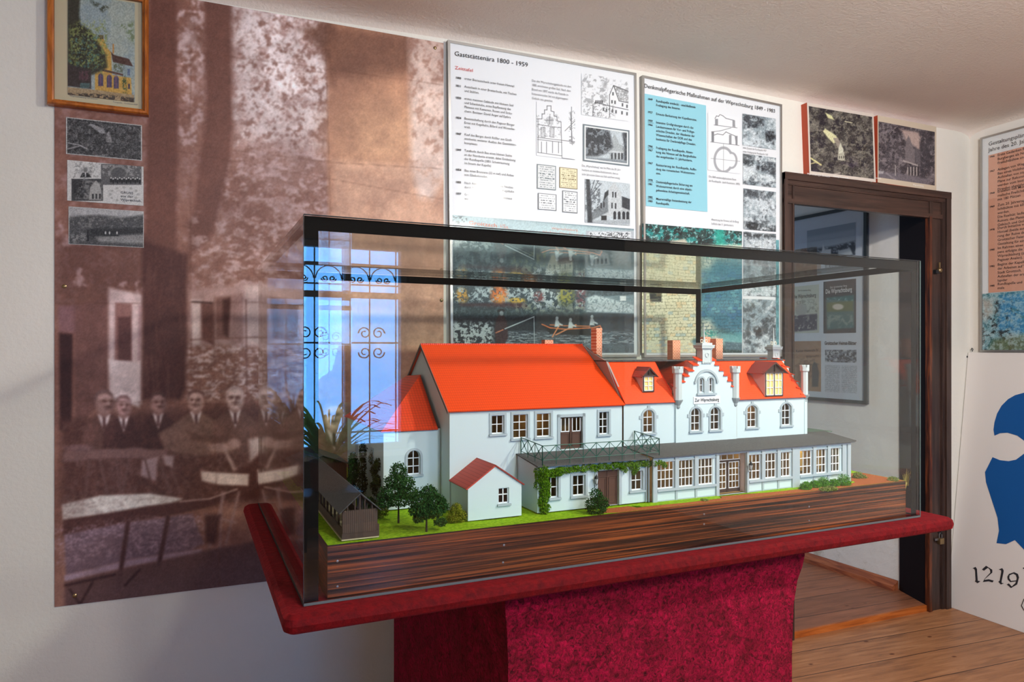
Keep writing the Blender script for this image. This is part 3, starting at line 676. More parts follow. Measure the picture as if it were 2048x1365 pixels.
# tree masses
cv.poly([(135, -10), (160, -10), (158, 30), (162, 50), (180, 60), (196, 85), (212, 110), (214, 135), (200, 143), (182, 150), (135, 150)], (34, 40, 28), 3)
cv.tex(5, .52, .62, (120, 132, 72), .85, 5, (138, 50, 215, 148, 5)); cv.tex(4, .60, .68, (70, 130, 130), .7, 6, (138, 70, 205, 145, 5)); cv.tex(5, .58, .66, (160, 170, 90), .5, 7, (140, 40, 215, 130, 5))
cv.poly([(180, 0), (218, 14), (206, 24), (186, 10)], (50, 60, 44), 3, .9, (5, .4, .55, 9)); cv.poly([(228, 48), (270, 44), (270, 88), (256, 76), (250, 58)], (110, 130, 90), 3, .8, (5, .42, .56, 10))
cv.poly([(135, 128), (182, 140), (182, 178), (135, 172)], (42, 36, 38), 1.5); cv.rect(158, 142, 178, 162, (100, 62, 74), 1, .8, (3, .35, .55, 3)); cv.rect(160, 166, 180, 176, (70, 110, 110), 1, .8)
cv.poly([(135, 174), (190, 180), (268, 190), (268, 210), (135, 190)], (170, 146, 110), 1); cv.poly([(135, 186), (200, 188), (268, 196), (268, 210), (135, 192)], (46, 40, 36), 1.5, .9, (6, .42, .5, 4))
c0.grain(2.0, .16, 4)
o = cv.build('print', M_PRINT, fr); o.location = (-(fx0+fx1)/2, .004, -fz0)
lt = Lettering((0, -1, 0)); lt.block(['Wiprechtsburg Groitzsch'], Vector(L(wall_pt(139, 193, -.013))), (1, 0, 0), .007, .01); lt.block(['Fotografik   Groitzsch 8/89'], Vector(L(wall_pt(226, 205, -.013))), (1, 0, 0), .006, .01)
lt.build('caption', M_GREYINK, fr)
MB().box(p[0], q[0], -.0175, -.0155, p[2], q[2]).build('picture_glass', M_POSTERGLASS, fr)

# three postcards below
def card(cvs, name, label, x0, y0, x1, y1, ix=0):
    o = cvs.build(name, M_PRINT); tag(o, label, 'postcard', 'reprinted postcards glued on the mural')
cv = wall_canvas(132, 234, 284, 322, -.006, 170, 110, (62, 62, 62))
cv.tex(10, .5, .68, (92, 92, 92), .8, 3); cv.tex(5, .55, .68, (112, 112, 112), .7, 4); cv.tex(5, .4, .3, (30, 30, 30), .6, 6)
cv.poly([(178, 250), (182, 247), (208, 258), (212, 268), (200, 266)], (138, 138, 138), 1); cv.poly([(213, 268), (218, 262), (222, 274), (224, 286), (212, 284)], (140, 140, 140), 1, .8)
cv.line([(136, 286), (158, 290), (174, 298)], 2, (150, 150, 150), .7); cv.line([(136, 298), (160, 292)], 2, (140, 140, 140), .7); cv.line([(168, 314), (215, 310)], 2, (130, 130, 130), .8)
def white_edge(c, t=.012, col=(176, 176, 172)):
    m = (c.u < t) | (c.u > 1-t) | (c.v < t*1.6) | (c.v > 1-t*1.6); c.mix(m*1.0, col)
white_edge(cv); cv.grain(1.6, .2, 5); card(cv, 'postcard', 'dark aerial postcard of a wooded hill with a pale roof, uppermost of three', 0, 0, 0, 0)
cv = wall_canvas(134.5, 320, 287, 412, -.006, 190, 120, (196, 196, 192))
cv.rect(143, 358, 206, 402, (60, 60, 60)); cv.poly([(165, 358), (205, 366), (205, 400), (150, 398)], (120, 120, 118), 2, .9, (5, .3, .6, 3))
cv.poly([(180, 376), (184, 370), (192, 361), (200, 370), (202, 380), (202, 400), (178, 400)], (156, 156, 152), 1); cv.poly([(146, 360), (166, 362), (168, 396), (146, 396)], (44, 44, 44), 2, 1, (6, .35, .5, 3))
for x in (186, 193, 200): cv.rect(x-2, 388, x+1.5, 398, (50, 50, 50))
cv.rect(202, 328, 283, 370, (90, 90, 90)); cv.tex(5, .45, .6, (150, 150, 148), .9, 8, (204, 330, 282, 352, 2))
cv.ell(237, 345, 18, 14, (130, 130, 128), .1); cv.ell(237, 347, 15, 12, (84, 84, 84), .1)
for k in range(14): cv.ell(222+k*4.4, 361+(k % 2)*2, 2.2, 4.5, (30, 30, 30), .3); cv.ell(222+k*4.4, 356+(k % 2)*2, 1.4, 1.6, (190, 190, 186), .4)
cv.ell(171, 346, 14, 12, (170, 170, 168), .15); cv.ell(171, 340, 4, 5, (110, 110, 108), .2); cv.poly([(160, 355), (165, 346), (177, 346), (183, 355)], (40, 40, 40), 1); cv.line([(171, 346), (171, 353)], 2, (220, 220, 220), .5)
for a in range(0, 360, 30): cv.ell(248+28*math.cos(math.radians(a)), 389+14*math.sin(math.radians(a)), 3, 2.4, (150, 150, 146), .4, .7)
cv.tex(4, .55, .68, (120, 120, 118), .7, 9, (146, 324, 200, 358, 1)); cv.grain(1.6, .12, 5)
card(cv, 'postcard', 'pale postcard with three small views and an ornate greeting, middle of three', 0, 0, 0, 0)
lt = Lettering((0, -1, 0)); lt.block(['GRUSS', 'aus der', 'Wiprechtsb.'], wall_pt(241, 387, -.0065), (1, 0, 0), .010, .011, 1.15, .01)
lt.build('postcard_greeting', M_INK, bpy.data.objects['postcard.001'])
cv = wall_canvas(137, 413, 287.5, 496, -.006, 170, 110, (160, 160, 160))
cv.tex(30, .4, .7, (186, 186, 184), .7, 3); cv.poly([(137, 434), (160, 432), (200, 430), (240, 436), (288, 430), (288, 500), (137, 500)], (74, 74, 74), 3)
cv.tex(7, .5, .66, (118, 118, 116), .8, 4, (137, 432, 288, 458, 4)); cv.poly([(180, 458), (288, 455), (288, 480), (220, 482), (180, 474)], (44, 44, 44), 3); cv.poly([(190, 474), (288, 468), (288, 488), (240, 486), (200, 484)], (150, 150, 148), 3, .8)
cv.poly([(140, 470), (168, 464), (176, 480), (146, 488)], (130, 130, 128), 3, .8, (4, .4, .6, 5)); cv.rect(174, 460, 178, 482, (30, 30, 30)); cv.line([(203, 470), (236, 472)], 2.5, (40, 40, 40)); 
for x in (211, 219, 234): cv.ell(x, 466, 1.6, 3, (190, 190, 188), .4)
white_edge(cv, .006); cv.grain(1.6, .16, 6); card(cv, 'postcard', 'grey lake view postcard with a rowing boat, lowest of three', 0, 0, 0, 0)

# ---------------------------------------------------------------- the two big information panels in aluminium frames
def panel(name, label, q, glassy=True, d=.022, fw=.009):
    """q: TL, TR, BR, BL world points on the wall"""
    TL, TR, BR_, BL = [Vector(p) for p in q]
    t = empty(name, BL, label, 'information board')
    u = (TR-TL).normalized(); n = Vector((0, -1, 0)) if abs(u.x) > .5 else Vector((-1, 0, 0))
    mb = MB()
    dn = (BL-TL).normalized()*fw
    for a, b, inn in ((TL, TR, BL-TL), (BL, BR_, TL-BL), (TL+dn, BL-dn, TR-TL), (TR+dn, BR_-dn, TL-TR)):
        i = inn.normalized()*fw
        mb.prism([a-BL, b-BL, b-BL+i, a-BL+i], n*d)
    mb.build('aluminium_frame', M_ALU, t)
    MB().prism([TL-BL+n*.001, TR-BL+n*.001, BR_-BL+n*.001, BL-BL+n*.001], n*(d-.007)).build('board', M_SHEET, t)
    if glassy: MB().prism([TL-BL+n*(d-.0025), TR-BL+n*(d-.0025), BR_-BL+n*(d-.0025), BL-BL+n*(d-.0025)], n*.0015).build('cover_glass', M_PANELGLASS if n.y else M_POSTERGLASS, t)
    return t, BL
P1, O1 = panel('information_board', 'tall white board headed Gaststättenära 1800 - 1959, right of the sepia mural', (wall_pt(892, 84), wall_pt(1267, 150), Vector((1.590, 0, 1.268)), Vector((.795, 0, 1.268))))
P2, O2 = panel('information_board', 'tall white board about the Denkmalpflege measures with a turquoise text field, left of the door', (wall_pt(1279, 154), wall_pt(1557, 212), Vector((2.330, 0, 1.266)), Vector((1.612, 0, 1.266))))
YP = -.0185; YT = -.0192
def put(cvs, name, par, org):
    o = cvs.build(name, M_PRINT, par); o.location = -Vector(org); return o
class PL(Lettering):
    def at(s, px, py): return wall_pt(px, py, YT)-s.org
def PLn(org, lift=0.0): l = PL((0, -1, 0), lift); l.org = Vector(org); return l
U = (1, 0, 0)
lt = PLn(O1); lt.fit('Gaststättenära 1800 - 1959', lt.at(909, 111), lt.at(1056, 134), .0165)
body = [('1800', 'erster Bierausschank unter freiem Himmel.', 157), ('1811', 'Ausschank in einer Bretterbude, mit Tischen|und Stühlen.', 173), ('1830', 'erstes massives Gebäude mit kleinem Saal|und Schankstube, erste Bepflanzung des|Plateaus mit Kastanien, Rosen und Sträu-|chern. Besitzer: David Anger auf Eythra', 197),
    ('1834', 'Bewirtschaftung durch den Pegauer Bürger|Ernst mit Kegelbahn, Billard und Winterbe-|trieb.', 237), ('1847', 'Kauf des Berges durch Rößler aus Groß-|storkwitz; weiterer Ausbau des Gaststätten-|komplexes', 269), ('1849', 'Tanzbude durch Bau eines kleinen Saales|an der Nordseite ersetzt, dabei Entdeckung|der Rundkapelle (1851 Schutträumung|im Innern der Kapelle)', 301),
    ('1854', 'Bau eines Brunnens (22 m tief) und Anbau|von Glaskolonaden.', 341), ('1885', 'Nach Abbruch des kleinen Saales Neubau|durch Rößlers Erben. Bau einer Kegelbahn', 366), ('1897', 'Großer Brand, Mittelbau und Wohnhaus|werden stark beschädigt.', 389)]
for yr, tx, y in body:
    lt.block([yr], lt.at(911.5, y), U, .0105, .0152, 1.0, .03); lt.block(tx.split('|'), lt.at(929, y+2), U, .0122, .0152, .93)
lt.build('lettering', M_INK, P1)
lt = PLn(O1); lt.fit('Zeittafel', lt.at(910, 138), lt.at(946, 144), .0115); lt.build('red_heading', M_REDINK, P1)
lt = PLn(O1)
lt.block(['Das alte Wiprechtsburggebäude mit dem', '1885 errichteten großen Saal. Nach dem', 'Brand von 1897 wurde die Fassade im', 'historisierenden Stil mit abgetreppten', 'Giebeln neu gestaltet.'], lt.at(1064, 163), U, .0125, .0165, .80)
lt.block(['Die „Wiprechtsburg“ war bis Mitte des 20. Jahr-', 'hunderts ein beliebtes Etablissement, dass zu', 'jeder Jahreszeit Gäste aus Nah und Fern anzog.'], lt.at(1164, 333), U, .0115, .0165, .78)
lt.build('grey_captions', M_GREYINK, P1)
# drawing of the old inn
cv = wall_canvas(1163, 146, 1257, 243, YP, 150, 150, (236, 236, 238))
cv.tex(7, .50, .62, (150, 150, 152), .7, 3, (1163, 148, 1215, 208, 4)); cv.tex(6, .50, .62, (160, 160, 162), .7, 4, (1205, 160, 1258, 185, 4)); cv.tex(3, .55, .65, (110, 110, 112), .6, 5, (1165, 205, 1230, 240, 4))
cv.poly([(1227, 171), (1257, 182), (1257, 205), (1238, 201)], (150, 150, 150), .8, .9, (2, .3, .6, 7)); cv.poly([(1227, 171), (1238, 201), (1219, 215), (1220, 190)], (238, 238, 238), .5)
for a in ([(1227, 171), (1219, 190), (1219, 232)], [(1227, 171), (1257, 183)], [(1227, 171), (1238, 202), (1257, 206)], [(1219, 212), (1257, 220)], [(1190, 205), (1219, 212)], [(1186, 209), (1186, 232)]): cv.line(a, 1.2, (60, 60, 62), .4)
for x, y in ((1226, 188), (1224, 204), (1230, 205), (1245, 210), (1254, 213), (1244, 226), (1254, 228), (1225, 222), (1232, 224), (1207, 219), (1213, 221)): cv.rect(x-1.5, y-3.5, x+1.5, y+3, (90, 90, 92), .6)
for x in (1192, 1196, 1200, 1204): cv.rect(x-1.2, 201, x+1.2, 207, (50, 50, 52), .5)
put(cv, 'printed_drawing', P1, O1)
def inn_photo(cv, x0, y0, x1, y1, big, seed, sl=.17, tint=(0, 6, 10)):
    """black and white view: trees left, stepped gable right"""
    W_ = x1-x0; H_ = y1-y0
    def q(a, b): return (x0+a*W_, y0+b*H_+sl*a*W_*0)
    cv.poly([q(0, 0), q(1, 0), q(1, 1), q(0, 1)], (196, 204, 208), 2)
    if big:
        cv.poly([q(.50, .40), q(.52, .22), q(.60, .14), q(.62, .08), q(.68, .08), q(.70, .14), q(.80, .30), q(.82, .78), q(.40, .84), q(.42, .50)], (196, 200, 202), 1)
        cv.poly([q(.10, .78), q(.38, .52), q(.50, .36), q(.52, .72), q(.12, .92)], (120, 126, 130), 1.5); cv.poly([q(.44, .30), q(.52, .24), q(.52, .34), q(.40, .50)], (40, 44, 50), 1)
        cv.poly([q(.82, .38), q(1, .44), q(1, .70), q(.82, .62)], (50, 54, 60), 1); cv.poly([q(.82, .62), q(1, .68), q(1, .96), q(.80, .9)], (180, 184, 186), 1)
        for a, b in ((.62, .28), (.68, .29), (.60, .52), (.68, .53), (.36, .52), (.42, .50)): cv.rect(*q(a-.015, b), *q(a+.015, b+.12), (36, 38, 44), .6)
        for a in (.66, .76, .86, .95): cv.ell(*q(a, .74+a*.02), .032*W_, .05*H_, (40, 42, 48), .15); cv.rect(*q(a-.03, .74), *q(a+.03, .88), (40, 42, 48), .6)
        cv.poly([q(0, .9), q(1, .9), q(1, 1), q(0, 1)], (170, 176, 180), 2); cv.rect(*q(.36, .80), *q(.48, .9), (30, 30, 34), 1)
        cv.poly([q(.02, 0), q(.10, 0), q(.14, .5), q(.16, .95), q(.06, .95)], (40, 44, 50), 1.5)
        for a, b in ((.3, .04), (.36, .10), (.26, .20), (.22, .0)): cv.line([q(.09, .42), q(a, b)], 1.4, (70, 76, 84), .6, .8)
        cv.tex(4, .5, .62, (60, 66, 72), .7, seed, (x0, y0, x0+.34*W_, y0+.7*H_, 3))
    else:
        cv.poly([q(.62, .45), q(.66, .20), q(.72, .28), q(.78, .45), q(.90, .55), q(.90, .88), q(.55, .88)], (170, 176, 178), 1)
        cv.poly([q(.50, .62), q(.90, .68), q(.90, .72), q(.50, .66)], (200, 204, 206), .8)
        for a in (.62, .70, .78, .85): cv.rect(*q(a-.015, .70), *q(a+.02, .86), (44, 46, 52), .6)
        cv.poly([q(0, 0), q(.52, .0), q(.60, .30), q(.64, .55), q(.50, .70), q(.30, .78), q(0, .78)], (52, 56, 62), 3)
        cv.poly([q(.86, .20), q(1, .15), q(1, .9), q(.90, .9), q(.90, .5)], (56, 60, 66), 2)
        cv.tex(6, .50, .62, (150, 158, 164), .75, seed, (x0, y0, x0+.62*W_, y0+.74*H_, 3)); cv.tex(4, .52, .64, (110, 116, 122), .7, seed+2, (x0+.86*W_, y0+.1*H_, x1, y0+.9*H_, 2))
        cv.poly([q(0, .80), q(.5, .84), q(1, .90), q(1, 1), q(0, 1)], (130, 138, 144), 2); cv.line([q(0, .86), q(.3, .88)], 2, (210, 214, 216), .8)
    cv.grain(1.4, .14, seed)
cv = wall_canvas(1166, 248, 1259, 333, YP, 150, 130, (110, 122, 128)); inn_photo(cv, 1169, 251, 1257, 330, False, 11)
m = (cv.u < .03) | (cv.u > .97) | (cv.v < .035) | (cv.v > .965); cv.mix(m*1., (110, 122, 128)); m = (((cv.u < .06) | (cv.u > .94) | (cv.v < .075) | (cv.v > .925)) & ~m); cv.mix(m*1., (228, 230, 230)); put(cv, 'printed_photo', P1, O1)
cv = wall_canvas(1170, 358, 1260, 452, YP, 150, 150, (200, 200, 200)); inn_photo(cv, 1170, 358, 1260, 450, True, 17); put(cv, 'printed_photo', P1, O1)
# facade drawing
cv = wall_canvas(1073, 203, 1150, 320, YP, 130, 180, (238, 238, 240)); G = (96, 96, 100)
S = [(1074, 238), (1084, 238), (1084, 228), (1089, 228), (1089, 220), (1094, 220), (1094, 212), (1102, 212), (1102, 222), (1108, 224), (1108, 232), (1114, 234), (1114, 242), (1122, 244)]
cv.line(S, 1.3, G, .5)
for a in ([(1075, 249), (1122, 256)], [(1075, 275), (1150, 284)], [(1075, 279), (1124, 285)], [(1075, 305), (1124, 312)], [(1076, 238), (1076, 305)], [(1122, 244), (1124, 318)], [(1143, 212), (1143, 288)], [(1141, 224), (1145, 290)], [(1130, 262), (1150, 242)], [(1124, 316), (1150, 320)]): cv.line(a, 1.1, G, .45)
for x in (1086, 1104): cv.rect(x-4, 255, x+4, 274, (210, 210, 212), .5); cv.line([(x-4, 255), (x-4, 274), (x+4, 275), (x+4, 256), (x-4, 255)], .8, G, .4)
cv.ell(1099, 241, 8, 8, (200, 200, 202), .1); cv.line([(1099, 233), (1099, 248)], 1, G, .4); cv.line([(1091, 241), (1107, 241)], 1, G, .4)
for x in (1083, 1093, 1105, 1117): cv.line([(x, 284), (x, 306)], 1.2, G, .4)
cv.tex(3, .58, .66, (120, 120, 122), .8, 6, (1138, 222, 1150, 290, 1)); cv.tex(3, .6, .68, (130, 130, 132), .6, 8, (1073, 228, 1122, 275, 1))
put(cv, 'printed_drawing', P1, O1)
# four small advertisements
def advert(x0, y0, x1, y1, paper, ink, rows, seed):
    cv = wall_canvas(x0, y0, x1, y1, YP, 56, 70, paper)
    m = (cv.u < .04) | (cv.u > .96) | (cv.v < .03) | (cv.v > .97); cv.mix(m*.8, ink)
    for k in range(rows):
        v = (k+1)/(rows+1); big = k in (rows//2, rows//3)
        mm = (np.abs(cv.v-v) < (.030 if big else .014)) & (np.abs(cv.u-.5) < (.42 if k % 2 else .34))
        cv.mix(mm*smooth(.42, .5, vnoise(cv.px/1.3, cv.py/2.2, seed+k))*.9, ink)
    put(cv, 'printed_advert', P1, O1)
advert(1074, 328, 1112, 381, (226, 226, 226), (96, 110, 112), 10, 3); advert(1119, 334, 1155, 379, (236, 224, 186), (130, 112, 70), 10, 5)
advert(1076, 386, 1113, 422, (238, 238, 238), (70, 74, 78), 6, 7); advert(1125, 381, 1155, 427, (236, 236, 236), (80, 84, 88), 9, 9)
# the coloured lake picture
YB = YP
cv = wall_canvas(903, 430, 1268, 706, YB, 380, 290, (70, 88, 98))
mm = smooth(428, 470, 0*cv.px+cv.py); cv.poly([(895, 425), (1280, 470), (1280, 520), (895, 505)], (178, 206, 208), 6); cv.poly([(895, 425), (1280, 460), (1280, 480), (895, 470)], (196, 218, 220), 5, .8)
cv.poly([(1228, 480), (1280, 485), (1280, 560), (1228, 560)], (150, 172, 176), 3)
# far trees
cv.poly([(900, 520), (940, 505), (960, 508), (985, 540), (1010, 545), (1020, 510), (1048, 495), (1080, 498), (1092, 540), (1130, 552), (1170, 520), (1280, 545), (1280, 620), (900, 620)], (72, 92, 100), 4)
cv.tex(8, .48, .6, (150, 176, 182), .8, 3, (900, 500, 1012, 565, 6)); cv.tex(7, .5, .62, (118, 140, 146), .6, 4, (1020, 500, 1280, 580, 6)); cv.tex(6, .54, .64, (170, 178, 120), .6, 5, (1020, 505, 1092, 530, 4))
cv.poly([(1090, 545), (1103, 512), (1108, 510), (1116, 526), (1145, 516), (1146, 545), (1092, 550)], (202, 206, 190), 1.2); cv.poly([(1114, 520), (1144, 512), (1148, 524), (1116, 530)], (96, 84, 84), 1)
for x in (1100, 1109, 1120, 1130, 1140): cv.rect(x-1.2, 530, x+1.4, 538, (70, 76, 80), .6)
cv.poly([(900, 556), (1280, 572), (1280, 590), (900, 572)], (54, 66, 76), 4, .8)
cv.poly([(900, 572), (1280, 585), (1280, 700), (900, 720)], (56, 72, 82), 4, .7)
cv.tex(7, .49, .60, (196, 214, 220), .85, 6, (905, 575, 1060, 605, 5)); cv.tex(8, .46, .58, (206, 220, 224), .9, 7, (1058, 572, 1120, 625, 5)); cv.tex(7, .5, .6, (196, 212, 218), .8, 8, (1150, 575, 1172, 625, 4))
def blob(x, y, rx, ry, c, sd): cv.ell(x, y, rx, ry, c, .35, .95, 0, (4, .38, .52, sd))
blob(924, 592, 12, 14, (216, 160, 60), 3); blob(998, 590, 16, 18, (232, 120, 50), 4); blob(1000, 598, 10, 10, (240, 160, 70), 5); blob(1034, 602, 16, 6, (226, 186, 70), 6); blob(1132, 590, 16, 20, (158, 156, 74), 7); blob(1078, 594, 10, 10, (120, 66, 70), 8); blob(1163, 595, 10, 22, (120, 80, 90), 9); blob(1058, 560, 14, 14, (176, 110, 60), 10)
cv.poly([(918, 608), (1050, 606), (1058, 618), (920, 614)], (84, 50, 56), 3, .8); cv.poly([(905, 612), (1172, 622), (1172, 640), (905, 640)], (52, 70, 76), 4, .8)
cv.tex(5, .52, .64, (96, 116, 122), .6, 11, (903, 612, 1170, 640, 4)); cv.tex(6, .5, .6, (190, 200, 170), .5, 12, (1030, 606, 1170, 624, 4))
cv.poly([(903, 636), (1280, 628), (1280, 670), (1050, 668), (1000, 690), (903, 700)], (42, 50, 60), 4)
cv.poly([(1000, 664), (1280, 662), (1280, 720), (1000, 720)], (96, 108, 118), 4, .9); cv.tex(14, .42, .58, (58, 66, 76), .9, 13, (1010, 660, 1280, 690, 3), ky=2.2); cv.tex(16, .52, .62, (190, 200, 206), .75, 14, (1010, 664, 1280, 690, 3), ky=1.8)
cv.tex(10, .5, .66, (62, 70, 80), .8, 15, (1180, 690, 1280, 712, 4), ky=30)
cv.tex(6, .42, .56, (214, 224, 226), .95, 16, (904, 645, 986, 700, 7)); 
# angler
cv.poly([(992, 640), (998, 630), (1008, 632), (1014, 645), (1016, 676), (1008, 690), (992, 690), (989, 660)], (70, 46, 52), 1.5); cv.ell(1002, 622, 7, 4, (24, 26, 32), .2); cv.ell(1003, 627, 4, 5, (150, 160, 164), .2); cv.rect(995, 688, 1010, 706, (20, 24, 30), 1)
cv.line([(992, 666), (1006, 660)], 2, (230, 140, 100), .6); cv.line([(1010, 658), (1068, 634)], 2.2, (214, 224, 228), .6); cv.line([(1068, 634), (1069, 690)], 1.3, (200, 212, 216), .5)
# rowing boat and crew
cv.poly([(1084, 650), (1120, 658), (1160, 660), (1200, 652), (1204, 662), (1180, 672), (1100, 668)], (20, 22, 30), 1)
cv.line([(1084, 649), (1100, 656), (1130, 659), (1165, 657), (1185, 656), (1200, 652), (1204, 660)], 2.2, (238, 130, 72), .6); cv.line([(1100, 650), (1130, 652), (1180, 653)], 1.8, (238, 140, 84), .6)
cv.line([(1119, 650), (1105, 674)], 2.6, (238, 150, 100), .6); cv.line([(1152, 650), (1112, 670)], 2.6, (238, 150, 100), .6)
for x, y in ((1114, 641), (1141, 644), (1184, 638)): cv.ell(x, y-4, 3, 3.6, (206, 214, 218), .2); cv.poly([(x-3, y-1), (x+2, y-1), (x+5, y+5), (x+12, y+9), (x+11, y+11), (x+4, y+9), (x+5, y+13), (x-5, y+13)], (218, 226, 228), .9)
# mirrored road view inset and house vignette
cv.poly([(1170, 596), (1268, 588), (1268, 628), (1172, 624)], (130, 150, 158), 2); cv.poly([(1174, 596), (1190, 590), (1268, 610), (1268, 626), (1174, 624)], (204, 218, 222), 2); cv.tex(4, .5, .62, (120, 138, 146), .7, 18, (1174, 575, 1268, 626, 2)); cv.poly([(1240, 592), (1252, 592), (1252, 602), (1240, 602)], (226, 232, 234), .6)
cv.poly([(1172, 560), (1268, 560), (1268, 592), (1172, 588)], (64, 80, 88), 3, .8, (5, .3, .55, 19))
cv.rect(1170, 486, 1262, 538, (190, 204, 206), 1.5); cv.rect(1176, 494, 1226, 532, (110, 130, 136), 1.5, .9, (6, .3, .55, 20)); cv.poly([(1190, 510), (1200, 500), (1216, 508), (1220, 530), (1190, 532)], (190, 202, 204), 1.2)
for x in (1196, 1204, 1212): cv.rect(x-2, 518, x+2, 528, (60, 74, 80), .6)
cv.ell(1244, 515, 14, 16, (206, 216, 218), .1); cv.rect(1172, 462, 1268, 486, (186, 190, 196), 1.5); cv.rect(1178, 464, 1262, 484, (226, 228, 230), 1); cv.tex(3, .5, .6, (60, 62, 66), .9, 21, (1180, 465, 1260, 478, 1))
cv.tex(4, .5, .6, (100, 110, 110), .8, 22, (903, 432, 935, 450, 2)); cv.grain(1.8, .10, 21)
put(cv, 'lake_picture', P1, O1)
lt = PLn(O1, .0002); lt.fit('Groitzsch', lt.at(937, 449), lt.at(994, 455), .0135, .02); lt.fit('i/Sa.', lt.at(1000, 455), lt.at(1018, 458), .0135); lt.fit('Wiprechtsburg.', lt.at(1103, 459), lt.at(1157, 463), .009); lt.fit('Inhaber : Otto Friedrich', lt.at(1085, 466), lt.at(1168, 473), .009)
lt.build('peach_lettering', M_PEACHINK, P1)

# second panel
lt = PLn(O2, .0006); lt.fit('Denkmalpflegerische Maßnahmen auf der Wiprechtsburg 1849 - 1983', lt.at(1288, 175), lt.at(1550, 226), .0165); 
rows = [('1849', 'Rundkapelle entdeckt - anschließende|Freilegung des Inneren.', 200, 0), ('1927', 'Erneute Beräumung der Kapellenruine.', 226, 0), ('1959|1966', 'Intensive Großgrabungen durch das|Landesmuseum für Vor- und Frühge-|schichte Dresden, der Akademie der|Wissenschaften der DDR und des|Institutes für Denkmalpflege Dresden.', 243, 1),
    ('1966|1967', 'Freilegung der Rundkapelle, Absen-|kung des Niveaus auf die Burghofhöhe|des ausgehenden 11. Jahrhunderts.', 294, 1), ('1967', 'Restaurierung der Rundkapelle, Auffin-|dung des romanischen Wohnturmre-|stes.', 328, 0), ('1978|1981', 'Denkmalpflegerische Sicherung am|Wohnturmrest durch eine objekt-|gebundene Arbeitsgemeinschaft.', 362, 1), ('1982|1983', 'Maurermäßige Instandsetzung der|Rundkapelle.', 396, 1)]
for yr, tx, y, ul in rows:
    lt.block(yr.split('|'), lt.at(1295.5, y), U, .0115, .0165, 1.0, .03, underline=bool(ul)); lt.block(tx.split('|'), lt.at(1312, y+4), U, .0138, .0170, .93, .012)
lt.build('lettering', M_INK, P2)
q = [wall_pt(1288, 187, YP), wall_pt(1412, 211, YP), wall_pt(1415, 424, YP), wall_pt(1292, 412, YP)]
MB().prism([p-O2 for p in q], Vector((0, .001, 0))).build('turquoise_field', M_CYAN, P2)
lt = PLn(O2)
lt.block(['oben: Zustand der Rundkapelle 1927', 'unten: Freilegung der Rundkapelle 1967'], lt.at(1486, 297), U, .012, .0165, .72)
lt.block(['Die 1849 wiederaufgefundenen Reste', 'der Rundkapelle   (nach Kunstmann, 1895)'], lt.at(1418, 355), U, .0125, .0175, .76)
lt.block(['Absenkung des Niveaus auf die Burg-', 'hofhöhe des 11. Jahrhunderts'], lt.at(1423, 441), U, .0125, .0175, .78)
lt.build('grey_captions', M_GREYINK, P2)
cv = wall_canvas(1416, 225, 1480, 348, YP, 140, 230, (238, 238, 240)); G = (120, 120, 124)
cv.ell(1447, 320, 20, 27, (168, 168, 172), .04); cv.ell(1463, 321, 12, 17, (168, 168, 172), .05); cv.ell(1463, 321, 8, 13, (238, 238, 240), .06); cv.ell(1447, 320, 15.5, 21.5, (238, 238, 240), .04)
cv.line([(1422, 317), (1480, 323)], .8, (150, 150, 152), .4); cv.line([(1447, 288), (1447, 350)], .8, (150, 150, 152), .4)
cv.line([(1430, 237), (1433, 232), (1437, 233), (1440, 229), (1446, 232), (1452, 237), (1468, 241), (1470, 255)], 1.3, G, .5); cv.rect(1430, 238, 1436, 251, (150, 150, 154), .5); cv.rect(1465, 241, 1470, 254, (150, 150, 154), .5); cv.line([(1428, 250), (1474, 256)], 1, G, .4)
cv.line([(1423, 264), (1440, 262), (1462, 256)], 1, G, .4); cv.line([(1426, 271), (1435, 268), (1446, 270), (1452, 264), (1460, 268), (1470, 272), (1473, 290)], 1.3, G, .5); cv.rect(1423, 263, 1428, 284, (130, 130, 134), .5); cv.rect(1458, 270, 1463, 289, (150, 150, 154), .5); cv.rect(1471, 272, 1475, 290, (140, 140, 144), .5); cv.line([(1421, 284), (1478, 291)], 1, G, .4)
put(cv, 'printed_drawing', P2, O2)
def bw(x0, y0, x1, y1, seed, ops, W=110, H=110, base=(150, 162, 168)):
    cv = wall_canvas(x0, y0, x1, y1, YP, W, H, base); cv.tex(16, .38, .72, (212, 218, 222), .9, seed); cv.tex(10, .50, .72, (60, 66, 72), .75, seed+1)
    for op in ops: cv.poly(op[0], op[1], op[2], .85, (5, .25, .6, seed+3))
    cv.blur(1); cv.grain(1.5, .2, seed); put(cv, 'printed_photo', P2, O2)
bw(1485, 227, 1552, 300, 31, [([(1486, 227), (1530, 236), (1528, 252), (1486, 258)], (50, 54, 60), 1.5), ([(1530, 240), (1552, 245), (1552, 270), (1534, 262)], (190, 200, 204), 2), ([(1530, 262), (1550, 262), (1548, 290), (1532, 282)], (30, 32, 38), 2), ([(1486, 272), (1530, 280), (1552, 296), (1486, 292)], (214, 222, 226), 2)])
bw(1486, 307, 1552, 376, 35, [([(1486, 305), (1552, 318), (1552, 326), (1486, 318)], (226, 230, 232), 2), ([(1486, 307), (1510, 312), (1506, 335), (1486, 330)], (50, 56, 60), 2), ([(1514, 322), (1552, 326), (1552, 352), (1512, 340)], (46, 50, 56), 2), ([(1486, 334), (1552, 358), (1552, 364), (1486, 362)], (220, 226, 228), 2)])
bw(1487, 377, 1552, 464, 41, [([(1487, 377), (1530, 382), (1526, 398), (1487, 392)], (60, 66, 72), 2), ([(1490, 396), (1552, 400), (1552, 432), (1492, 430)], (214, 220, 224), 3), ([(1487, 442), (1552, 452), (1552, 466), (1487, 462)], (30, 34, 38), 2)])
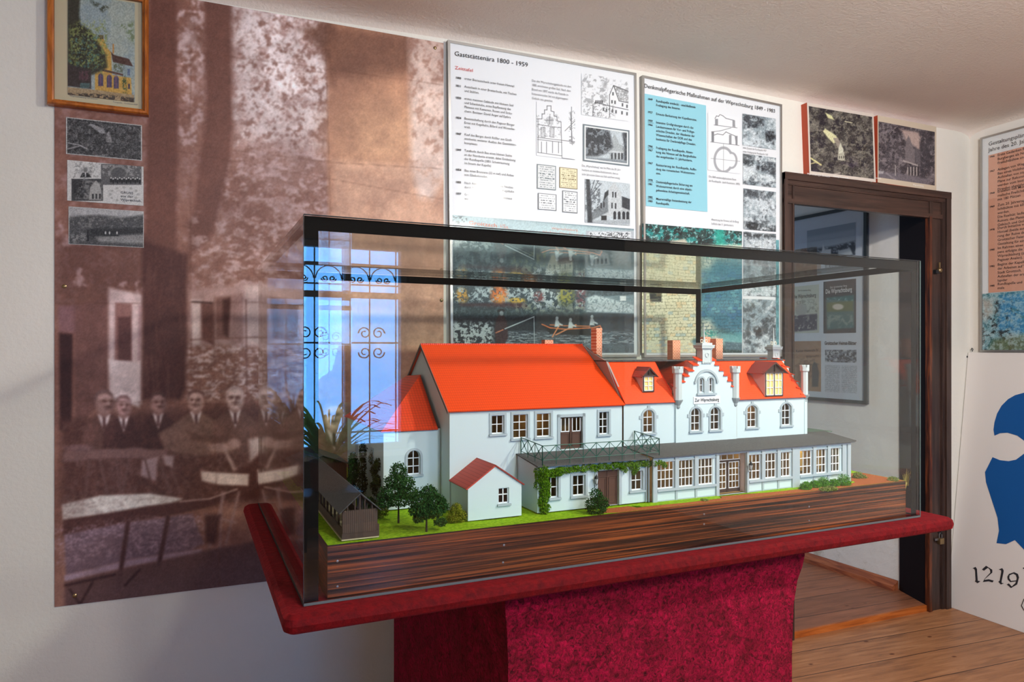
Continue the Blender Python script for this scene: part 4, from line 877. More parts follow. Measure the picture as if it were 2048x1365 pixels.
bw(1487, 463, 1552, 530, 45, [([(1487, 465), (1552, 470), (1552, 476), (1487, 474)], (40, 44, 48), 2), ([(1492, 478), (1552, 482), (1552, 500), (1490, 496)], (206, 212, 214), 2)])
bw(1487, 531, 1553, 594, 48, [([(1490, 572), (1550, 574), (1550, 592), (1490, 590)], (214, 220, 224), 3)], base=(150, 168, 172))
bw(1486, 598, 1552, 706, 52, [([(1492, 640), (1500, 640), (1504, 690), (1494, 690)], (60, 70, 76), 2), ([(1506, 655), (1520, 650), (1526, 672), (1508, 674)], (24, 28, 34), 2), ([(1524, 640), (1536, 632), (1538, 668), (1526, 668)], (50, 58, 64), 2), ([(1540, 634), (1550, 634), (1550, 680), (1540, 676)], (60, 68, 74), 2)], base=(140, 156, 164))
# wall and forest picture of the second panel
cv = wall_canvas(1284, 447, 1484, 706, YP, 230, 290, (36, 60, 58))
cv.tex(7, .50, .60, (30, 150, 146), .85, 3, (1284, 444, 1484, 500, 3)); cv.tex(5, .60, .68, (170, 220, 216), .8, 4, (1284, 444, 1484, 500, 3)); cv.tex(9, .55, .62, (24, 26, 28), .9, 5, (1284, 450, 1420, 500, 6))
cv.poly([(1430, 460), (1448, 460), (1450, 500), (1432, 500)], (30, 170, 150), 4, .8)
cv.poly([(1340, 482), (1370, 478), (1380, 490), (1340, 490)], (196, 190, 170), 2)
cv.poly([(1280, 490), (1494, 490), (1494, 600), (1280, 560)], (214, 222, 196), 3)
cv.poly([(1280, 500), (1400, 520), (1400, 715), (1280, 715)], (226, 222, 190), 4)
cv.poly([(1412, 520), (1500, 530), (1500, 600), (1412, 590)], (70, 140, 152), 12, .9); cv.poly([(1402, 575), (1500, 575), (1500, 680), (1402, 640)], (64, 128, 146), 4); cv.poly([(1410, 625), (1500, 620), (1500, 660), (1430, 660)], (44, 110, 132), 6, .8)
cv.poly([(1402, 640), (1420, 640), (1440, 672), (1500, 680), (1500, 690), (1402, 690)], (206, 208, 190), 8); cv.poly([(1430, 662), (1500, 668), (1500, 690), (1450, 690)], (96, 170, 176), 6, .8)
cv.poly([(1450, 684), (1500, 688), (1500, 702), (1450, 700)], (80, 110, 122), 2)
cv.poly([(1299, 584), (1323, 586), (1323, 604), (1300, 604)], (40, 46, 46), 1); cv.ell(1420, 668, 14, 7, (30, 150, 140), .4, .9, 0, (3, .4, .5, 3)); cv.ell(1392, 684, 8, 7, (40, 100, 120), .4, .8)
# stone courses
ax = (cv.px-1284)/10.5; ay = (cv.py-500)/6.3+(cv.px-1284)*.004+.35*fbm(cv.px/24, cv.py/24, 2, 7)
row = np.floor(ay); ax = ax+row*.5+.4*vnoise(row*3.7, row*0+1, 4); fx = np.abs(ax-np.floor(ax)-.5); fy = np.abs(ay-row-.5)
j = np.maximum(smooth(.42, .48, fx), smooth(.34, .46, fy))*smooth(.30, .50, vnoise(cv.px/3, cv.py/3, 9))
tone = vnoise(np.floor(ax)*1.7, row*2.3, 5); cv.mix(j*.75*(cv.py > 496)*(cv.py < 684)*(cv.px < 1402), (110, 120, 84)); cv.mix(j*.85*(cv.py > 500)*(cv.py < 668)*(cv.px >= 1402), (22, 70, 88)); cv.mix((tone > .7)*.5*(cv.py > 500)*(cv.py < 625)*(cv.px >= 1402)*(1-j), (120, 176, 178)); cv.mix((tone < .25)*.5*(cv.py > 540)*(cv.py < 640)*(cv.px >= 1402)*(1-j), (40, 100, 150)); cv.mix(j*.5*(cv.py >= 684), (150, 170, 172))
tone = vnoise(np.floor(ax)*1.7, row*2.3, 5); cv.mix((tone > .72)*.35*(cv.py > 500)*(cv.px < 1402)*(1-j), (226, 180, 120)); cv.mix((tone < .2)*.4*(cv.py > 620)*(cv.px < 1402)*(1-j), (120, 170, 200))
cv.grain(1.6, .12, 23); put(cv, 'ruin_wall_picture', P2, O2)
cv = wall_canvas(1552, 480, 1558, 706, YP, 8, 120, (60, 120, 130)); cv.tex(5, .4, .6, (110, 170, 176), .8, 3); put(cv, 'picture_margin', P2, O2)

# ---------------------------------------------------------------- two photo boards above the door
def photo_board(label, q, th, paint, inset, paper, caps):
    TL, TR, BR_, BL = [Vector(p) for p in q]; n = Vector((0, -1, 0))
    t = empty('photo_board', BL, label, 'photo board'); t['group'] = 'photo boards above the door'
    MB().prism([p-BL for p in (TL, TR, BR_, BL)], n*th).build('red_board', M_REDEDGE, t)
    cvs = Canvas(TL+n*(th+.001), TR-TL, BL-TL, 240, 190, paper); paint(cvs)
    a, b, c, d = inset; m = (cvs.u < a) | (cvs.u > b) | (cvs.v < c) | (cvs.v > d); cvs.mix(m*1., paper)
    o = cvs.build('print', M_PRINT, t); o.location = -BL
    lt = Lettering(n)
    for s_, x, y, sz in caps: lt.block([s_], wall_pt(x, y, -th-.0018)-BL, U, sz, .01, 1.1)
    lt.build('caption', M_WHITEINK, t)
def aerial(cv):
    cv.img[:] = np.array((62, 58, 56))/255; cv.tex(10, .48, .62, (110, 106, 98), .8, 3); cv.tex(5, .55, .66, (140, 136, 120), .6, 4); cv.tex(12, .42, .3, (34, 30, 38), .8, 6); cv.tex(30, .5, .7, (74, 60, 80), .4, 7, (1600, 320, 1740, 370, 12))
    cv.poly([(1646, 263), (1650, 257), (1672, 271), (1676, 278), (1668, 288), (1656, 276)], (206, 204, 160), 1.2); cv.poly([(1666, 276), (1676, 276), (1682, 290), (1676, 296)], (140, 132, 120), 1)
    cv.poly([(1677, 296), (1681, 285), (1687, 300), (1685, 322), (1676, 318)], (196, 196, 176), 1); cv.poly([(1676, 308), (1688, 304), (1690, 322), (1676, 320)], (170, 168, 150), 1)
    for x in (1679, 1683, 1687): cv.rect(x-.8, 312, x+.6, 317, (60, 56, 56), .4)
    cv.poly([(1650, 225), (1664, 232), (1668, 240), (1656, 236)], (200, 200, 150), 1)
    cv.line([(1610, 309), (1642, 330)], 3, (206, 200, 140), 1); cv.line([(1610, 331), (1632, 325)], 2, (190, 180, 130), .8); cv.line([(1690, 243), (1704, 246)], 1.6, (210, 206, 170), .6); cv.line([(1656, 352), (1680, 346)], 3, (170, 160, 150), 1)
    cv.grain(1.4, .14, 3)
photo_board('square aerial photo of an inn among trees on a red-edged board above the door', (wall_pt(1602, 210), wall_pt(1734.5, 232.8), wall_pt(1735.5, 365.5), wall_pt(1607, 352)), .034, aerial, (.025, .975, .045, .955), (206, 196, 184), [('Wiprechtsburg b. Groitzsch', 1614, 349, .011), ('Hinweg: Kreuzstraße', 1667, 354, .010)])
def street(cv):
    cv.img[:] = np.array((70, 64, 68))/255; cv.tex(8, .50, .62, (116, 108, 112), .8, 13); cv.tex(4, .55, .66, (140, 132, 132), .6, 14); cv.tex(14, .44, .3, (36, 32, 38), .7, 16)
    cv.poly([(1798, 258), (1842, 266), (1840, 300), (1828, 292), (1812, 280), (1804, 262)], (170, 150, 142), 2.5)
    cv.poly([(1810, 300), (1813, 280), (1817, 271), (1821, 280), (1826, 296), (1830, 300), (1830, 330), (1812, 324)], (112, 104, 106), 1); cv.poly([(1830, 296), (1842, 302), (1842, 330), (1830, 326)], (90, 84, 88), 1)
    cv.poly([(1806, 320), (1836, 330), (1836, 333), (1806, 323)], (160, 152, 148), .8)
    for x in (1816, 1822, 1828, 1834): cv.rect(x-1.6, 334, x+1, 352, (150, 142, 138), .6); cv.rect(x+1, 334, x+3.4, 352, (44, 40, 44), .6)
    cv.poly([(1838, 262), (1860, 262), (1860, 352), (1842, 352)], (56, 52, 58), 2, .9, (5, .25, .5, 17))
    cv.poly([(1738, 340), (1790, 346), (1860, 358), (1860, 380), (1738, 372)], (104, 98, 104), 2.5); cv.poly([(1738, 340), (1768, 343), (1766, 348), (1738, 347)], (160, 156, 158), 1); cv.line([(1772, 346), (1800, 366)], 3, (130, 124, 128), 1.2)
    cv.rect(1790, 330, 1791.5, 352, (170, 164, 160), .5); cv.grain(1.4, .10, 5)
photo_board('cream bordered photo of a street by the stepped gable inn, right board above the door', (wall_pt(1744, 234.6), wall_pt(1861, 257), wall_pt(1859, 387), wall_pt(1744, 367.8)), .030, street, (.015, .972, .085, .925), (196, 182, 160), [('Groitzsch', 1748, 357, .011), ('Wiprechtsburg', 1826, 371, .011)])

# ---------------------------------------------------------------- board on the right wall
XB = XR-.0
TLr = xplane_pt(1965, 278, XB); zt, zb = 2.365, 1.284; y0_ = -.068; y1_ = -.86
P3_, O3 = panel('information_board', 'white board headed Gestaltungspläne with a salmon text field on the right wall', (Vector((XB, y0_, zt)), Vector((XB, y1_, zt)), Vector((XB, y1_, zb)), Vector((XB, y0_, zb))))
def rp(px, py, off=.0185): return xplane_pt(px, py, XB-off)
q0 = rp(1977, 311); q1 = rp(1977, 586)
MB().prism([Vector((XB-.0185, q0.y, q0.z))-O3, Vector((XB-.0185, -.80, q0.z))-O3, Vector((XB-.0185, -.80, q1.z))-O3, Vector((XB-.0185, q0.y, q1.z))-O3], (.001, 0, 0)).build('salmon_field', M_SALMON, P3_)
lt = Lettering((-1, 0, 0)); UR = (0, -1, 0)
lt.block(['Gestaltungspläne für die 60er und 70er', 'Jahre des 20. Jahrhunderts'], rp(1977, 292, .0192)-O3, UR, .027, .030, 1.0)
rr = [('1966', 'Erste Gedanken für|Burgberges als Naherholung|Freilichtbühne und Gaststätte', 316), ('1967', 'Anlegen von Wegen|Bau eines Holzbungalows|Aufstellen von sog. Pilzen|Pläne zur Rekonstruktion|werden vom Institut für|Dresden abgelehnt.', 345), ('1968', 'Erstellen von Modellen|malische Freilichtbühne|mit 180 Plätzen', 389), ('1969', 'Zum 20. Jahrestag der|lichtbühne mit 600 Plätzen|werden.|Die Realität: laufender|Ruinen; das Plateau|Gebüsch und Goldregen', 416),
    ('1978', 'Durch Initiative von Z|Hocuel (beide aus Leipzig)|rung der Ruine des Turms|Groitzscher Feierabend|Gestaltung für eine', 462), ('1980', 'Im Rahmen eines solchen|pens erfolgte die Würdi-|Wiprechtsburg (zu 1|Pegauer Analen).', 502), ('1982', 'Beginn der Kapellen|der Arbeiten auf Wei|Stadt Groitzsch.|Aufstellen der ersten|lapidar', 535), ('1985', 'Rundkapelle und|male', 574)]
for yr, tx, y in rr:
    lt.block([yr], rp(1979, y, .0196)-O3, UR, .012, .016, 1.05, .03); lt.block(tx.split('|'), rp(1995, y-3, .0196)-O3, UR, .0178, .0196, .98, .006)
lt.build('lettering', M_INK, P3_)
a = rp(1967.5, 572); cv = Canvas((XB-.0182, y0_-.01, rp(1967, 588).z), (0, -.78, 0), (0, 0, -(rp(1967, 588).z-zb-.01)), 220, 110, (140, 180, 190))
cv.tex(16, .48, .6, (60, 120, 132), .9, 3); cv.tex(7, .52, .62, (36, 40, 40), .9, 4, (1960, 600, 2048, 705, 6)); cv.poly([(2000, 590), (2060, 585), (2060, 670), (1995, 660)], (60, 140, 190), 5, .9, (10, .2, .5, 5)); cv.poly([(1962, 600), (1985, 596), (1990, 625), (1968, 640)], (206, 200, 190), 5, .8); cv.poly([(1985, 680), (2060, 668), (2060, 705), (1975, 705)], (110, 120, 84), 5, .8); cv.tex(6, .5, .6, (190, 214, 220), .6, 8); cv.grain(1.5, .14, 3)
o = cv.build('landscape_picture', M_PRINT, P3_); o.location = -O3

# ---------------------------------------------------------------- coat of arms board leaning on the right wall
BLw = Vector((3.425, -.004, 0.001)); lean = Vector((3.583, -.004, 1.281))-BLw; ub = Vector((0, -1, 0)); nb = Vector((-lean.z, 0, lean.x)).normalized()
cb = empty('coat_of_arms_board', BLw, 'tall white board with a blue heraldic figure and black 1219, leaning right of the door', 'painted board')
MB().prism([Vector((0,0,0)), ub*1.05, ub*1.05+lean, lean], -nb*.012).build('board', M_WHITEB, cb)
def bp(px, py, off=.0015): return plane_pt(px, py, BLw+nb*off, nb)-BLw
dome = [(1989, 872), (1987, 860), (1989, 845), (1994, 828), (2003, 812), (2016, 799), (2030, 791), (2048, 786), (2070, 786), (2110, 800), (2140, 830), (2150, 872), (2120, 862), (2095, 862), (2075, 872), (2062, 890), (2048, 882), (2035, 872), (2015, 866), (2000, 867)]
low = [(1985, 915), (2000, 921), (2017, 923), (2032, 920), (2048, 908), (2062, 895), (2080, 905), (2110, 925), (2150, 915), (2165, 950), (2150, 1000), (2140, 1060), (2150, 1100), (2120, 1098), (2095, 1085), (2075, 1110), (2062, 1112), (2048, 1100), (2030, 1081), (2012, 1089), (1993, 1087), (1998, 1062), (1995, 1036), (1983, 999), (1972, 965), (1970, 945)]
def stamp(pts, off=.0015):
    mb = MB(); P = [bp(x, y, off) for x, y in pts]
    from mathutils.geometry import tessellate_polygon
    tri = tessellate_polygon([P]); mb.add(P, [tuple(t) for t in tri]); return mb
stamp(dome).build('blue_figure', M_BLUE, cb); stamp(low).build('blue_figure', M_BLUE, cb)
def gz(x, y): return (1880+x/7.185, 1100+y/7.185)
digits = [[(465,272),(510,248),(532,278),(532,300),(543,448),(580,455),(540,484),(502,455),(512,440),(505,300),(490,275)],
    [(603,284),(662,232),(752,290),(752,330),(648,420),(640,436),(700,426),(772,445),(756,472),(700,455),(616,466),(640,420),(724,330),(718,290),(690,260),(632,304)],
    [(845,285),(895,266),(916,300),(912,330),(886,452),(886,480),(920,484),(876,502),(838,462),(858,445),(880,320),(878,296)],
    [(1065,324),(1120,350),(1136,400),(1110,500),(1020,553),(960,500),(990,486),(1030,530),(1085,480),(1104,410),(1090,365),(1055,345),(1000,370),(996,410),(1020,450),(1100,442),(1100,455),(1010,468),(975,430),(968,390),(990,350)]]
for dg_ in digits: stamp([gz(*p) for p in dg_], .0018).build('painted_digit', M_INK, cb)
stamp([(2045, 1137), (2060, 1130), (2062, 1165), (2056, 1170), (2052, 1142)], .0018).build('painted_stroke', M_INK, cb)
MB().path([bp(x, y, .002) for x, y in ((2060, 1190), (2048, 1199), (2043, 1212), (2048, 1221), (2060, 1226))], .0016, 4).build('painted_stroke', M_INK, cb)
o = MB().lathe(0, 0, [(.0005,0),(.005,0),(.005,.002),(.0005,.003)], 10).build('nail', M_IRON, cb); o.location = bp(1934, 714, .001); o.rotation_euler = (0, -math.pi/2, 0)
c = xplane_pt(1942, 702, 3.582)
o = MB().path([(0,0,0),(0,-.004,.012),(0,.002,.018),(0,.006,.012),(0,.004,.006)], .0016).build('wall_hook', M_IRON); o.location = (3.592, c.y, c.z-.004); tag(o, 'tiny wire hook above the corner of the white coat of arms board', 'hook')

# ---------------------------------------------------------------- poster of book covers on the side wall of the next room
Ps = Vector((3.35, .213, 0)); us = Vector((-.069, .997, 0)).normalized(); ns = Vector((-.997, -.069, 0)).normalized()
def sp(px, py, off=0.0): return plane_pt(px, py, Ps+ns*off, ns)
q_ = sp(1738, 808); s0 = (q_-Ps).dot(us); z0 = .995; z1 = 2.10; s1 = s0+.80
def SW(s, z, off=0.0): return Vector((Ps.x, Ps.y, z))+us*s+ns*off
OB = SW(s0, z0)
bt = empty('book_cover_poster', OB, 'dark framed poster of old book covers on the next room wall, through the doorway', 'poster')
mb = MB(); fw = .018
for a in ((s0, s1, z0, z0+fw), (s0, s1, z1-fw, z1), (s0, s0+fw, z0, z1), (s1-fw, s1, z0, z1)):
    mb.prism([SW(a[0], a[2])-OB, SW(a[1], a[2])-OB, SW(a[1], a[3])-OB, SW(a[0], a[3])-OB], ns*.022)
mb.build('dark_frame', M_DARKALU, bt)
MB().prism([SW(s0, z0)-OB, SW(s1, z0)-OB, SW(s1, z1)-OB, SW(s0, z1)-OB], ns*.010).build('sheet', mat('pale_sheet', rgb(206, 212, 222), .5), bt)
MB().prism([SW(s0, z0, .014)-OB, SW(s1, z0, .014)-OB, SW(s1, z1, .014)-OB, SW(s0, z1, .014)-OB], ns*.0015).build('poster_glass', M_POSTERGLASS, bt)
def side_cv(x0, y0, x1, y1, W, H, base):
    a = sp(x0, y0, .0112); b = sp(x1, y1, .0112); sa = (a-Ps).dot(us); sb = (b-Ps).dot(us)
    return Canvas(SW(sa, a.z, .0112), us*(sb-sa), (0, 0, b.z-a.z), W, H, base)
def sput(c, nm='cover_print'): o = c.build(nm, M_PRINT, bt); o.location = -OB
cv = side_cv(1614, 462, 1711, 510, 100, 60, (150, 160, 172)); cv.poly([(1610, 476), (1712, 458), (1712, 520), (1610, 520)], (176, 184, 192), 3); cv.poly([(1614, 500), (1660, 494), (1712, 482), (1712, 520), (1614, 520)], (56, 62, 72), 3, .95, (5, .2, .5, 3)); cv.poly([(1644, 500), (1646, 488), (1650, 500), (1662, 498), (1662, 510), (1640, 510)], (206, 210, 212), 1); cv.poly([(1676, 502), (1700, 496), (1706, 510), (1676, 512)], (190, 196, 200), 1.5); sput(cv)
cv = side_cv(1586, 574, 1638, 666, 80, 120, (192, 196, 184)); cv.tex(6, .54, .6, (120, 120, 112), .6, 3, (1586, 600, 1636, 640, 3)); cv.ell(1602, 620, 12, 12, (170, 172, 166), .1); cv.poly([(1588, 632), (1634, 628), (1634, 660), (1588, 664)], (74, 68, 84), 1.5, 1, (5, .15, .5, 5)); sput(cv)
cv = side_cv(1647, 564, 1712, 666, 90, 120, (58, 60, 64)); cv.poly([(1652, 596), (1708, 590), (1708, 656), (1654, 660)], (60, 110, 112), 2); cv.tex(6, .5, .62, (150, 190, 190), .8, 6, (1654, 596, 1706, 612, 3)); cv.poly([(1654, 606), (1706, 602), (1706, 622), (1654, 624)], (96, 110, 66), 2, .9); cv.ell(1676, 614, 11, 6, (206, 202, 190), .2); cv.tex(7, .5, .6, (140, 160, 150), .7, 7, (1654, 630, 1706, 656, 3)); sput(cv)
cv = side_cv(1589, 683, 1642, 784, 80, 120, (166, 128, 100)); cv.tex(4, .58, .66, (110, 74, 60), .7, 8, (1590, 715, 1630, 770, 3)); cv.poly([(1624, 734), (1628, 724), (1634, 728), (1638, 745), (1636, 774), (1624, 774)], (70, 66, 72), 1.5); cv.poly([(1594, 730), (1620, 722), (1618, 766), (1598, 766)], (128, 86, 62), 3, .7); sput(cv)
cv = side_cv(1650, 700, 1713, 726, 90, 40, (120, 130, 140)); cv.tex(5, .45, .6, (206, 210, 214), .8, 9); cv.tex(4, .5, .6, (50, 54, 60), .8, 10); sput(cv)
cv = side_cv(1650, 730, 1714, 788, 100, 100, (200, 206, 214)); r_ = np.abs(cv.v*28-np.floor(cv.v*28)-.5); cv.mix((r_ > .22)*smooth(.3, .5, vnoise(cv.px/1.1, cv.py/1.6, 5))*(np.abs(cv.u-.5) > .03)*.55, (120, 126, 136)); sput(cv)
cv = side_cv(1590, 500, 1634, 560, 60, 60, (170, 150, 130)); cv.tex(8, .5, .6, (120, 84, 70), .8, 11); sput(cv)
lt = Lettering(ns)
def sfit(s_, a, b, h, bold=0.0): lt.fit(s_, sp(a[0], a[1], .0118)-OB, sp(b[0], b[1], .0118)-OB, h, bold)
sfit('Der Groitzscher Berg', (1596, 583), (1622, 582), .010); sfit('Die Wiprechtsburg', (1586, 598), (1632, 594), .024, .01); sfit('Kaiser Heinrich IV.', (1592, 705), (1638, 703), .016); sfit('Wiprecht', (1612, 716), (1638, 714), .014); sfit('von', (1620, 724), (1630, 723), .012); sfit('Groitzsch', (1606, 732), (1638, 731), .014); sfit('Groitzscher Heimat-Blätter', (1649, 690), (1713, 690), .020, .03)
lt.build('dark_lettering', M_INK, bt)
lt = Lettering(ns); sfit('Der Groitzscher Berg', (1660, 577), (1694, 573), .010); sfit('Die Wiprechtsburg', (1651, 588), (1704, 583), .026, .01); lt.build('pale_lettering', M_WHITEINK, bt)
# ---------------------------------------------------------------- velvet table
TZ = .85; CR = math.radians(1.4)
_d = ray(607.5, 1214); _t = (TZ-EYE)/_d[2]
CO = Vector((_d[0]*_t, CAMY+_d[1]*_t, TZ))              # front left foot of the glass case
EX = Vector((math.cos(CR), math.sin(CR), 0)); EY = Vector((-math.sin(CR), math.cos(CR), 0))
def cw(x, y, z=0.0): return CO+EX*x+EY*y+Vector((0, 0, z))
def loc_y(px, py, y):
    """photo point on the plane at depth y of the case, in case coordinates"""
    p = plane_pt(px, py, cw(0, y), EY)-CO
    return (p.dot(EX), y, p.z)
def loc_z(px, py, z):
    p = plane_pt(px, py, (0, 0, TZ+z), (0, 0, 1))-CO
    return (p.dot(EX), p.dot(EY), z)
def cthing(name, label, cat, base, group=None): return empty(name, cw(*base), label, cat, group, CR)
LX, DY, HZ = 1.595, .893, .684
tb = cthing('velvet_table', 'table covered in red velvet with a crushed velvet pedestal, carrying the glass case', 'table', (.8, .45, -TZ))
B0 = (.8, .45, -TZ)
def off(mb, b): mb.v = [(v[0]-b[0], v[1]-b[1], v[2]-b[2]) for v in mb.v]; return mb
# rounded slab
mb = MB(); X0, X1, Y0, Y1 = -.040, 1.680, -.046, .925
prof = [(.012, -.0335), (.003, -.028), (0, -.017), (.003, -.006), (.012, -.0003)]
def ring(i, z, r=.022, n=5):
    pts = []
    for cx, cy, a0 in ((X1-r, Y0+r, -90), (X1-r, Y1-r, 0), (X0+r, Y1-r, 90), (X0+r, Y0+r, 180)):
        for k in range(n+1):
            a = math.radians(a0+90*k/n); pts.append((cx+(r-i)*math.cos(a), cy+(r-i)*math.sin(a), z))
    return pts
rings = [ring(i, z) for i, z in prof]; n = len(rings[0]); vs = [p for r_ in rings for p in r_]
fs = [(j*n+k, j*n+(k+1) % n, (j+1)*n+(k+1) % n, (j+1)*n+k) for j in range(len(rings)-1) for k in range(n)]
fs += [tuple(range(n))[::-1], tuple(range((len(rings)-1)*n, len(rings)*n))]
mb.add(vs, fs); off(mb, B0).build('tabletop', M_VELVET, tb)
# pedestal, fabric pulled in below the slab
mb = MB(); PY0 = .02; PX0 = loc_y(1012, 1200, PY0)[0]; PX1 = loc_y(1607, 1130, PY0)[0]-.007; _p = plane_pt(776, 1235, cw(PX0, 0), EX)-CO; PY1 = _p.dot(EY)
print('ped', PX0, PX1, PY1)
lev = [(-.034, .012), (-.06, .012), (-.085, .004), (-.12, -.014), (-.18, -.028), (-.30, -.034), (-.55, -.034), (-.80, -.030), (-.849, -.028)]
vs = []; N = 40
for z, o in lev:
    ring_ = []
    w_ = PX1-PX0+2*o; 
    pts = [(PX0-o*.3, PY0-o*.3), (PX1+o*.6, PY0-o*.3), (PX1+o*.6, PY1+o), (PX0-o*.3, PY1+o)]
    for e in range(4):
        a, b = pts[e], pts[(e+1) % 4]
        for k in range(N//4):
            t = k/(N//4); x = a[0]+(b[0]-a[0])*t; y = a[1]+(b[1]-a[1])*t
            if z < -.07 and 0 < k: y += .003*math.sin(x*41+z*9)*(1 if e in (0, 2) else 0); x += .003*math.sin(y*43+z*7)*(1 if e in (1, 3) else 0)
            ring_.append((x, y, z))
    vs += ring_
n = N; fs = [((j+1)*n+k, (j+1)*n+(k+1) % n, j*n+(k+1) % n, j*n+k) for j in range(len(lev)-1) for k in range(n)]+[tuple(range(n)), tuple(range((len(lev)-1)*n, len(lev)*n))[::-1]]
mb.add(vs, fs); off(mb, B0).build('pedestal', M_CRUSHED, tb, smooth=False)

# ---------------------------------------------------------------- glass display case
gc = cthing('glass_display_case', 'large glass showcase with black borders standing on the red velvet table', 'display case', (0, 0, .0005))
T = .005
MB().box(0, LX, 0, T, .004, HZ).build('front_pane', M_GLASS, gc)
MB().box(0, LX, DY-T, DY, .004, HZ).build('back_pane', M_GLASS, gc)
MB().box(0, T, T+.0005, DY-T-.0005, .004, HZ).build('left_pane', M_GLASS, gc)
MB().box(LX-T, LX, T+.0005, DY-T-.0005, .004, HZ).build('right_pane', M_GLASS, gc)
MB().box(T+.001, LX-T-.001, T+.001, DY-T-.001, HZ-T-.001, HZ-.001).build('top_pane', M_GLASS, gc)
SW_ = .024; yb = T+.0008
def strip(x0, x1, y0, y1, z0, z1): MB().box(x0, x1, y0, y1, z0, z1).build('black_border', M_BLACK, gc)
strip(.0015, SW_+.002, yb, yb+.0012, .004, HZ-.001)
strip(LX-.026, LX-.008, yb, yb+.0012, .004, HZ-.03)
strip(SW_+.002, LX-.006, yb, yb+.0012, HZ-.026, HZ-.001)
strip(.0062, LX-.006, DY-T-.002, DY-T-.0008, HZ-.029, HZ-.007)
strip(LX-.029, LX-.0062, DY-T-.002, DY-T-.0008, .004, HZ-.029)
strip(.0058, .0070, .012, DY-.012, HZ-.026, HZ-.007)
strip(LX-.0075, LX-.0063, .012, DY-.012, HZ-.024, HZ-.007)
for i, a in enumerate(((0, LX, -.0012, -.0002, .0, .0045), (0, LX, DY+.0002, DY+.0012, 0, .0045), (-.0012, -.0002, 0, DY, 0, .0045), (LX+.0002, LX+.0012, 0, DY, 0, .0045))):
    MB().box(*a).build('seal', M_SEALD if i == 2 else M_SEAL, gc)
for x in (-.0008, LX+.0001): MB().box(x, x+.0009, -.0008, .0012, .004, HZ).build('cut_edge', M_EDGE if x > 0 else M_SEALD, gc)
MB().box(0, LX, -.0008, T, HZ, HZ+.0012).build('cut_edge', M_SEALD, gc)

# ---------------------------------------------------------------- diorama base
BX0, BX1, BY0, BY1, BZ = .0435, 1.5606, .016, .850, .097
db = cthing('diorama_base', 'rosewood veneered tray with green turf and brown paths carrying the model inn', 'model base', ((BX0+BX1)/2, (BY0+BY1)/2, .001))
BB = ((BX0+BX1)/2, (BY0+BY1)/2, .001)
def dpart(mb, name, m, **k): return off(mb, BB).build(name, m, db, **k)
mb = MB(); tw = .010
mb.box(BX0, BX1, BY0, BY0+tw, .001, BZ); mb.box(BX0, BX1, BY1-tw, BY1, .001, BZ); mb.box(BX0, BX0+tw, BY0+tw, BY1-tw, .001, BZ); mb.box(BX1-tw, BX1, BY0+tw, BY1-tw, .001, BZ)
dpart(mb, 'veneer_frame', M_VENEER)
for k, (px, py) in enumerate(((675, 1123), (675, 1174), (1008, 1091), (1006, 1126), (1408, 1029), (1408, 1049), (1618, 1014), (1618, 1042))):
    x, y, z = loc_y(px, py, BY0); mb = MB()
    mb.lathe(0, 0, [(.0003, 0), (.0022, 0), (.0022, .0008), (.0003, .0012)], 8); mb.v = [(x+v[0], y-v[2], z+v[1]) for v in mb.v]; dpart(mb, 'screw', M_STEEL)
M_TURF = mat('turf', rgb(130, 176, 24), 0.95, spec=.1); v_ = coords(M_TURF)
lk(M_TURF, ramp(M_TURF, noise(M_TURF, v_, 140, 4, .7), [(.3, rgb(96,146,10)), (.7, rgb(168,206,40))]), base_in(M_TURF)); bump(M_TURF, noise(M_TURF, v_, 500, 3, .7), .8, .002)
M_PATH = mat('gravel_path', rgb(176,96,56), 0.95, spec=.1); v_ = coords(M_PATH)
lk(M_PATH, ramp(M_PATH, noise(M_PATH, v_, 420, 4, .7), [(.35, rgb(140,74,42)), (.65, rgb(196,114,70))]), base_in(M_PATH)); bump(M_PATH, noise(M_PATH, v_, 600, 3, .7), .7, .002)
# uneven turf sheet
nx, ny = 150, 80; ax = np.linspace(BX0+.0005, BX1-.0005, nx); ay = np.linspace(BY0+.0005, BY1-.0005, ny)
GX, GY = np.meshgrid(ax, ay); GZ = .0955+.003*(fbm(GX*30, GY*30, 3, 5)-.4)
edge = np.minimum(np.minimum(GX-BX0, BX1-GX), np.minimum(GY-BY0, BY1-GY)); GZ = np.where(edge < .012, BZ+.0006, GZ)
def turf_h(x, y): return .0955+.003*float(fbm(np.array(x*30.), np.array(y*30.), 3, 5)-.4)
vs = [(float(GX[j, i]), float(GY[j, i]), float(GZ[j, i])) for j in range(ny) for i in range(nx)]
mb = MB().add(vs, [(j*nx+i, j*nx+i+1, (j+1)*nx+i+1, (j+1)*nx+i) for j in range(ny-1) for i in range(nx-1)])
g = dpart(mb, 'turf', M_TURF, smooth=True); tag(g, kind='stuff')
def flat(pts, z=.0982, th=.0015): return MB().prism([(x, y, z-th) for x, y in pts], (0, 0, th))
dpart(flat([(.640,.0585),(.625,.028),(.66,.0175),(1.20,.0175),(1.556,.0175),(1.556,.185),(1.50,.215),(1.435,.12),(1.415,.052),(1.30,.041),(1.08,.050),(.97,.058),(.96,.040),(.72,.040),(.71,.060)]), 'gravel_path', M_PATH)
dpart(flat([(.72,.060),(.735,.044),(.85,.036),(.955,.040),(.965,.0625),(.80,.070)], .0992), 'grass_strip', M_TURF)
dpart(flat([(1.04,.060),(1.10,.046),(1.30,.044),(1.41,.050),(1.42,.064),(1.2,.068)], .0992), 'grass_strip', M_TURF)
dpart(flat([(1.43,.155),(1.48,.148),(1.556,.158),(1.556,.24),(1.45,.24)], .0990), 'grass_strip', M_TURF)

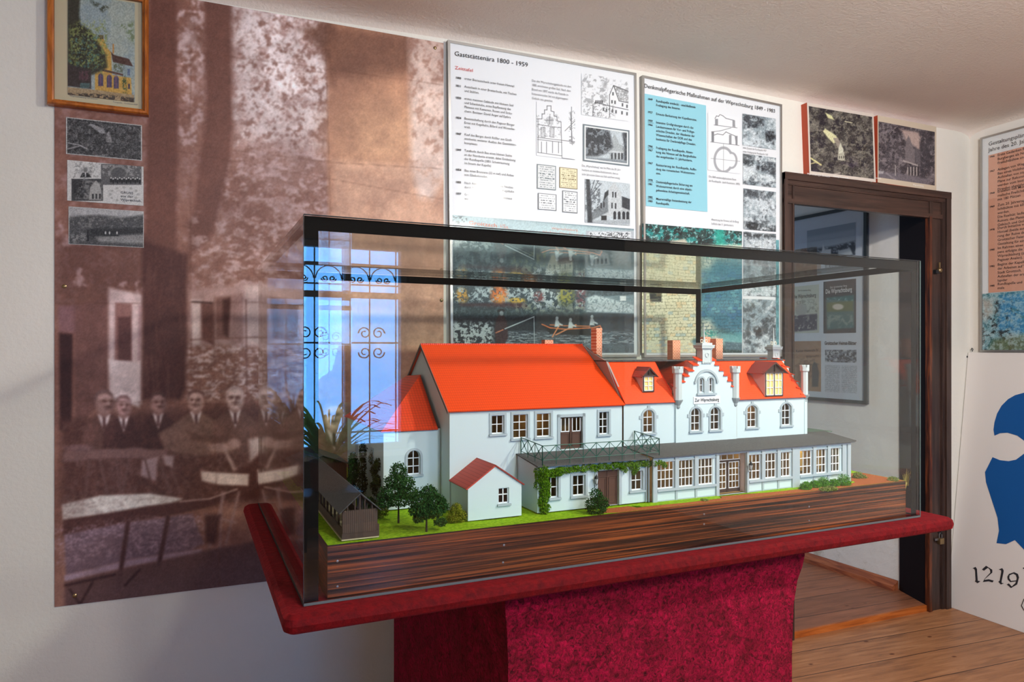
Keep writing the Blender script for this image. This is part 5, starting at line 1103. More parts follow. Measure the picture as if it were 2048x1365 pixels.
# ---------------------------------------------------------------- model materials
M_MW = mat('model_wall', rgb(204, 219, 222), .75, spec=.25); M_MG = mat('model_trim_grey', rgb(170,182,188), .7)
M_MROOF = mat('model_roof_tiles', rgb(232,66,12), .38, spec=.5); v_ = coords(M_MROOF, (1, 1, 1))
def tiles(m, sx, sz, c0, c1):
    v = coords(m); s = nd(m, 'ShaderNodeSeparateXYZ'); lk(m, v, s.inputs[0])
    def saw(o, k):
        a = nd(m, 'ShaderNodeMath', operation='MULTIPLY'); a.inputs[1].default_value = k; lk(m, o, a.inputs[0])
        b = nd(m, 'ShaderNodeMath', operation='FRACT'); lk(m, a.outputs[0], b.inputs[0]); return b.outputs[0]
    fx = saw(s.outputs[0], sx); fz = saw(s.outputs[2], sz)
    mn = nd(m, 'ShaderNodeMath', operation='MINIMUM'); lk(m, fx, mn.inputs[0]); lk(m, fz, mn.inputs[1])
    lk(m, ramp(m, mn.outputs[0], [(.0, c0), (.22, c1)]), base_in(m)); bump(m, mn.outputs[0], .35, .001)
tiles(M_MROOF, 190, 190, rgb(206,48,6), rgb(238,74,16))
M_MROOF2 = mat('ribbed_red_roof', rgb(186,66,50), .6); tiles(M_MROOF2, .001, 210, rgb(140,40,28), rgb(190,70,54))
M_MROOF3 = mat('chapel_tiles', rgb(186,66,50), .45); tiles(M_MROOF3, 150, 190, rgb(170,44,16), rgb(226,66,24))
M_BRICK = mat('model_brick', rgb(200,100,66), .8); v_ = coords(M_BRICK, (1,1,1), (math.pi/2, 0, 0)); bt_ = nd(M_BRICK, 'ShaderNodeTexBrick')
bt_.inputs['Color1'].default_value = rgb(204,96,56); bt_.inputs['Color2'].default_value = rgb(222,124,84); bt_.inputs['Mortar'].default_value = rgb(236,190,160)
bt_.inputs['Scale'].default_value = 60; bt_.inputs['Mortar Size'].default_value = .05; lk(M_BRICK, v_, bt_.inputs['Vector']); lk(M_BRICK, bt_.outputs[0], base_in(M_BRICK))
M_TAR = mat('tar_paper', rgb(72,72,72), .9); v_ = coords(M_TAR); lk(M_TAR, ramp(M_TAR, noise(M_TAR, v_, 300, 4, .7), [(.3, rgb(56,56,56)), (.7, rgb(96,96,96))]), base_in(M_TAR))
M_DWOOD = mat('model_brown_door', rgb(86,56,42), .6); M_DW2 = mat('model_dark_wood', rgb(64,46,38), .7)
M_MWH = mat('window_bar_white', rgb(244,246,248), .5); M_ROOM = mat('model_inside', rgb(150,118,74), .9); M_GREEN = mat('green_railing', rgb(10,84,70), .5)
M_PANE = glass('model_pane', (.80, .78, .70, 1), .05); M_PINK = mat('pinkish_side_wall', rgb(214,190,184), .8)
M_LIT = mat('warm_lit_inside', rgb(240,206,130), .8, emit=rgb(255,206,120), estr=.12)
M_STONE = mat('model_stone_grey', rgb(196,204,204), .75); M_STONE2 = mat('model_corbel_grey', rgb(150,158,160), .75)
M_GUTTER = mat('grey_verge', rgb(104,92,88), .7)

inn = cthing('model_inn', 'white model of the inn with red tiled roofs, stepped gable and glazed veranda', 'model building', (.85, .37, .0985)); IB = (.85, .37, .0985)
def ip(mb, name, m, par=None, **k): return off(mb, IB).build(name, m, par or inn, **k)
ZB = .0985
def arch_pts(x0, x1, zs, rise, n=10):
    """points from right spring to left spring of a (segmental) arch"""
    hw = (x1-x0)/2; cx = (x0+x1)/2
    R = (hw*hw+rise*rise)/(2*rise); cz = zs+rise-R; a0 = math.asin(min(1, hw/R))
    if rise > hw*.999: a0 = math.pi/2
    return [(cx+R*math.sin(a), cz+R*math.cos(a)) for a in [a0-2*a0*k/n for k in range(n+1)]]
def wall_holes(mb, x0, x1, z0, z1, y, th, holes, top=None):
    """front wall with real openings; holes: (x0,x1,z0,z1,rise)"""
    xs = sorted({x0, x1}|{h[0] for h in holes}|{h[1] for h in holes}); zs = sorted({z0, z1}|{h[2] for h in holes}|{h[3] for h in holes})
    for a, b in zip(xs[:-1], xs[1:]):
        for c, d in zip(zs[:-1], zs[1:]):
            mx, mz = (a+b)/2, (c+d)/2
            if any(h[0] < mx < h[1] and h[2] < mz < h[3] for h in holes): continue
            if top is not None and mz > top(mx): continue
            mb.quad((a, y, c), (b, y, c), (b, y, d), (a, y, d))
    for h in holes:
        a, b, c, d, r = h
        mb.quad((a, y, c), (a, y+th, c), (a, y+th, d), (a, y, d)); mb.quad((b, y, c), (b, y, d), (b, y+th, d), (b, y+th, c))
        mb.quad((a, y, c), (b, y, c), (b, y+th, c), (a, y+th, c))
        if r:
            pts = arch_pts(a, b, d-r, r)
            for (xa, za), (xb, zb_) in zip(pts[:-1], pts[1:]):
                mb.quad((xb, y, zb_), (xa, y, za), (xa, y, d), (xb, y, d)); mb.quad((xb, y, zb_), (xa, y, za), (xa, y+th, za), (xb, y+th, zb_))
        else: mb.quad((a, y, d), (b, y, d), (b, y+th, d), (a, y+th, d))
    return mb
def window(h, y, cols, rows, sur=.006, sill=True, key=False, ears=False, par=None, top_only_arch=True, deep=.006, mm=.0017):
    a, b, c, d, r = h; yf = y+deep
    mb = MB(); s = .0019
    for x in (a, b-s): mb.box(x, x+s, yf-.001, yf+.001, c, d-(r or 0))
    mb.box(a, b, yf-.001, yf+.001, c, c+s)
    if r:
        pts = arch_pts(a, b, d-r, r); q = arch_pts(a+s, b-s, d-r, max(.0005, r-s*.6))
        for i in range(len(pts)-1): mb.prism([(pts[i][0], yf-.001, pts[i][1]), (pts[i+1][0], yf-.001, pts[i+1][1]), (q[i+1][0], yf-.001, q[i+1][1]), (q[i][0], yf-.001, q[i][1])], (0, .002, 0))
    else: mb.box(a, b, yf-.001, yf+.001, d-s, d)
    for k in range(1, cols): x = a+(b-a)*k/cols; mb.box(x-mm/2, x+mm/2, yf-.0012, yf+.0010, c, d-(.001 if not r else r*abs(2*k/cols-1)*.9))
    for k in range(1, rows): z = c+(d-c)*k/rows; mb.box(a, b, yf-.0012, yf+.0010, z-mm/2, z+mm/2)
    w_ = ip(mb, 'window', M_MWH, par)
    def sub(m2, nm, mt): off(m2, IB).build(nm, mt, w_)
    sub(MB().box(a, b, yf+.0012, yf+.0016, c, d), 'pane', M_PANE)
    if sur:
        mb = MB(); p = .0022
        mb.box(a-sur, a, y-p, y-.0001, c, d-(r or 0)); mb.box(b, b+sur, y-p, y-.0001, c, d-(r or 0))
        if r:
            pts = arch_pts(a, b, d-r, r); q = arch_pts(a-sur, b+sur, d-r, r+sur*.9)
            for i in range(len(pts)-1): mb.prism([(pts[i][0], y-p, pts[i][1]), (pts[i+1][0], y-p, pts[i+1][1]), (q[i+1][0], y-p, q[i+1][1]), (q[i][0], y-p, q[i][1])], (0, p-.0001, 0))
        else: mb.box(a-sur, b+sur, y-p, y-.0001, d, d+sur)
        if key: cx = (a+b)/2; mb.box(cx-.004, cx+.004, y-p-.0003, y-.0001, d+sur*.4, d+sur+.0045)
        if ears:
            z = c+(d-c)*.60
            for x in (a-sur-.006, b+sur): mb.box(x, x+.006, y-p*.8, y-.0001, z, z+.0085)
        sub(mb, 'surround', M_MG)
    if sill: sub(MB().box(a-sur-.001, b+sur+.001, y-.0045, y-.0001, c-.005, c-.0005), 'sill', M_MG)
    return w_
YA = .1825
# --- hall
HX0, HX1, HZE, HRY, HRZ = .333, .775, .316, .376, .461
hallw = [(.4315,.4619,.2599,.3013,0), (.4841,.5204,.2469,.3014,0), (.5433,.5795,.2473,.3014,0), (.7099,.7365,.245,.299,0)]
hdoor = (.6044,.6646,.2150,.2900,0)
mb = wall_holes(MB(), HX0, HX1, ZB, HZE, YA, .009, hallw+[hdoor])
mb.poly([(HX0, YA, ZB), (HX0, YA, HZE), (HX0, HRY, HRZ-.004), (HX0, .57, HZE), (HX0, .57, ZB)]); mb.poly([(HX1, YA, ZB), (HX1, .57, ZB), (HX1, .57, HZE), (HX1, HRY, HRZ-.004), (HX1, YA, HZE)])
mb.quad((HX0, .57, ZB), (HX0, .57, HZE), (HX1, .57, HZE), (HX1, .57, ZB))
ip(mb, 'hall_wall', M_MW)
ip(MB().slab([(HX0-.006, .174, .3145), (HX1+.004, .174, .3145), (HX1+.001, HRY, HRZ), (HX0-.006, HRY, HRZ)], .003), 'hall_roof', M_MROOF)
ip(MB().slab([(HX0-.006, .579, .3145), (HX0-.006, HRY, HRZ), (HX1+.001, HRY, HRZ), (HX1+.004, .579, .3145)], .003), 'hall_roof', M_MROOF)
mb = MB()
for k in range(90): x = HX0-.006+k*.0050; mb.box(x, x+.0038, HRY-.0022, HRY+.0022, HRZ-.0015, HRZ+.0022)
ip(mb, 'ridge_tiles', M_MROOF)
mb = MB(); mb.prism([(HX0-.0075, .174, .3145), (HX0-.0075, HRY, HRZ), (HX0-.0075, HRY, HRZ-.007), (HX0-.0075, .174, .3075)], (.0015, 0, 0)); mb.prism([(HX0-.0075, .579, .3145), (HX0-.0075, .579, .3075), (HX0-.0075, HRY, HRZ-.007), (HX0-.0075, HRY, HRZ)], (.0015, 0, 0)); ip(mb, 'verge_board', M_GUTTER)
ip(MB().prism([(HX1+.006, .176, .316), (HX1+.006, .262, .4175), (HX1+.004, .372, .452), (HX1+.003, .372, .458)], (.004, 0, 0)).prism([(HX1+.004, .20, .33), (HX1+.004, .262, .4185), (HX1+.006, .45, .4185), (HX1+.006, .45, .33)], (.004, 0, 0)), 'gable_strip', mat('grey_gable_strip', rgb(168,152,146), .8))
for i, h in enumerate(hallw): window(h, YA, 2, 2 if i == 0 else 3, .0055)
# balcony door of the hall
def door(h, y, leaves, mt, glazed=0, par=None, sur=.007, lintel=True):
    a, b, c, d, r = h; mb = MB(); yf = y+.005; wd = (b-a)/leaves
    for k in range(leaves):
        x0 = a+k*wd; x1 = x0+wd
        mb.box(x0+.0004, x1-.0004, yf, yf+.003, c, d if not glazed else c+(d-c)*(1-glazed))
        if glazed:
            for x in (x0+.0004, x1-.0034): mb.box(x, x+.003, yf, yf+.003, c, d)
            mb.box(x0, x1, yf, yf+.003, d-.003, d)
        zt_ = c+(d-c)*(1-glazed)-.004 if glazed else d-.018
        for (u0, u1) in ((x0+.004, x1-.004),):
            for e in ((u0, u1, c+.006, c+.008), (u0, u1, zt_-.002, zt_), (u0, u0+.0015, c+.006, zt_), (u1-.0015, u1, c+.006, zt_)): mb.box(e[0], e[1], yf-.0012, yf, e[2], e[3])
    if not glazed: mb.box(a, b, yf-.0014, yf, d-.016, d-.0145)
    mb.box((a+b)/2-.0015, (a+b)/2+.0015, yf-.002, yf, c, d if glazed else d-.016)
    do = ip(mb, 'door', mt, par)
    if sur:
        m2 = MB()
        for x in (a-sur, b): m2.box(x, x+sur, y-.0022, y-.0001, c, d+sur)
        m2.box(a-sur, b+sur, y-.0022, y-.0001, d, d+sur)
        off(m2, IB).build('surround', M_MG, do)
    return do
dd = door(hdoor, YA, 2, M_DWOOD, .46)
a, b, c, d, r = hdoor
mb = MB()
for k in range(2):
    x0 = a+.004+k*.030; 
    for x in (x0, x0+.011, x0+.021): mb.box(x, x+.0018, YA+.0035, YA+.005, d-.034, d-.003)
    mb.box(x0, x0+.0228, YA+.0035, YA+.005, d-.035, d-.033)
off(mb, IB).build('glazing_bars', M_MWH, dd)
# --- small lean-to hut
hut = cthing('model_hut', 'small white model hut with a ribbed red gable roof in front of the hall', 'model hut', (.395, .13, ZB)); HB = (.395, .13, ZB)
def hp(mb, name, m, **k): return off(mb, HB).build(name, m, hut, **k)
hy, hx0, hx1 = .0775, .3355, .4560; hwin = (.4032, .4271, .1275, .1600, 0)
mb = wall_holes(MB(), hx0, hx1, ZB, .166, hy, .006, [hwin]); mb.poly([(hx0, hy, .166), (hx1, hy, .166), ((hx0+hx1)/2, hy, .2065)])
mb.quad((hx0, hy, ZB), (hx0, hy, .166), (hx0, YA-.001, .166), (hx0, YA-.001, ZB)); mb.quad((hx1, hy, ZB), (hx1, YA-.001, ZB), (hx1, YA-.001, .166), (hx1, hy, .166))
hp(mb, 'hut_wall', M_MW); xm = (hx0+hx1)/2
hp(MB().slab([(hx0-.005, hy-.003, .1645), (xm, hy-.003, .2098), (xm, YA-.001, .2098), (hx0-.005, YA-.001, .1645)], .0028), 'hut_roof', M_MROOF2)
hp(MB().slab([(hx1+.006, hy-.003, .1645), (hx1+.006, YA-.001, .1645), (xm, YA-.001, .2098), (xm, hy-.003, .2098)], .0028), 'hut_roof', M_MROOF2)
mb = MB(); a, b, c, d, r = hwin
for x in (a, (a+b)/2-.001, b-.002): mb.box(x, x+.002, hy+.004, hy+.006, c, d)
for z in (c, (c+d)/2-.001+.002, d-.002): mb.box(a, b, hy+.004, hy+.006, z, z+.002)
wo = hp(mb, 'window', M_MWH); off(MB().box(a-.003, b+.004, hy-.004, hy-.0001, c-.005, c-.0005), HB).build('sill', M_MG, wo); off(MB().box(a, b, hy+.007, hy+.008, c, d), HB).build('pane', mat('dark_pane', rgb(40,24,16), .2), wo)
# --- chapel annex with hipped roof
cx0, cy0, cy1, cz = .2022, .2418, .627, .2715
chw = (.2560, .2850, .1720, .2255, .0145)
mb = wall_holes(MB(), cx0, HX0-.001, ZB, cz, cy0, .008, [chw]); mb.quad((cx0, cy0, ZB), (cx0, cy0, cz), (cx0, cy1, cz), (cx0, cy1, ZB)); mb.quad((cx0, cy1, ZB), (cx0, cy1, cz), (HX0-.001, cy1, cz), (HX0-.001, cy1, ZB))
ip(mb, 'chapel_wall', M_MW)
e = .007; A1 = (HX0-.0085, .372, .3873); A2 = (HX0-.0085, .487, .3815)
ip(MB().slab([(cx0-e, cy0-e, cz-.001), (HX0-.0085, cy0-e, cz-.001), A1], .0025), 'chapel_roof', M_MROOF3)
ip(MB().slab([(cx0-e, cy0-e, cz-.001), A1, A2, (cx0-e, cy1+e, cz-.001)], .0025), 'chapel_roof', M_MROOF3)
ip(MB().slab([(cx0-e, cy1+e, cz-.001), A2, (HX0-.0085, cy1+e, cz-.001)], .0025), 'chapel_roof', M_MROOF3)
window(chw, cy0, 2, 3, .0055)
# back windows of the chapel side wall
mb = MB(); 
for y in (.33, .50):
    mb.box(cx0-.0015, cx0-.0002, y, y+.026, .175, .222)
ip(mb, 'side_window', M_MG)
# --- central building
KX0, KX1, KZE, KZT, KY1 = .7795, 1.3715, .3195, .4175, .265
cwin = [(.8359,.8686,.2423,.2992,.010), (1.1666,1.2012,.2408,.2995,.010), (1.288,1.3226,.2408,.3009,.010)]
gwin = [(.9776,1.0094,.2406,.2990,.011), (1.04,1.0720,.2406,.2990,.011), (1.003,1.0190,.3385,.3756,.0079), (1.0335,1.0495,.3385,.3756,.0079)]
mb = wall_holes(MB(), KX0, .932, ZB, KZE, YA, .009, [cwin[0]]); wall_holes(mb, 1.132, KX1, ZB, KZE, YA, .009, cwin[1:]); mb.quad((.932, YA, ZB), (1.132, YA, ZB), (1.132, YA, .21), (.932, YA, .21))
mb.quad((KX1, YA, ZB), (KX1, .42, ZB), (KX1, .42, KZE), (KX1, YA, KZE)); mb.quad((KX0, .42, ZB), (KX0, .42, KZE), (KX1, .42, KZE), (KX1, .42, ZB))
ip(mb, 'central_wall', M_MW)
GC = 1.0270
steps = [(.0275, .4217), (.042, .4098), (.0565, .3954), (.0695, .3823), (.0815, .3678), (.0955, .3530)]
YG = .1775
def gtop(x):
    for hw, z in steps:
        if abs(x-GC) < hw: return z
    return .353
# the stepped wall: split into columns so that each step is a real edge
mb = MB(); holes = gwin
xs = sorted({GC-.0955, GC+.1000}|{GC+s_*h for h, z in steps[:-1] for s_ in (-1, 1)}|{h[0] for h in holes}|{h[1] for h in holes}); zs = sorted({.2095}|{z for h, z in steps}|{h[2] for h in holes}|{h[3] for h in holes})
for a, b in zip(xs[:-1], xs[1:]):
    for c, d in zip(zs[:-1], zs[1:]):
        mx, mz = (a+b)/2, (c+d)/2
        if any(h[0] < mx < h[1] and h[2] < mz < h[3] for h in holes) or mz > gtop(mx): continue
        mb.quad((a, YG, c), (b, YG, c), (b, YG, d), (a, YG, d))
for h in holes:
    a, b, c, d, r = h; th = .009
    mb.quad((a, YG, c), (a, YG+th, c), (a, YG+th, d), (a, YG, d)); mb.quad((b, YG, c), (b, YG, d), (b, YG+th, d), (b, YG+th, c)); mb.quad((a, YG, c), (b, YG, c), (b, YG+th, c), (a, YG+th, c))
    pts = arch_pts(a, b, d-r, r)
    for (xa, za), (xb, zb_) in zip(pts[:-1], pts[1:]): mb.quad((xb, YG, zb_), (xa, YG, za), (xa, YG, d), (xb, YG, d)); mb.quad((xb, YG, zb_), (xa, YG, za), (xa, YG+th, za), (xb, YG+th, zb_))
prev = 0
for hw, z in steps:
    for s_ in (-1, 1):
        xa, xb = GC+s_*prev, GC+s_*hw
        mb.quad((xa, YG, z), (xb, YG, z), (xb, YG+.014, z), (xa, YG+.014, z)); mb.quad((xb, YG, z), (xb, YG+.014, z), (xb, YG+.014, z-.016), (xb, YG, z-.016))
    prev = hw
mb.quad((GC-.0955, YG, .2095), (GC-.0955, YG+.006, .2095), (GC-.0955, YG+.006, .353), (GC-.0955, YG, .353)); mb.quad((GC+.1, YG, .2095), (GC+.1, YG, .353), (GC+.1, YG+.006, .353), (GC+.1, YG+.006, .2095))
ip(mb, 'stepped_gable_wall', M_MW)
mb = MB()
for i in range(5):
    for s_ in (-1, 1):
        hw, z = steps[i]; nw = steps[i+1][0] if i < 5 else hw
        zz = steps[i+1][1]; xa = GC+s_*(hw-.0015); xb = GC+s_*(nw+.0025); x0, x1 = min(xa, xb), max(xa, xb)
        mb.prism([(x0, YG-.0035, zz-.0005), (x0, YG+.018, zz+.0085), (x0, YG+.018, zz+.0065), (x0, YG-.0035, zz-.0030)], (x1-x0, 0, 0))
for s_ in (-1, 1):
    xa = GC+s_*.0150; xb = GC+s_*.0300; x0, x1 = min(xa, xb), max(xa, xb); zz = steps[0][1]
    mb.prism([(x0, YG-.0035, zz-.0005), (x0, YG+.018, zz+.0085), (x0, YG+.018, zz+.0065), (x0, YG-.0035, zz-.0030)], (x1-x0, 0, 0))
ip(mb, 'step_tiles', M_MROOF)
# roof behind the gable, main front slopes, flat top
mb = MB(); mb.slab([(KX0, YA-.008, KZE-.003), (.93, YA-.008, KZE-.003), (.93, KY1, KZT), (KX0+.002, KY1, KZT)], .003); ip(mb, 'central_roof', M_MROOF)
mb = MB(); mb.slab([(1.128, YA-.008, KZE-.003), (KX1-.001, YA-.008, KZE-.003), (KX1-.001, KY1, KZT), (1.128, KY1, KZT)], .003); ip(mb, 'central_roof', M_MROOF)
mb = MB(); mb.slab([(.93, YA+.012, .352), (.93, KY1, KZT), (GC, KY1, KZT), (GC, YA+.012, .41)], .003) if False else None
mb = MB()
mb.add([(.928, YG+.012, .342), (GC, YG+.012, .4195), (GC, .33, .4195), (.928, .33, .342), (1.130, YG+.012, .342), (1.130, .33, .342)], [(0, 1, 2, 3), (1, 4, 5, 2)])
mb.add([(.9280, YG+.012, .318), (.9280, KY1, KZT), (.9280, YG+.012, .343), (.93, KY1, .318)], [(0, 1, 2)])
ip(mb, 'cross_roof', M_MROOF)
ip(MB().slab([(KX0, .425, KZE-.003), (KX0, .335, KZT), (KX1, .335, KZT), (KX1, .425, KZE-.003)], .003), 'central_roof', M_MROOF)
ip(MB().prism([(KX0-.001, KY1-.004, KZT-.0005), (KX1+.001, KY1-.004, KZT-.0005), (KX1+.001, .337, KZT-.0005), (KX0-.001, .337, KZT-.0005)], (0, 0, .0035)), 'flat_roof', M_TAR)
for i, h in enumerate(cwin): window(h, YA, 2, 3, .0055, key=True, ears=True)
for h in gwin[:2]: window(h, YG, 2, 3, .0055, key=True, ears=True)
for h in gwin[2:]: window(h, YG, 2, 2, 0, sill=False, mm=.0014)
# twin window frame, hood mould and sill
mb = MB(); y = YG
for a, b in ((.9985, 1.003), (1.019, 1.0335), (1.0495, 1.054)): mb.box(a, b, y-.0022, y-.0001, .336, .3677)
for h in gwin[2:]:
    pts = arch_pts(h[0], h[1], .3677, .0079); q = arch_pts(h[0]-.0045, h[1]+.0045, .3677, .0122)
    for i in range(len(pts)-1): mb.prism([(pts[i][0], y-.0022, pts[i][1]), (pts[i+1][0], y-.0022, pts[i+1][1]), (q[i+1][0], y-.0022, q[i+1][1]), (q[i][0], y-.0022, q[i][1])], (0, .0021, 0))
mb.box(.9955, 1.057, y-.006, y-.0001, .331, .336); ip(mb, 'twin_window_frame', M_MG)
mb = MB(); p0 = arch_pts(.9935, 1.0585, .366, .0255, 16); p1 = arch_pts(.9885, 1.0635, .366, .0315, 16)
for i in range(16): mb.prism([(p0[i][0], y-.004, p0[i][1]), (p0[i+1][0], y-.004, p0[i+1][1]), (p1[i+1][0], y-.004, p1[i+1][1]), (p1[i][0], y-.004, p1[i][1])], (0, .0039, 0))
for x in (.9875, 1.0585): mb.box(x, x+.006, y-.004, y-.0001, .3615, .3665)
ip(mb, 'hood_mould', M_MG)
# name board
mb = MB().box(.9855, 1.0695, YG-.0020, YG-.0001, .3095, .3275); sg = ip(mb, 'name_board', M_MWH)
v, f = text_mesh('Zur Wiprechtsburg', .028); wd = max(p[0] for p in v); sx = .078/wd
off(MB().add([(.9885+p[0]*sx, YG-.0024, .3150+p[1]*.0118) for p in v], f), IB).build('name_lettering', M_INK, sg)
# pediment: pedestal, oculus, cornice, scrolls, spire
def pinnacle(cx, cyy, z0, z1, w_, par=None):
    t = MB().box(cx-w_/2, cx+w_/2, cyy-w_*.40, cyy+w_*.40, z0, z1); po = ip(t, 'pinnacle', M_STONE)
    def s(mb, nm, mt=M_STONE): off(mb, IB).build(nm, mt, po)
    mb = MB(); w2 = w_
    for k, (g, za, zb_) in enumerate(((.0025, z1, z1+.003), (.0055, z1+.003, z1+.0085), (.0065, z1+.0085, z1+.011), (.0015, z1+.011, z1+.0165))):
        mb.box(cx-w2/2-g, cx+w2/2+g, cyy-w2*.40-g, cyy+w2*.40+g, za, zb_)
    s(mb, 'cornice')
    mb = MB(); yy = cyy-w_*.4
    for x in (cx-w_/2-.0005, cx+w_/2-.0015): mb.box(x, x+.002, yy-.0012, yy, z0, z1)
    n = 12; mb.path([(cx+.0050*math.cos(2*math.pi*k/n), yy-.0008, z0+(z1-z0)*.60+.0055*math.sin(2*math.pi*k/n)) for k in range(n+1)], .0010, 4)
    for k in range(7): mb.box(cx-w_/2+.0015+k*(w_-.003)/7, cx-w_/2+.003+k*(w_-.003)/7, yy-.0012, yy, z0, z0+.004)
    s(mb, 'oculus_panel')
    zt_ = z1+.0165
    for sg_ in (-1, 1):
        mb = MB(); n = 12; mb.path([(cx+sg_*.0072+.0038*math.cos(2*math.pi*k/n), cyy, zt_+.0048+.0045*math.sin(2*math.pi*k/n)) for k in range(n+1)], .0011, 5); s(mb, 'scroll_ring', mat('scroll_cream', rgb(216,206,186), .6))
    s(MB().tube((cx, cyy, zt_), (cx, cyy, zt_+.050), .0024, .0006, 8).tube((cx, cyy, zt_), (cx, cyy, zt_+.006), .0045, .003, 8), 'spire')
pinnacle(GC, YG+.009, .4120, .4487, .029)
pinnacle(1.3755, .300, .415, .4450, .026)
def turret(cx, cyy, z0, z1, r=.0108):
    t = MB().lathe(cx, cyy, [(r, z0), (r, z1)], 8, math.pi/8); to = ip(t, 'turret', M_STONE)
    mb = MB().lathe(cx, cyy, [(r+.001, z1), (r+.0035, z1+.003), (r+.0035, z1+.0125)], 8, math.pi/8)
    for k in range(8):
        a = math.pi/4*k; c_, s_ = math.cos(a), math.sin(a); q = r+.0030
        def P(u, v, z): return (cx+c_*u-s_*v, cyy+s_*u+c_*v, z)
        mb.add([P(q-.0025, -.0036, z1+.0125), P(q, -.0036, z1+.0125), P(q, .0036, z1+.0125), P(q-.0025, .0036, z1+.0125), P(q-.0025, -.0036, z1+.0190), P(q, -.0036, z1+.0190), P(q, .0036, z1+.0190), P(q-.0025, .0036, z1+.0190)], [(0,3,2,1),(4,5,6,7),(0,1,5,4),(1,2,6,5),(2,3,7,6),(3,0,4,7)])
    off(mb, IB).build('battlement', M_STONE, to)
    off(MB().lathe(cx, cyy, [(.002, z0-.0235), (.0055, z0-.021), (.0065, z0-.017), (.0058, z0-.015), (.0125, z0-.003), (.0135, z0)], 12), IB).build('corbel', M_STONE2, to)
turret(.9385, YG+.002, .3214, .3865); turret(1.1235, YG+.002, .3214, .3855); turret(1.3770, YA+.004, .3225, .3860, .0095)
# right stepped gable
mb = MB(); gx = 1.3715; st = [(.014, .4155), (.034, .4155), (.052, .396), (.070, .376), (.088, .356), (.106, .336), (.119, .318)]
prev = .0
for hw, z in st:
    for s_ in (-1, 1):
        ya, yb_ = .300+s_*prev, .300+s_*hw; mb.box(gx, gx+.010, min(ya, yb_), max(ya, yb_), ZB, z)
    prev = hw
ip(mb, 'stepped_gable_wall', M_MW)
mb = MB(); prev = .014
for hw, z in st[1:]:
    for s_ in (-1, 1):
        ya, yb_ = .300+s_*(prev-.001), .300+s_*(hw+.002); mb.prism([(gx-.016, min(ya, yb_), z+.0055), (gx+.012, min(ya, yb_), z-.0005), (gx+.012, min(ya, yb_), z+.0015), (gx-.016, min(ya, yb_), z+.0080)], (0, abs(yb_-ya), 0))
    prev = hw
ip(mb, 'step_tiles', M_MROOF)
# dormers
def dormer(x0, x1, z0, z1, y, peak, e, yb_, n, name='dormer'):
    xm = (x0+x1)/2; fr = .0032
    mb = MB()
    for x in [x0, x1-fr]+([xm-fr/2] if n == 2 else []): mb.box(x, x+fr, y, y+.003, z0, z1)
    mb.box(x0, x1, y, y+.003, z0, z0+fr); mb.box(x0-e*.6, x1+e*.6, y-.004, y+.003, z1, z1+.0035)
    mb.prism([(x0, y+.001, z1), (x1, y+.001, z1), (xm, y+.001, peak-.003)], (0, .002, 0)); mb.box(xm-.001, xm+.001, y-.004, y, z1, peak-.004)
    for s_ in (-1, 1): mb.prism([(xm, y-.006, peak-.0015), (xm+s_*((x1-x0)/2+e), y-.006, z1-.001), (xm+s_*((x1-x0)/2+e), y-.006, z1-.0035), (xm, y-.006, peak-.0055)], (0, .002, 0))
    do = ip(mb, name, M_DW2)
    def s(m2, nm, mt): off(m2, IB).build(nm, mt, do)
    mb = MB(); w_ = (x1-x0-fr*(n+1))/n
    for k in range(n):
        a = x0+fr+k*(w_+fr); b = a+w_
        for x in (a, (a+b)/2-.0008, b-.0016): mb.box(x, x+.0016, y+.0005, y+.0025, z0+fr, z1)
        for q in range(4): z = z0+fr+(z1-z0-fr-.0016)*q/3; mb.box(a, b, y+.0005, y+.0025, z, z+.0016)
    s(mb, 'casement', M_MWH); s(MB().box(x0+fr, x1-fr, y+.0032, y+.0038, z0+fr, z1), 'lit_blind', M_LIT)
    for x, sg_ in ((x0, -1), (x1, 1)):
        s(MB().add([(x, y+.001, z0), (x, y+.001, z1), (x, yb_, z1), (x+sg_*.0006, y+.001, z0), (x+sg_*.0006, y+.001, z1), (x+sg_*.0006, yb_, z1)], [(0, 2, 1), (3, 4, 5), (0, 1, 4, 3), (1, 2, 5, 4), (0, 3, 5, 2)]), 'cheek', M_PINK)
    zb_ = peak
    s(MB().slab([(x0-e, y-.006, z1-.001), (xm, y-.006, peak), (xm, yb_+.012, peak), (x0-e, yb_-.004, z1-.001)], .0018), 'dormer_roof', M_MROOF2)
    s(MB().slab([(x1+e, y-.006, z1-.001), (x1+e, yb_-.004, z1-.001), (xm, yb_+.012, peak), (xm, y-.006, peak)], .0018), 'dormer_roof', M_MROOF2)
dormer(.8440, .8775, .3420, .3815, .1935, .4050, .0085, .232, 1)
dormer(1.2245, 1.2880, .3215, .3850, .1760, .4155, .0130, .236, 2)
# chimneys
for i, (a, b, c, d, z0, z1) in enumerate(((.783, .800, .315, .342, .415, .5040), (.676, .701, .400, .420, .445, .4735), (1.031, 1.0565, .322, .346, .415, .4735), (1.1815, 1.2060, .322, .346, .415, .4790), (1.158, 1.181, .345, .362, .415, .4840))):
    ip(MB().box(a, b, c, d, z0, z1), 'chimney', M_BRICK)
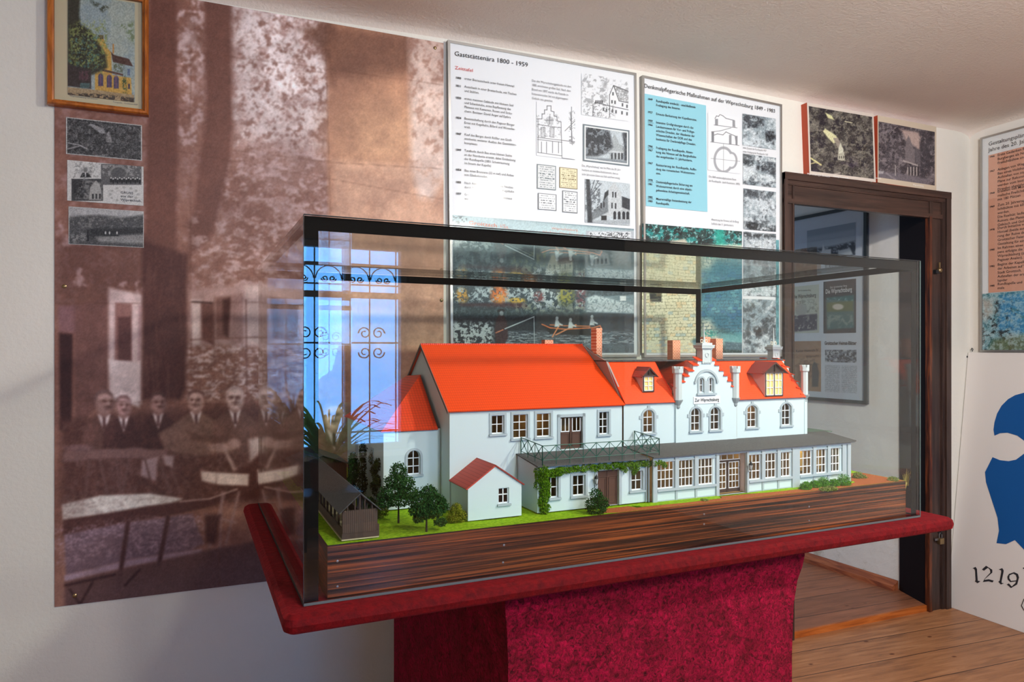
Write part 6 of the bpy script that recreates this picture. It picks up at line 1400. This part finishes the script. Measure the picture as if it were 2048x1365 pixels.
# --- terrace block
YT_ = .0815; TX0, TX1, VX1 = .4955, .7745, 1.4150
gw = [(.5149,.5453,.1283,.1730,0), (.5812,.6127,.1275,.1725,0), (.7333,.7646,.1270,.1715,0)]; gd = (.6440, .7000, ZB, .1786, 0)
mb = wall_holes(MB(), TX0, TX1, ZB, .1960, YT_, .008, gw+[gd]); mb.quad((TX0, YT_, ZB), (TX0, YA-.001, ZB), (TX0, YA-.001, .209), (TX0, YT_, .196))
ip(mb, 'terrace_wall', M_MW)
for h in gw: window(h, YT_, 2, 2, .0055)
door(gd, YT_, 2, M_DWOOD)
ip(MB().prism([(TX0-.004, .0735, .1975), (TX1+.002, .0680, .1975), (TX1+.002, YA-.0005, .2100), (TX0-.004, YA-.0005, .2100)], (0, 0, .0025)), 'terrace_deck', M_TAR)
ip(MB().box(.7705, .7735, YT_-.004, YT_-.0005, ZB, .196).box(.7765, .7795, YT_-.006, YT_-.0005, ZB, .196), 'downpipe', M_MG)
# --- veranda
YV = .0665
ip(MB().prism([(TX1+.003, .0560, .2010), (1.418, .0560, .2030), (1.436, .066, .2035), (1.508, .236, .2075), (KX1+.012, .236, .2075), (KX1+.012, YA-.001, .2115), (TX1+.003, YA-.001, .2115)], (0, 0, .0022)), 'veranda_roof', M_TAR)
vw = [(.7947,.8411,4), (.8532,.8972,4), (.9104,.955,4), (1.0645,1.1029,3), (1.1158,1.1534,3), (1.1667,1.2012,3), (1.2333,1.2739,3), (1.2879,1.3251,3), (1.3394,1.3747,3)]
holes = [(a, b, .1285, .1905, 0) for a, b, n in vw]; vd = (.974, 1.0560, ZB, .1960, 0)
mb = wall_holes(MB(), .7800, 1.4100, ZB, .2005, YV, .006, holes+[vd])
mb.quad((1.41, YV, ZB), (1.50, .235, ZB), (1.50, .235, .206), (1.41, YV, .2005)); ip(mb, 'veranda_wall', M_MW)
mb = MB()
for a, b, z0, z1 in [(.7800, .7920, ZB, .200)]+[(x-.0055, x+.0055, .128, .200) for x in (.8471, .9038, 1.1093, 1.1600, 1.2809, 1.3322)]+[(.962, .971, ZB, .200), (1.0565, 1.0625, ZB, .2), (1.2045, 1.2290, ZB, .2), (1.3800, 1.3920, ZB, .2), (1.3990, 1.4105, ZB, .2)]: mb.box(a, b, YV-.0045, YV-.0001, z0, z1)
for x in (.8471, .9038, 1.1093, 1.1600, 1.2809, 1.3322): mb.box(x-.0028, x+.0028, YV-.0025, YV-.0001, ZB, .124)
for a, b in ((.792, .962), (1.0625, 1.2045), (1.229, 1.380)):
    mb.box(a, b, YV-.0060, YV-.0001, .1225, .1280); mb.box(a, b, YV-.0030, YV-.0001, .1905, .1930); mb.box(a, b, YV-.0015, YV-.0001, ZB, .1015)
mb.box(.78, 1.41, YV-.0052, YV-.0001, .1985, .2015); ip(mb, 'veranda_posts', M_MG)
for (a, b, n), h in zip(vw, holes): window(h, YV, n, 3, 0, sill=False, deep=.003)
# recessed entrance
ye = YV+.020
ip(MB().quad((.974, YV, ZB), (.974, ye, ZB), (.974, ye, .198), (.974, YV, .198)).quad((1.056, YV, ZB), (1.056, YV, .198), (1.056, ye, .198), (1.056, ye, ZB)), 'entrance_reveal', M_PINK)
mb = MB()
a, b, c, d = .975, 1.0555, ZB, .1955; m_ = (a+b)/2
for x in (a, m_-.004, m_+.001, b-.0035): mb.box(x, x+.0035, ye, ye+.003, c, .1745)
mb.box(a, b, ye, ye+.003, c, c+.010); mb.box(a, b, ye, ye+.003, .1735, .1780); mb.box(a, b, ye, ye+.003, d-.003, d)
ed = ip(mb, 'entrance_door', M_DW2); mb = MB()
for x0 in (a+.004, m_+.005):
    w_ = m_-a-.009
    for k in range(4): x = x0+w_*k/3-.0006; mb.box(x, x+.0014, ye-.0008, ye+.001, c+.010, .1735)
    for k in range(5): z = c+.010+(.1735-c-.012)*k/4; mb.box(x0, x0+w_, ye-.0008, ye+.001, z, z+.0016)
for k in range(5): x = a+.002+(b-a-.005)*k/4; mb.box(x, x+.0014, ye-.0008, ye+.001, .178, d-.003)
mb.box(a, b, ye-.0008, ye+.001, .178, .1796); mb.box(a, b, ye-.0008, ye+.001, d-.0045, d-.003)
off(mb, IB).build('glazing_bars', M_MWH, ed)
# rooms behind the windows
mb = MB(); mb.quad((.78, .150, ZB), (1.41, .150, ZB), (1.41, .150, .20), (.78, .150, .20)); mb.quad((.78, YV+.008, ZB+.001), (1.41, YV+.008, ZB+.001), (1.41, .15, ZB+.001), (.78, .15, ZB+.001)); mb.quad((TX0+.001, .125, ZB), (TX1, .125, ZB), (TX1, .125, .197), (TX0+.001, .125, .197))
mb.quad((HX0+.002, .235, .21), (HX1, .235, .21), (HX1, .235, .314), (HX0+.002, .235, .314)); mb.quad((KX0, .230, .212), (KX1, .230, .212), (KX1, .230, .36), (KX0, .230, .36)); mb.quad((HX0+.002, YA+.01, .216), (KX1, YA+.01, .216), (KX1, .24, .216), (HX0+.002, .24, .216))
mb.quad((cx0+.001, .300, ZB), (HX0-.002, .300, ZB), (HX0-.002, .300, cz), (cx0+.001, .300, cz))
ip(mb, 'room_interior', M_ROOM)
mb = MB()
for a, b, y, z0, z1 in ((.436, .452, .2345, .262, .302), (.985, 1.006, .2295, .284, .305), (1.058, 1.070, .2295, .280, .305), (1.36, 1.40, .149, .12, .198), (1.318, 1.33, .149, .12, .198)): mb.box(a, b, y-.0008, y-.0002, z0, z1)
ip(mb, 'lit_interior', M_LIT)
def bulb(x, y, z, p):
    l = bpy.data.lights.new('model_bulb', 'POINT'); l.energy = p; l.color = (1, .78, .45); l.shadow_soft_size = .006
    o = bpy.data.objects.new('model_bulb', l); COL.objects.link(o); o.location = cw(x, y, z)
bulb(.88, .115, .185, .09); bulb(1.13, .115, .185, .09); bulb(1.32, .115, .185, .10); bulb(1.2, .212, .29, .05); bulb(.9, .212, .29, .035); bulb(.56, .212, .29, .035)
# railing of the terrace
def rail(mb, A, B, n, h=.0405):
    A = Vector(A); B = Vector(B); up = Vector((0, 0, 1))
    for z, r in ((h, .00075), (.0095, .0006)): mb.tube(A+up*z, B+up*z, r*1.4, n=5)
    for k in range(n+1):
        P = A+(B-A)*k/n; mb.tube(P+up*-.002, P+up*(h+.001), .0012 if k in (0, n) else .0008, n=5)
        if k < n:
            Q = A+(B-A)*(k+1)/n; top, bot = (up*h, up*.0095)
            mb.tube(P+top, Q+bot, .0008, n=4); mb.tube(P+bot, Q+top, .0008, n=4)
            c_ = (P+Q)/2+up*(.0095+h)/2; d_ = (B-A).normalized()
            mb.path([c_+d_*.003*math.cos(t)+up*.003*math.sin(t) for t in [2*math.pi*i/8 for i in range(9)]], .00045, 4)
mb = MB(); zr = .2025
rail(mb, (.5020, YA-.004, zr+.006), (.5060, .0790, zr-.001), 3); rail(mb, (.5060, .0790, zr-.001), (.8040, .0725, zr), 9); rail(mb, (.8040, .0725, zr), (.8080, YA-.004, zr+.006), 3)
ip(mb, 'terrace_railing', M_GREEN)
# rear wing on the right
mb = MB(); mb.box(KX1+.011, 1.51, .236, .40, ZB, .2055); ip(mb, 'side_wing', M_MW)
ip(MB().box(KX1+.011, 1.535, .232, .41, .2062, .2085), 'side_wing_roof', mat('green_felt', rgb(84,104,92), .8))
# wall lanterns
M_LGL = mat('lantern_glass', rgb(230,236,236), .2); 
for x, y, z in ((.6365, YT_, .151), (1.0590, YV-.005, .156)):
    mb = MB(); yy = y-.009
    mb.lathe(x, yy, [(.0058, z+.012), (.0035, z+.0165), (.0008, z+.0205), (.0008, z+.0225)], 6); mb.lathe(x, yy, [(.0022, z-.001), (.0028, z+.0005)], 6)
    for k in range(6): a = math.pi/3*k; mb.tube((x+.0027*math.cos(a), yy+.0027*math.sin(a), z), (x+.0048*math.cos(a), yy+.0048*math.sin(a), z+.012), .0004, n=4)
    mb.tube((x, yy, z-.001), (x, yy, z-.004), .0006, n=5); mb.tube((x, yy, z-.004), (x, y-.0002, z-.006), .0006, n=5)
    lo = ip(mb, 'wall_lantern', M_IRON); off(MB().lathe(x, yy, [(.0020, z+.0005), (.0042, z+.0118)], 6), IB).build('lantern_glass', M_LGL, lo)

# ---------------------------------------------------------------- the open bowling shed at the left
sh = cthing('model_shed', 'long dark brown open model shed with a black felt roof at the left front corner', 'model shed', (.105, .30, ZB)); SB = (.105, .30, ZB)
def s_(mb, name, m, **k): return off(mb, SB).build(name, m, sh, **k)
sx0, sx1, sy0, sy1, sze, szr = .0735, .1385, .034, .560, .152, .1835; sxm = .106
M_PLANK = mat('shed_planks', rgb(74,58,50), .8); v_ = coords(M_PLANK); wv = nd(M_PLANK, 'ShaderNodeTexWave', bands_direction='X'); wv.inputs['Scale'].default_value = 90; lk(M_PLANK, v_, wv.inputs[0]); bump(M_PLANK, wv.outputs[0], .5, .001)
s_(MB().box(sx0, sx1, sy0, sy0+.004, ZB+.002, sze), 'front_wall', M_PLANK); s_(MB().box(sx0-.001, sx1+.001, sy0-.0015, sy0, ZB+.002, ZB+.012).box(sx1-.001, sx1+.003, sy0-.001, sy0+.003, ZB+.002, ZB+.024), 'plinth_board', M_DW2)
s_(MB().box(sx0-.002, sx1+.002, sy0-.003, sy1, ZB, ZB+.002), 'foundation', mat('pale_foundation', rgb(190,176,140), .8))
for x in (sx0, sx1-.003):
    s_(MB().box(x, x+.003, sy0+.004, sy1, ZB+.002, ZB+.020), 'parapet', M_PLANK)
    for k in range(14): y = sy0+.004+k*(sy1-sy0-.008)/13; s_(MB().box(x-.0003, x+.0033, y-.002, y+.002, ZB+.020, sze), 'post', M_DW2)
    s_(MB().box(x, x+.003, sy0, sy1, sze-.004, sze), 'plate', M_DW2)
mb = MB(); mb.box(sxm-.0015, sxm+.0015, sy0+.001, sy0+.004, sze, szr-.002)
for q in (.3, .72): x = sx0+(sxm-sx0)*q; mb.box(x-.001, x+.001, sy0+.001, sy0+.004, sze, sze+(szr-sze)*q-.001); x = sx1-(sx1-sxm)*q; mb.box(x-.001, x+.001, sy0+.001, sy0+.004, sze, sze+(szr-sze)*q-.001)
mb.tube((sx0-.004, sy0-.001, sze-.002), (sxm, sy0-.001, szr-.002), .0012); mb.tube((sx1+.004, sy0-.001, sze-.002), (sxm, sy0-.001, szr-.002), .0012); s_(mb, 'gable_truss', M_DW2)
M_FELT = mat('black_felt', rgb(58,60,62), .75); v_ = coords(M_FELT); lk(M_FELT, ramp(M_FELT, noise(M_FELT, v_, 260, 4, .7), [(.3, rgb(44,46,48)), (.7, rgb(76,78,80))]), base_in(M_FELT))
s_(MB().slab([(sx0-.007, sy0-.004, sze-.003), (sxm, sy0-.004, szr), (sxm, sy1, szr), (sx0-.007, sy1, sze-.003)], .0015), 'shed_roof', M_FELT)
s_(MB().slab([(sx1+.007, sy0-.004, sze-.003), (sx1+.007, sy1, sze-.003), (sxm, sy1, szr), (sxm, sy0-.004, szr)], .0015), 'shed_roof', M_FELT)
pv = cthing('model_pavilion', 'dark model pavilion with a low gable at the far end of the long shed', 'model shed', (.13, .68, ZB)); VB = (.13, .68, ZB)
def p_(mb, name, m): return off(mb, VB).build(name, m, pv)
p_(MB().box(.070, .195, .600, .77, ZB, .146), 'pavilion_wall', M_PLANK)
p_(MB().slab([(.060, .592, .146), (.1325, .592, .1755), (.1325, .78, .1755), (.060, .78, .146)], .0018), 'pavilion_roof', M_FELT); p_(MB().slab([(.205, .592, .146), (.205, .78, .146), (.1325, .78, .1755), (.1325, .592, .1755)], .0018), 'pavilion_roof', M_FELT)
p_(MB().prism([(.070, .600, .146), (.195, .600, .146), (.1325, .600, .1735)], (0, .17, 0)), 'gable', M_PLANK)

# ---------------------------------------------------------------- model trees and shrubs
def leaf_mat(name, c0, c1, c2):
    m = mat(name, c1, .9, spec=.1); v = coords(m); lk(m, ramp(m, noise(m, v, 160, 4, .75), [(.3, c0), (.5, c1), (.7, c2)]), base_in(m)); return m
M_LDK = leaf_mat('dark_foliage', rgb(20,48,20), rgb(38,76,34), rgb(66,108,46)); M_LYE = leaf_mat('yellow_foliage', rgb(70,84,14), rgb(120,126,30), rgb(166,164,52))
M_LIV = leaf_mat('ivy_foliage', rgb(44,84,8), rgb(84,128,18), rgb(132,168,32)); M_LOL = leaf_mat('olive_foliage', rgb(24,30,12), rgb(48,54,20), rgb(80,82,30)); M_LBR = leaf_mat('bright_foliage', rgb(42,96,14), rgb(74,138,24), rgb(116,172,44)); M_LGR = leaf_mat('grey_green_foliage', rgb(84,98,44), rgb(122,138,70), rgb(164,176,104))
M_TRUNK = mat('model_trunk', rgb(48,38,30), .9)
def widen(bl, cx, cz, kx, kz): return [(cx+(b[0]-cx)*kx, b[1], cz+(b[2]-cz)*kz, b[3]*kx, b[4]*kz) for b in bl]
def foliage(blobs, n, s, seed):
    rs = np.random.RandomState(seed); mb = MB(); vol = np.array([b[3]*b[4]*b[3] for b in blobs])**.67; vol /= vol.sum()
    for b, q in zip(blobs, vol):
        k = max(8, int(n*q)); d = rs.normal(size=(k, 3)); d /= np.linalg.norm(d, axis=1)[:, None]
        rad = .55+.5*rs.rand(k)**.6; clump = .85+.3*rs.rand(k)
        for i in range(k):
            p = np.array([b[0]+d[i, 0]*b[3]*rad[i]*clump[i], b[1]+d[i, 1]*b[3]*rad[i]*clump[i], b[2]+d[i, 2]*b[4]*rad[i]*clump[i]])
            p[2] = max(p[2], .0968)
            u = rs.normal(size=3); u /= np.linalg.norm(u); w_ = np.cross(u, rs.normal(size=3)); w_ /= np.linalg.norm(w_)+1e-9
            e = s*(.6+.8*rs.rand()); t = np.cross(u, w_)*e*.5
            mb.add([p-u*e, p+w_*e*.8, p+u*e, p-w_*e*.8+t], [(0, 1, 2), (0, 2, 3)])
    return mb
def plant(name, label, cat, base, blobs, n, s, m, trunk=None, seed=1, group=None):
    if trunk:
        t = cthing(name, label, cat, base, group); mb = foliage(blobs, n, s, seed); off(mb, base).build('foliage', m, t)
        mb = MB()
        for a, b, r0, r1 in trunk: mb.tube(a, b, r0, r1, 6)
        off(mb, base).build('trunk', M_TRUNK, t); return t
    mb = foliage(blobs, n, s, seed); off(mb, base); o = mb.build(name, m); o.location = cw(*base); o.rotation_euler = (0, 0, CR); tag(o, label, cat, group); return o
G = .0965
def tr(x, y, h, r=.0022): return [((x, y, G-.001), (x, y, G+h), r, r*.5)]
plant('model_tree', 'taller dark green model tree in front of the chapel window', 'model tree', (.2048, .1295, G),
    widen([(.205,.130,.196,.013,.016), (.200,.128,.178,.018,.014), (.214,.132,.172,.017,.014), (.196,.130,.158,.021,.014), (.220,.128,.154,.018,.013), (.206,.126,.143,.024,.012), (.184,.128,.140,.013,.010), (.178,.130,.150,.008,.008)], .2048, .13, 1.28, 1.08), 7500, .0017, M_LDK, tr(.2048, .1295, .07)+[((.2048,.1295,.14),(.185,.13,.15),.001,.0005), ((.2048,.1295,.145),(.222,.13,.16),.001,.0005)], 3)
plant('model_tree', 'broad dark green model tree left of the yellow shrub, nearest the tray edge', 'model tree', (.2362, .0417, G),
    widen([(.240,.042,.166,.014,.012), (.230,.042,.152,.018,.013), (.250,.042,.148,.018,.014), (.262,.042,.140,.011,.012), (.224,.040,.136,.016,.011), (.244,.040,.132,.019,.011), (.259,.038,.112,.010,.007), (.224,.04,.122,.010,.007)], .240, .11, 1.22, 1.10), 7000, .0017, M_LDK, tr(.2362, .0417, .05)+[((.2362,.0417,.12),(.252,.042,.145),.001,.0005), ((.2362,.0417,.118),(.222,.042,.135),.001,.0005)], 5)
plant('model_shrub', 'yellow green model shrub beside the little hut', 'model shrub', (.318, .088, G), [(.312,.088,.112,.015,.015), (.324,.086,.108,.012,.012), (.316,.092,.124,.011,.010), (.306,.09,.104,.012,.008)], 2600, .0013, M_LYE, None, 7)
plant('model_shrub', 'dark green model shrub in front of the brown terrace door', 'model shrub', (.612, .032, G), [(.612,.034,.136,.014,.015), (.604,.034,.118,.017,.013), (.622,.034,.120,.018,.014), (.630,.036,.112,.012,.012), (.612,.032,.106,.022,.010)], 4200, .0013, M_LDK, None, 8)
plant('model_shrub', 'small yellowish model shrub behind the taller dark tree', 'model shrub', (.180, .175, G), [(.182,.175,.112,.014,.012), (.172,.18,.106,.010,.009)], 1100, .0014, M_LYE, None, 9)
plant('model_tree', 'slim dark model tree against the left side of the chapel, left of the ivy', 'model tree', (.170, .41, G), [(.171,.41,.185,.010,.020), (.174,.41,.160,.012,.022), (.170,.42,.136,.011,.018)], 3200, .0018, M_LDK, tr(.170, .41, .06), 10)
plant('model_tree', 'narrow olive model tree rising behind the bowling shed', 'model tree', (.186, .37, G), [(.186,.37,.210,.009,.024), (.184,.37,.175,.010,.026), (.184,.37,.135,.012,.025)], 2600, .0016, M_LOL, tr(.185, .37, .08), 11)
plant('model_shrub', 'dark low model shrub at the foot of the chapel side wall', 'model shrub', (.175, .28, G), [(.182,.28,.108,.014,.014), (.176,.31,.104,.014,.012), (.182,.25,.102,.010,.009)], 1500, .0016, M_LDK, None, 12)
# climbing plants are part of the building
def ivy(path, seed, n, r0, m=M_LIV, drop=0, s=.0013):
    bl = []; rs = random.Random(seed)
    for (x, y, z, r, rz) in path: bl.append((x+rs.uniform(-.002, .002), y, z, r, rz))
    return foliage(bl, n, s, seed)
pth = []
for k in range(14): t = k/13; pth.append((.509+.004*math.sin(k*1.7), YT_-.005, .103+t*.088, .0095+.003*math.sin(k*2.1)**2, .010))
for k in range(6): pth.append((.499, YT_+.004, .175-.006*k+.012, .008, .010))
for k in range(5): pth.append((.522+.006*k, YT_-.004, .186+.0005*k-.004, .010, .009))
for k in range(26): x = .55+k*.0100; pth.append((x, YT_-.005, .1895-.0035*abs(math.sin(k*.9)), .0078, .0055+.003*abs(math.sin(k*1.3))))
for x, z in ((.706,.182), (.714,.176), (.733,.180), (.740,.174), (.738,.168), (.746,.178), (.786,.188), (.798,.190), (.808,.186), (.812,.182)): pth.append((x, YT_-.006 if x < .77 else YV-.006, z, .006, .006))
ip(ivy(pth, 4, 15000, .01), 'ivy', M_LIV)
pth = [(cx0-.004, .29+.018*math.sin(k*1.3), .13+.0075*k, .011, .010) for k in range(10)]+[(cx0-.004, .335, .20, .006, .016), (cx0-.004, .27, .155, .009, .012)]
ip(ivy(pth, 6, 4500, .01, M_LOL), 'ivy', M_LOL)
for i, (px, py, r, h) in enumerate(((1612, 978, .013, .012), (1630, 974, .012, .011), (1647, 972, .014, .014), (1668, 971, .013, .011), (1688, 970, .017, .017))):
    x, y, z = loc_z(px, py, .1)
    y = min(y, .048)
    plant('model_shrub', ['bright green model bush at the left end of the row before the veranda', 'bright green model bush, second from the left in the row before the veranda', 'bright green model bush, middle of the row before the veranda', 'bright green model bush, second from the right in the row before the veranda', 'tall bright green model bush at the veranda corner, right end of the row'][i], 'model shrub', (x, y, G), [(x, y, G+h*.8, r*.95, h), (x+r*.5, y, G+h*.5, r*.7, h*.7), (x-r*.5, y+.002, G+h*.5, r*.7, h*.7)], 1900, .0012, M_LBR, None, 20+i, 'bright bushes before the veranda')
x, y, z = loc_z(1662, 981, .098); plant('model_shrub', 'low grey green model shrub at the tray edge before the bright bushes', 'model shrub', (x, y+.006, G), [(x-.014, y+.006, G+.003, .013, .005), (x+.008, y+.006, G+.004, .014, .006)], 1200, .0012, M_LGR, None, 31)
x, y, z = loc_z(1716, 957, .098); plant('model_shrub', 'pale green model shrub on the gravel corner right of the veranda', 'model shrub', (x, y, G), [(x, y, G+.008, .013, .010), (x+.014, y-.004, G+.004, .011, .006)], 1300, .0012, M_LGR, None, 32)
x, y, z = loc_z(1786, 962, .098); plant('model_shrub', 'tiny green model shrub at the right end of the tray', 'model shrub', (x, y, G), [(x, y, G+.005, .013, .007)], 800, .0011, M_LGR, None, 33)
x, y, z = loc_z(1052, 1026, .098); plant('model_shrub', 'tiny yellow green model shrub right of the hut', 'model shrub', (.463, .110, G), [(.463, .110, G+.004, .006, .005)], 300, .0011, M_LYE, None, 34)
x, y, z = loc_z(1395, 1011, .098); plant('model_shrub', 'tiny green tuft by the gravel before the veranda windows', 'model shrub', (.905, .036, G), [(.905, .036, G+.003, .010, .003)], 300, .0010, M_LGR, None, 35)
# tuft of dried golden grass fixed behind the right rim
mb = MB(); rs = random.Random(3); b0 = (1.5700, .022, .085)
for k in range(46):
    a = rs.uniform(-.5, .9); L_ = rs.uniform(.018, .034); x0 = b0[0]+rs.uniform(-.006, .008); z0_ = b0[2]+rs.uniform(-.004, .012)
    mb.tube((x0, b0[1]+rs.uniform(-.003, .003), z0_), (x0+L_*math.sin(a)*.7, b0[1]+rs.uniform(-.006, .006), z0_+L_*math.cos(a)), .0005, .0002, 4)
mb.tube((b0[0]-.008, b0[1], .070), (b0[0], b0[1], .092), .004, .002, 6)
off(mb, b0); o = mb.build('dried_grass_tuft', mat('golden_straw', rgb(176,158,78), .6)); o.location = cw(*b0); o.rotation_euler = (0, 0, CR); tag(o, 'golden dried grass tuft sticking up at the right end of the diorama tray', 'dried grass')

# ---------------------------------------------------------------- behind the camera, seen in the glass: palm on the window sill, ceiling lamp; added lamps unseen
pp = empty('potted_palm', (.90, -4.66, .36), 'green potted palm on a low stand behind the camera, mirrored in the case glass', 'plant')
MB().lathe(0, 0, [(.085, .0), (.115, .02), (.13, .20), (.118, .20), (.115, .17), (.001, .17)], 20).build('pot', mat('terracotta', rgb(130,74,50), .8), pp)
M_PALM = mat('palm_leaf', rgb(90,140,50), .45)
_tl = nd(M_PALM, 'ShaderNodeBsdfTranslucent'); _tl.inputs[0].default_value = rgb(190, 220, 110); _mx = nd(M_PALM, 'ShaderNodeMixShader'); _mx.inputs[0].default_value = .5
_o = [q for q in M_PALM.node_tree.nodes if q.type == 'OUTPUT_MATERIAL'][0]; lk(M_PALM, M_PALM.node_tree.nodes['Principled BSDF'].outputs[0], _mx.inputs[1]); lk(M_PALM, _tl.outputs[0], _mx.inputs[2]); lk(M_PALM, _mx.outputs[0], _o.inputs[0])
mb = MB(); rs = random.Random(5)
for k in range(80):
    a = rs.uniform(0, 2*math.pi); L_ = rs.uniform(.28, .72); rise = rs.uniform(.12, .62); w0 = rs.uniform(.006, .013); prev = None
    for t in range(9):
        q = t/8; x = math.cos(a)*L_*q*.85; y = math.sin(a)*L_*q*.45; z = .17+rise*1.7*q-rise*1.05*q*q; ww = w0*math.sin(math.pi*min(1, q*.93+.05))**.7
        nn_ = (-math.sin(a)*ww, math.cos(a)*ww, 0) if rise < .35 else (ww, ww*.3, 0)
        cur = ((x-nn_[0], y-nn_[1], z), (x+nn_[0], y+nn_[1], z+.004))
        if prev: mb.quad(prev[0], prev[1], cur[1], cur[0])
        prev = cur
mb.build('palm_leaves', M_PALM, pp)
ts = empty('plant_stand', (.90, -4.66, 0), 'low dark wooden stand under the potted palm behind the camera', 'plant stand')
MB().box(-.2, .2, -.13, .13, .32, .3595).build('top', M_DOORW, ts)
for sx in (-1, 1):
    for sy in (-1, 1): MB().box(sx*.18-.015, sx*.18+.015, sy*.11-.015, sy*.11+.015, 0, .32).build('leg', M_DOORW, ts)
M_LAMP = mat('lamp_housing', rgb(230,230,228), .4)
for i, (x, y, r) in enumerate(((1.75, -2.15, .11), (1.9, -3.6, .29))):
    t = empty('ceiling_lamp', (x, y, 2.43), ['small square ceiling lamp above the glass case', 'added large square ceiling lamp, unseen further back in the room'][i], 'ceiling lamp')  # the larger one is an added fill lamp
    MB().box(-r, r, -r, r, -.045, .02).build('housing', M_LAMP, t)

t = empty('added_globe_lamp', (0.75, -2.95, 2.08), 'added globe lamp on a thin cord, unseen behind the camera', 'pendant lamp')  # added fixture that holds the globe fill light
MB().tube((0, 0, .12), (0, 0, .355), .006).build('cord', M_IRON, t); MB().lathe(0, 0, [(.02, .13), (.05, .13), (.05, .16), (.02, .16)], 16).build('lamp_holder', M_LAMP, t)
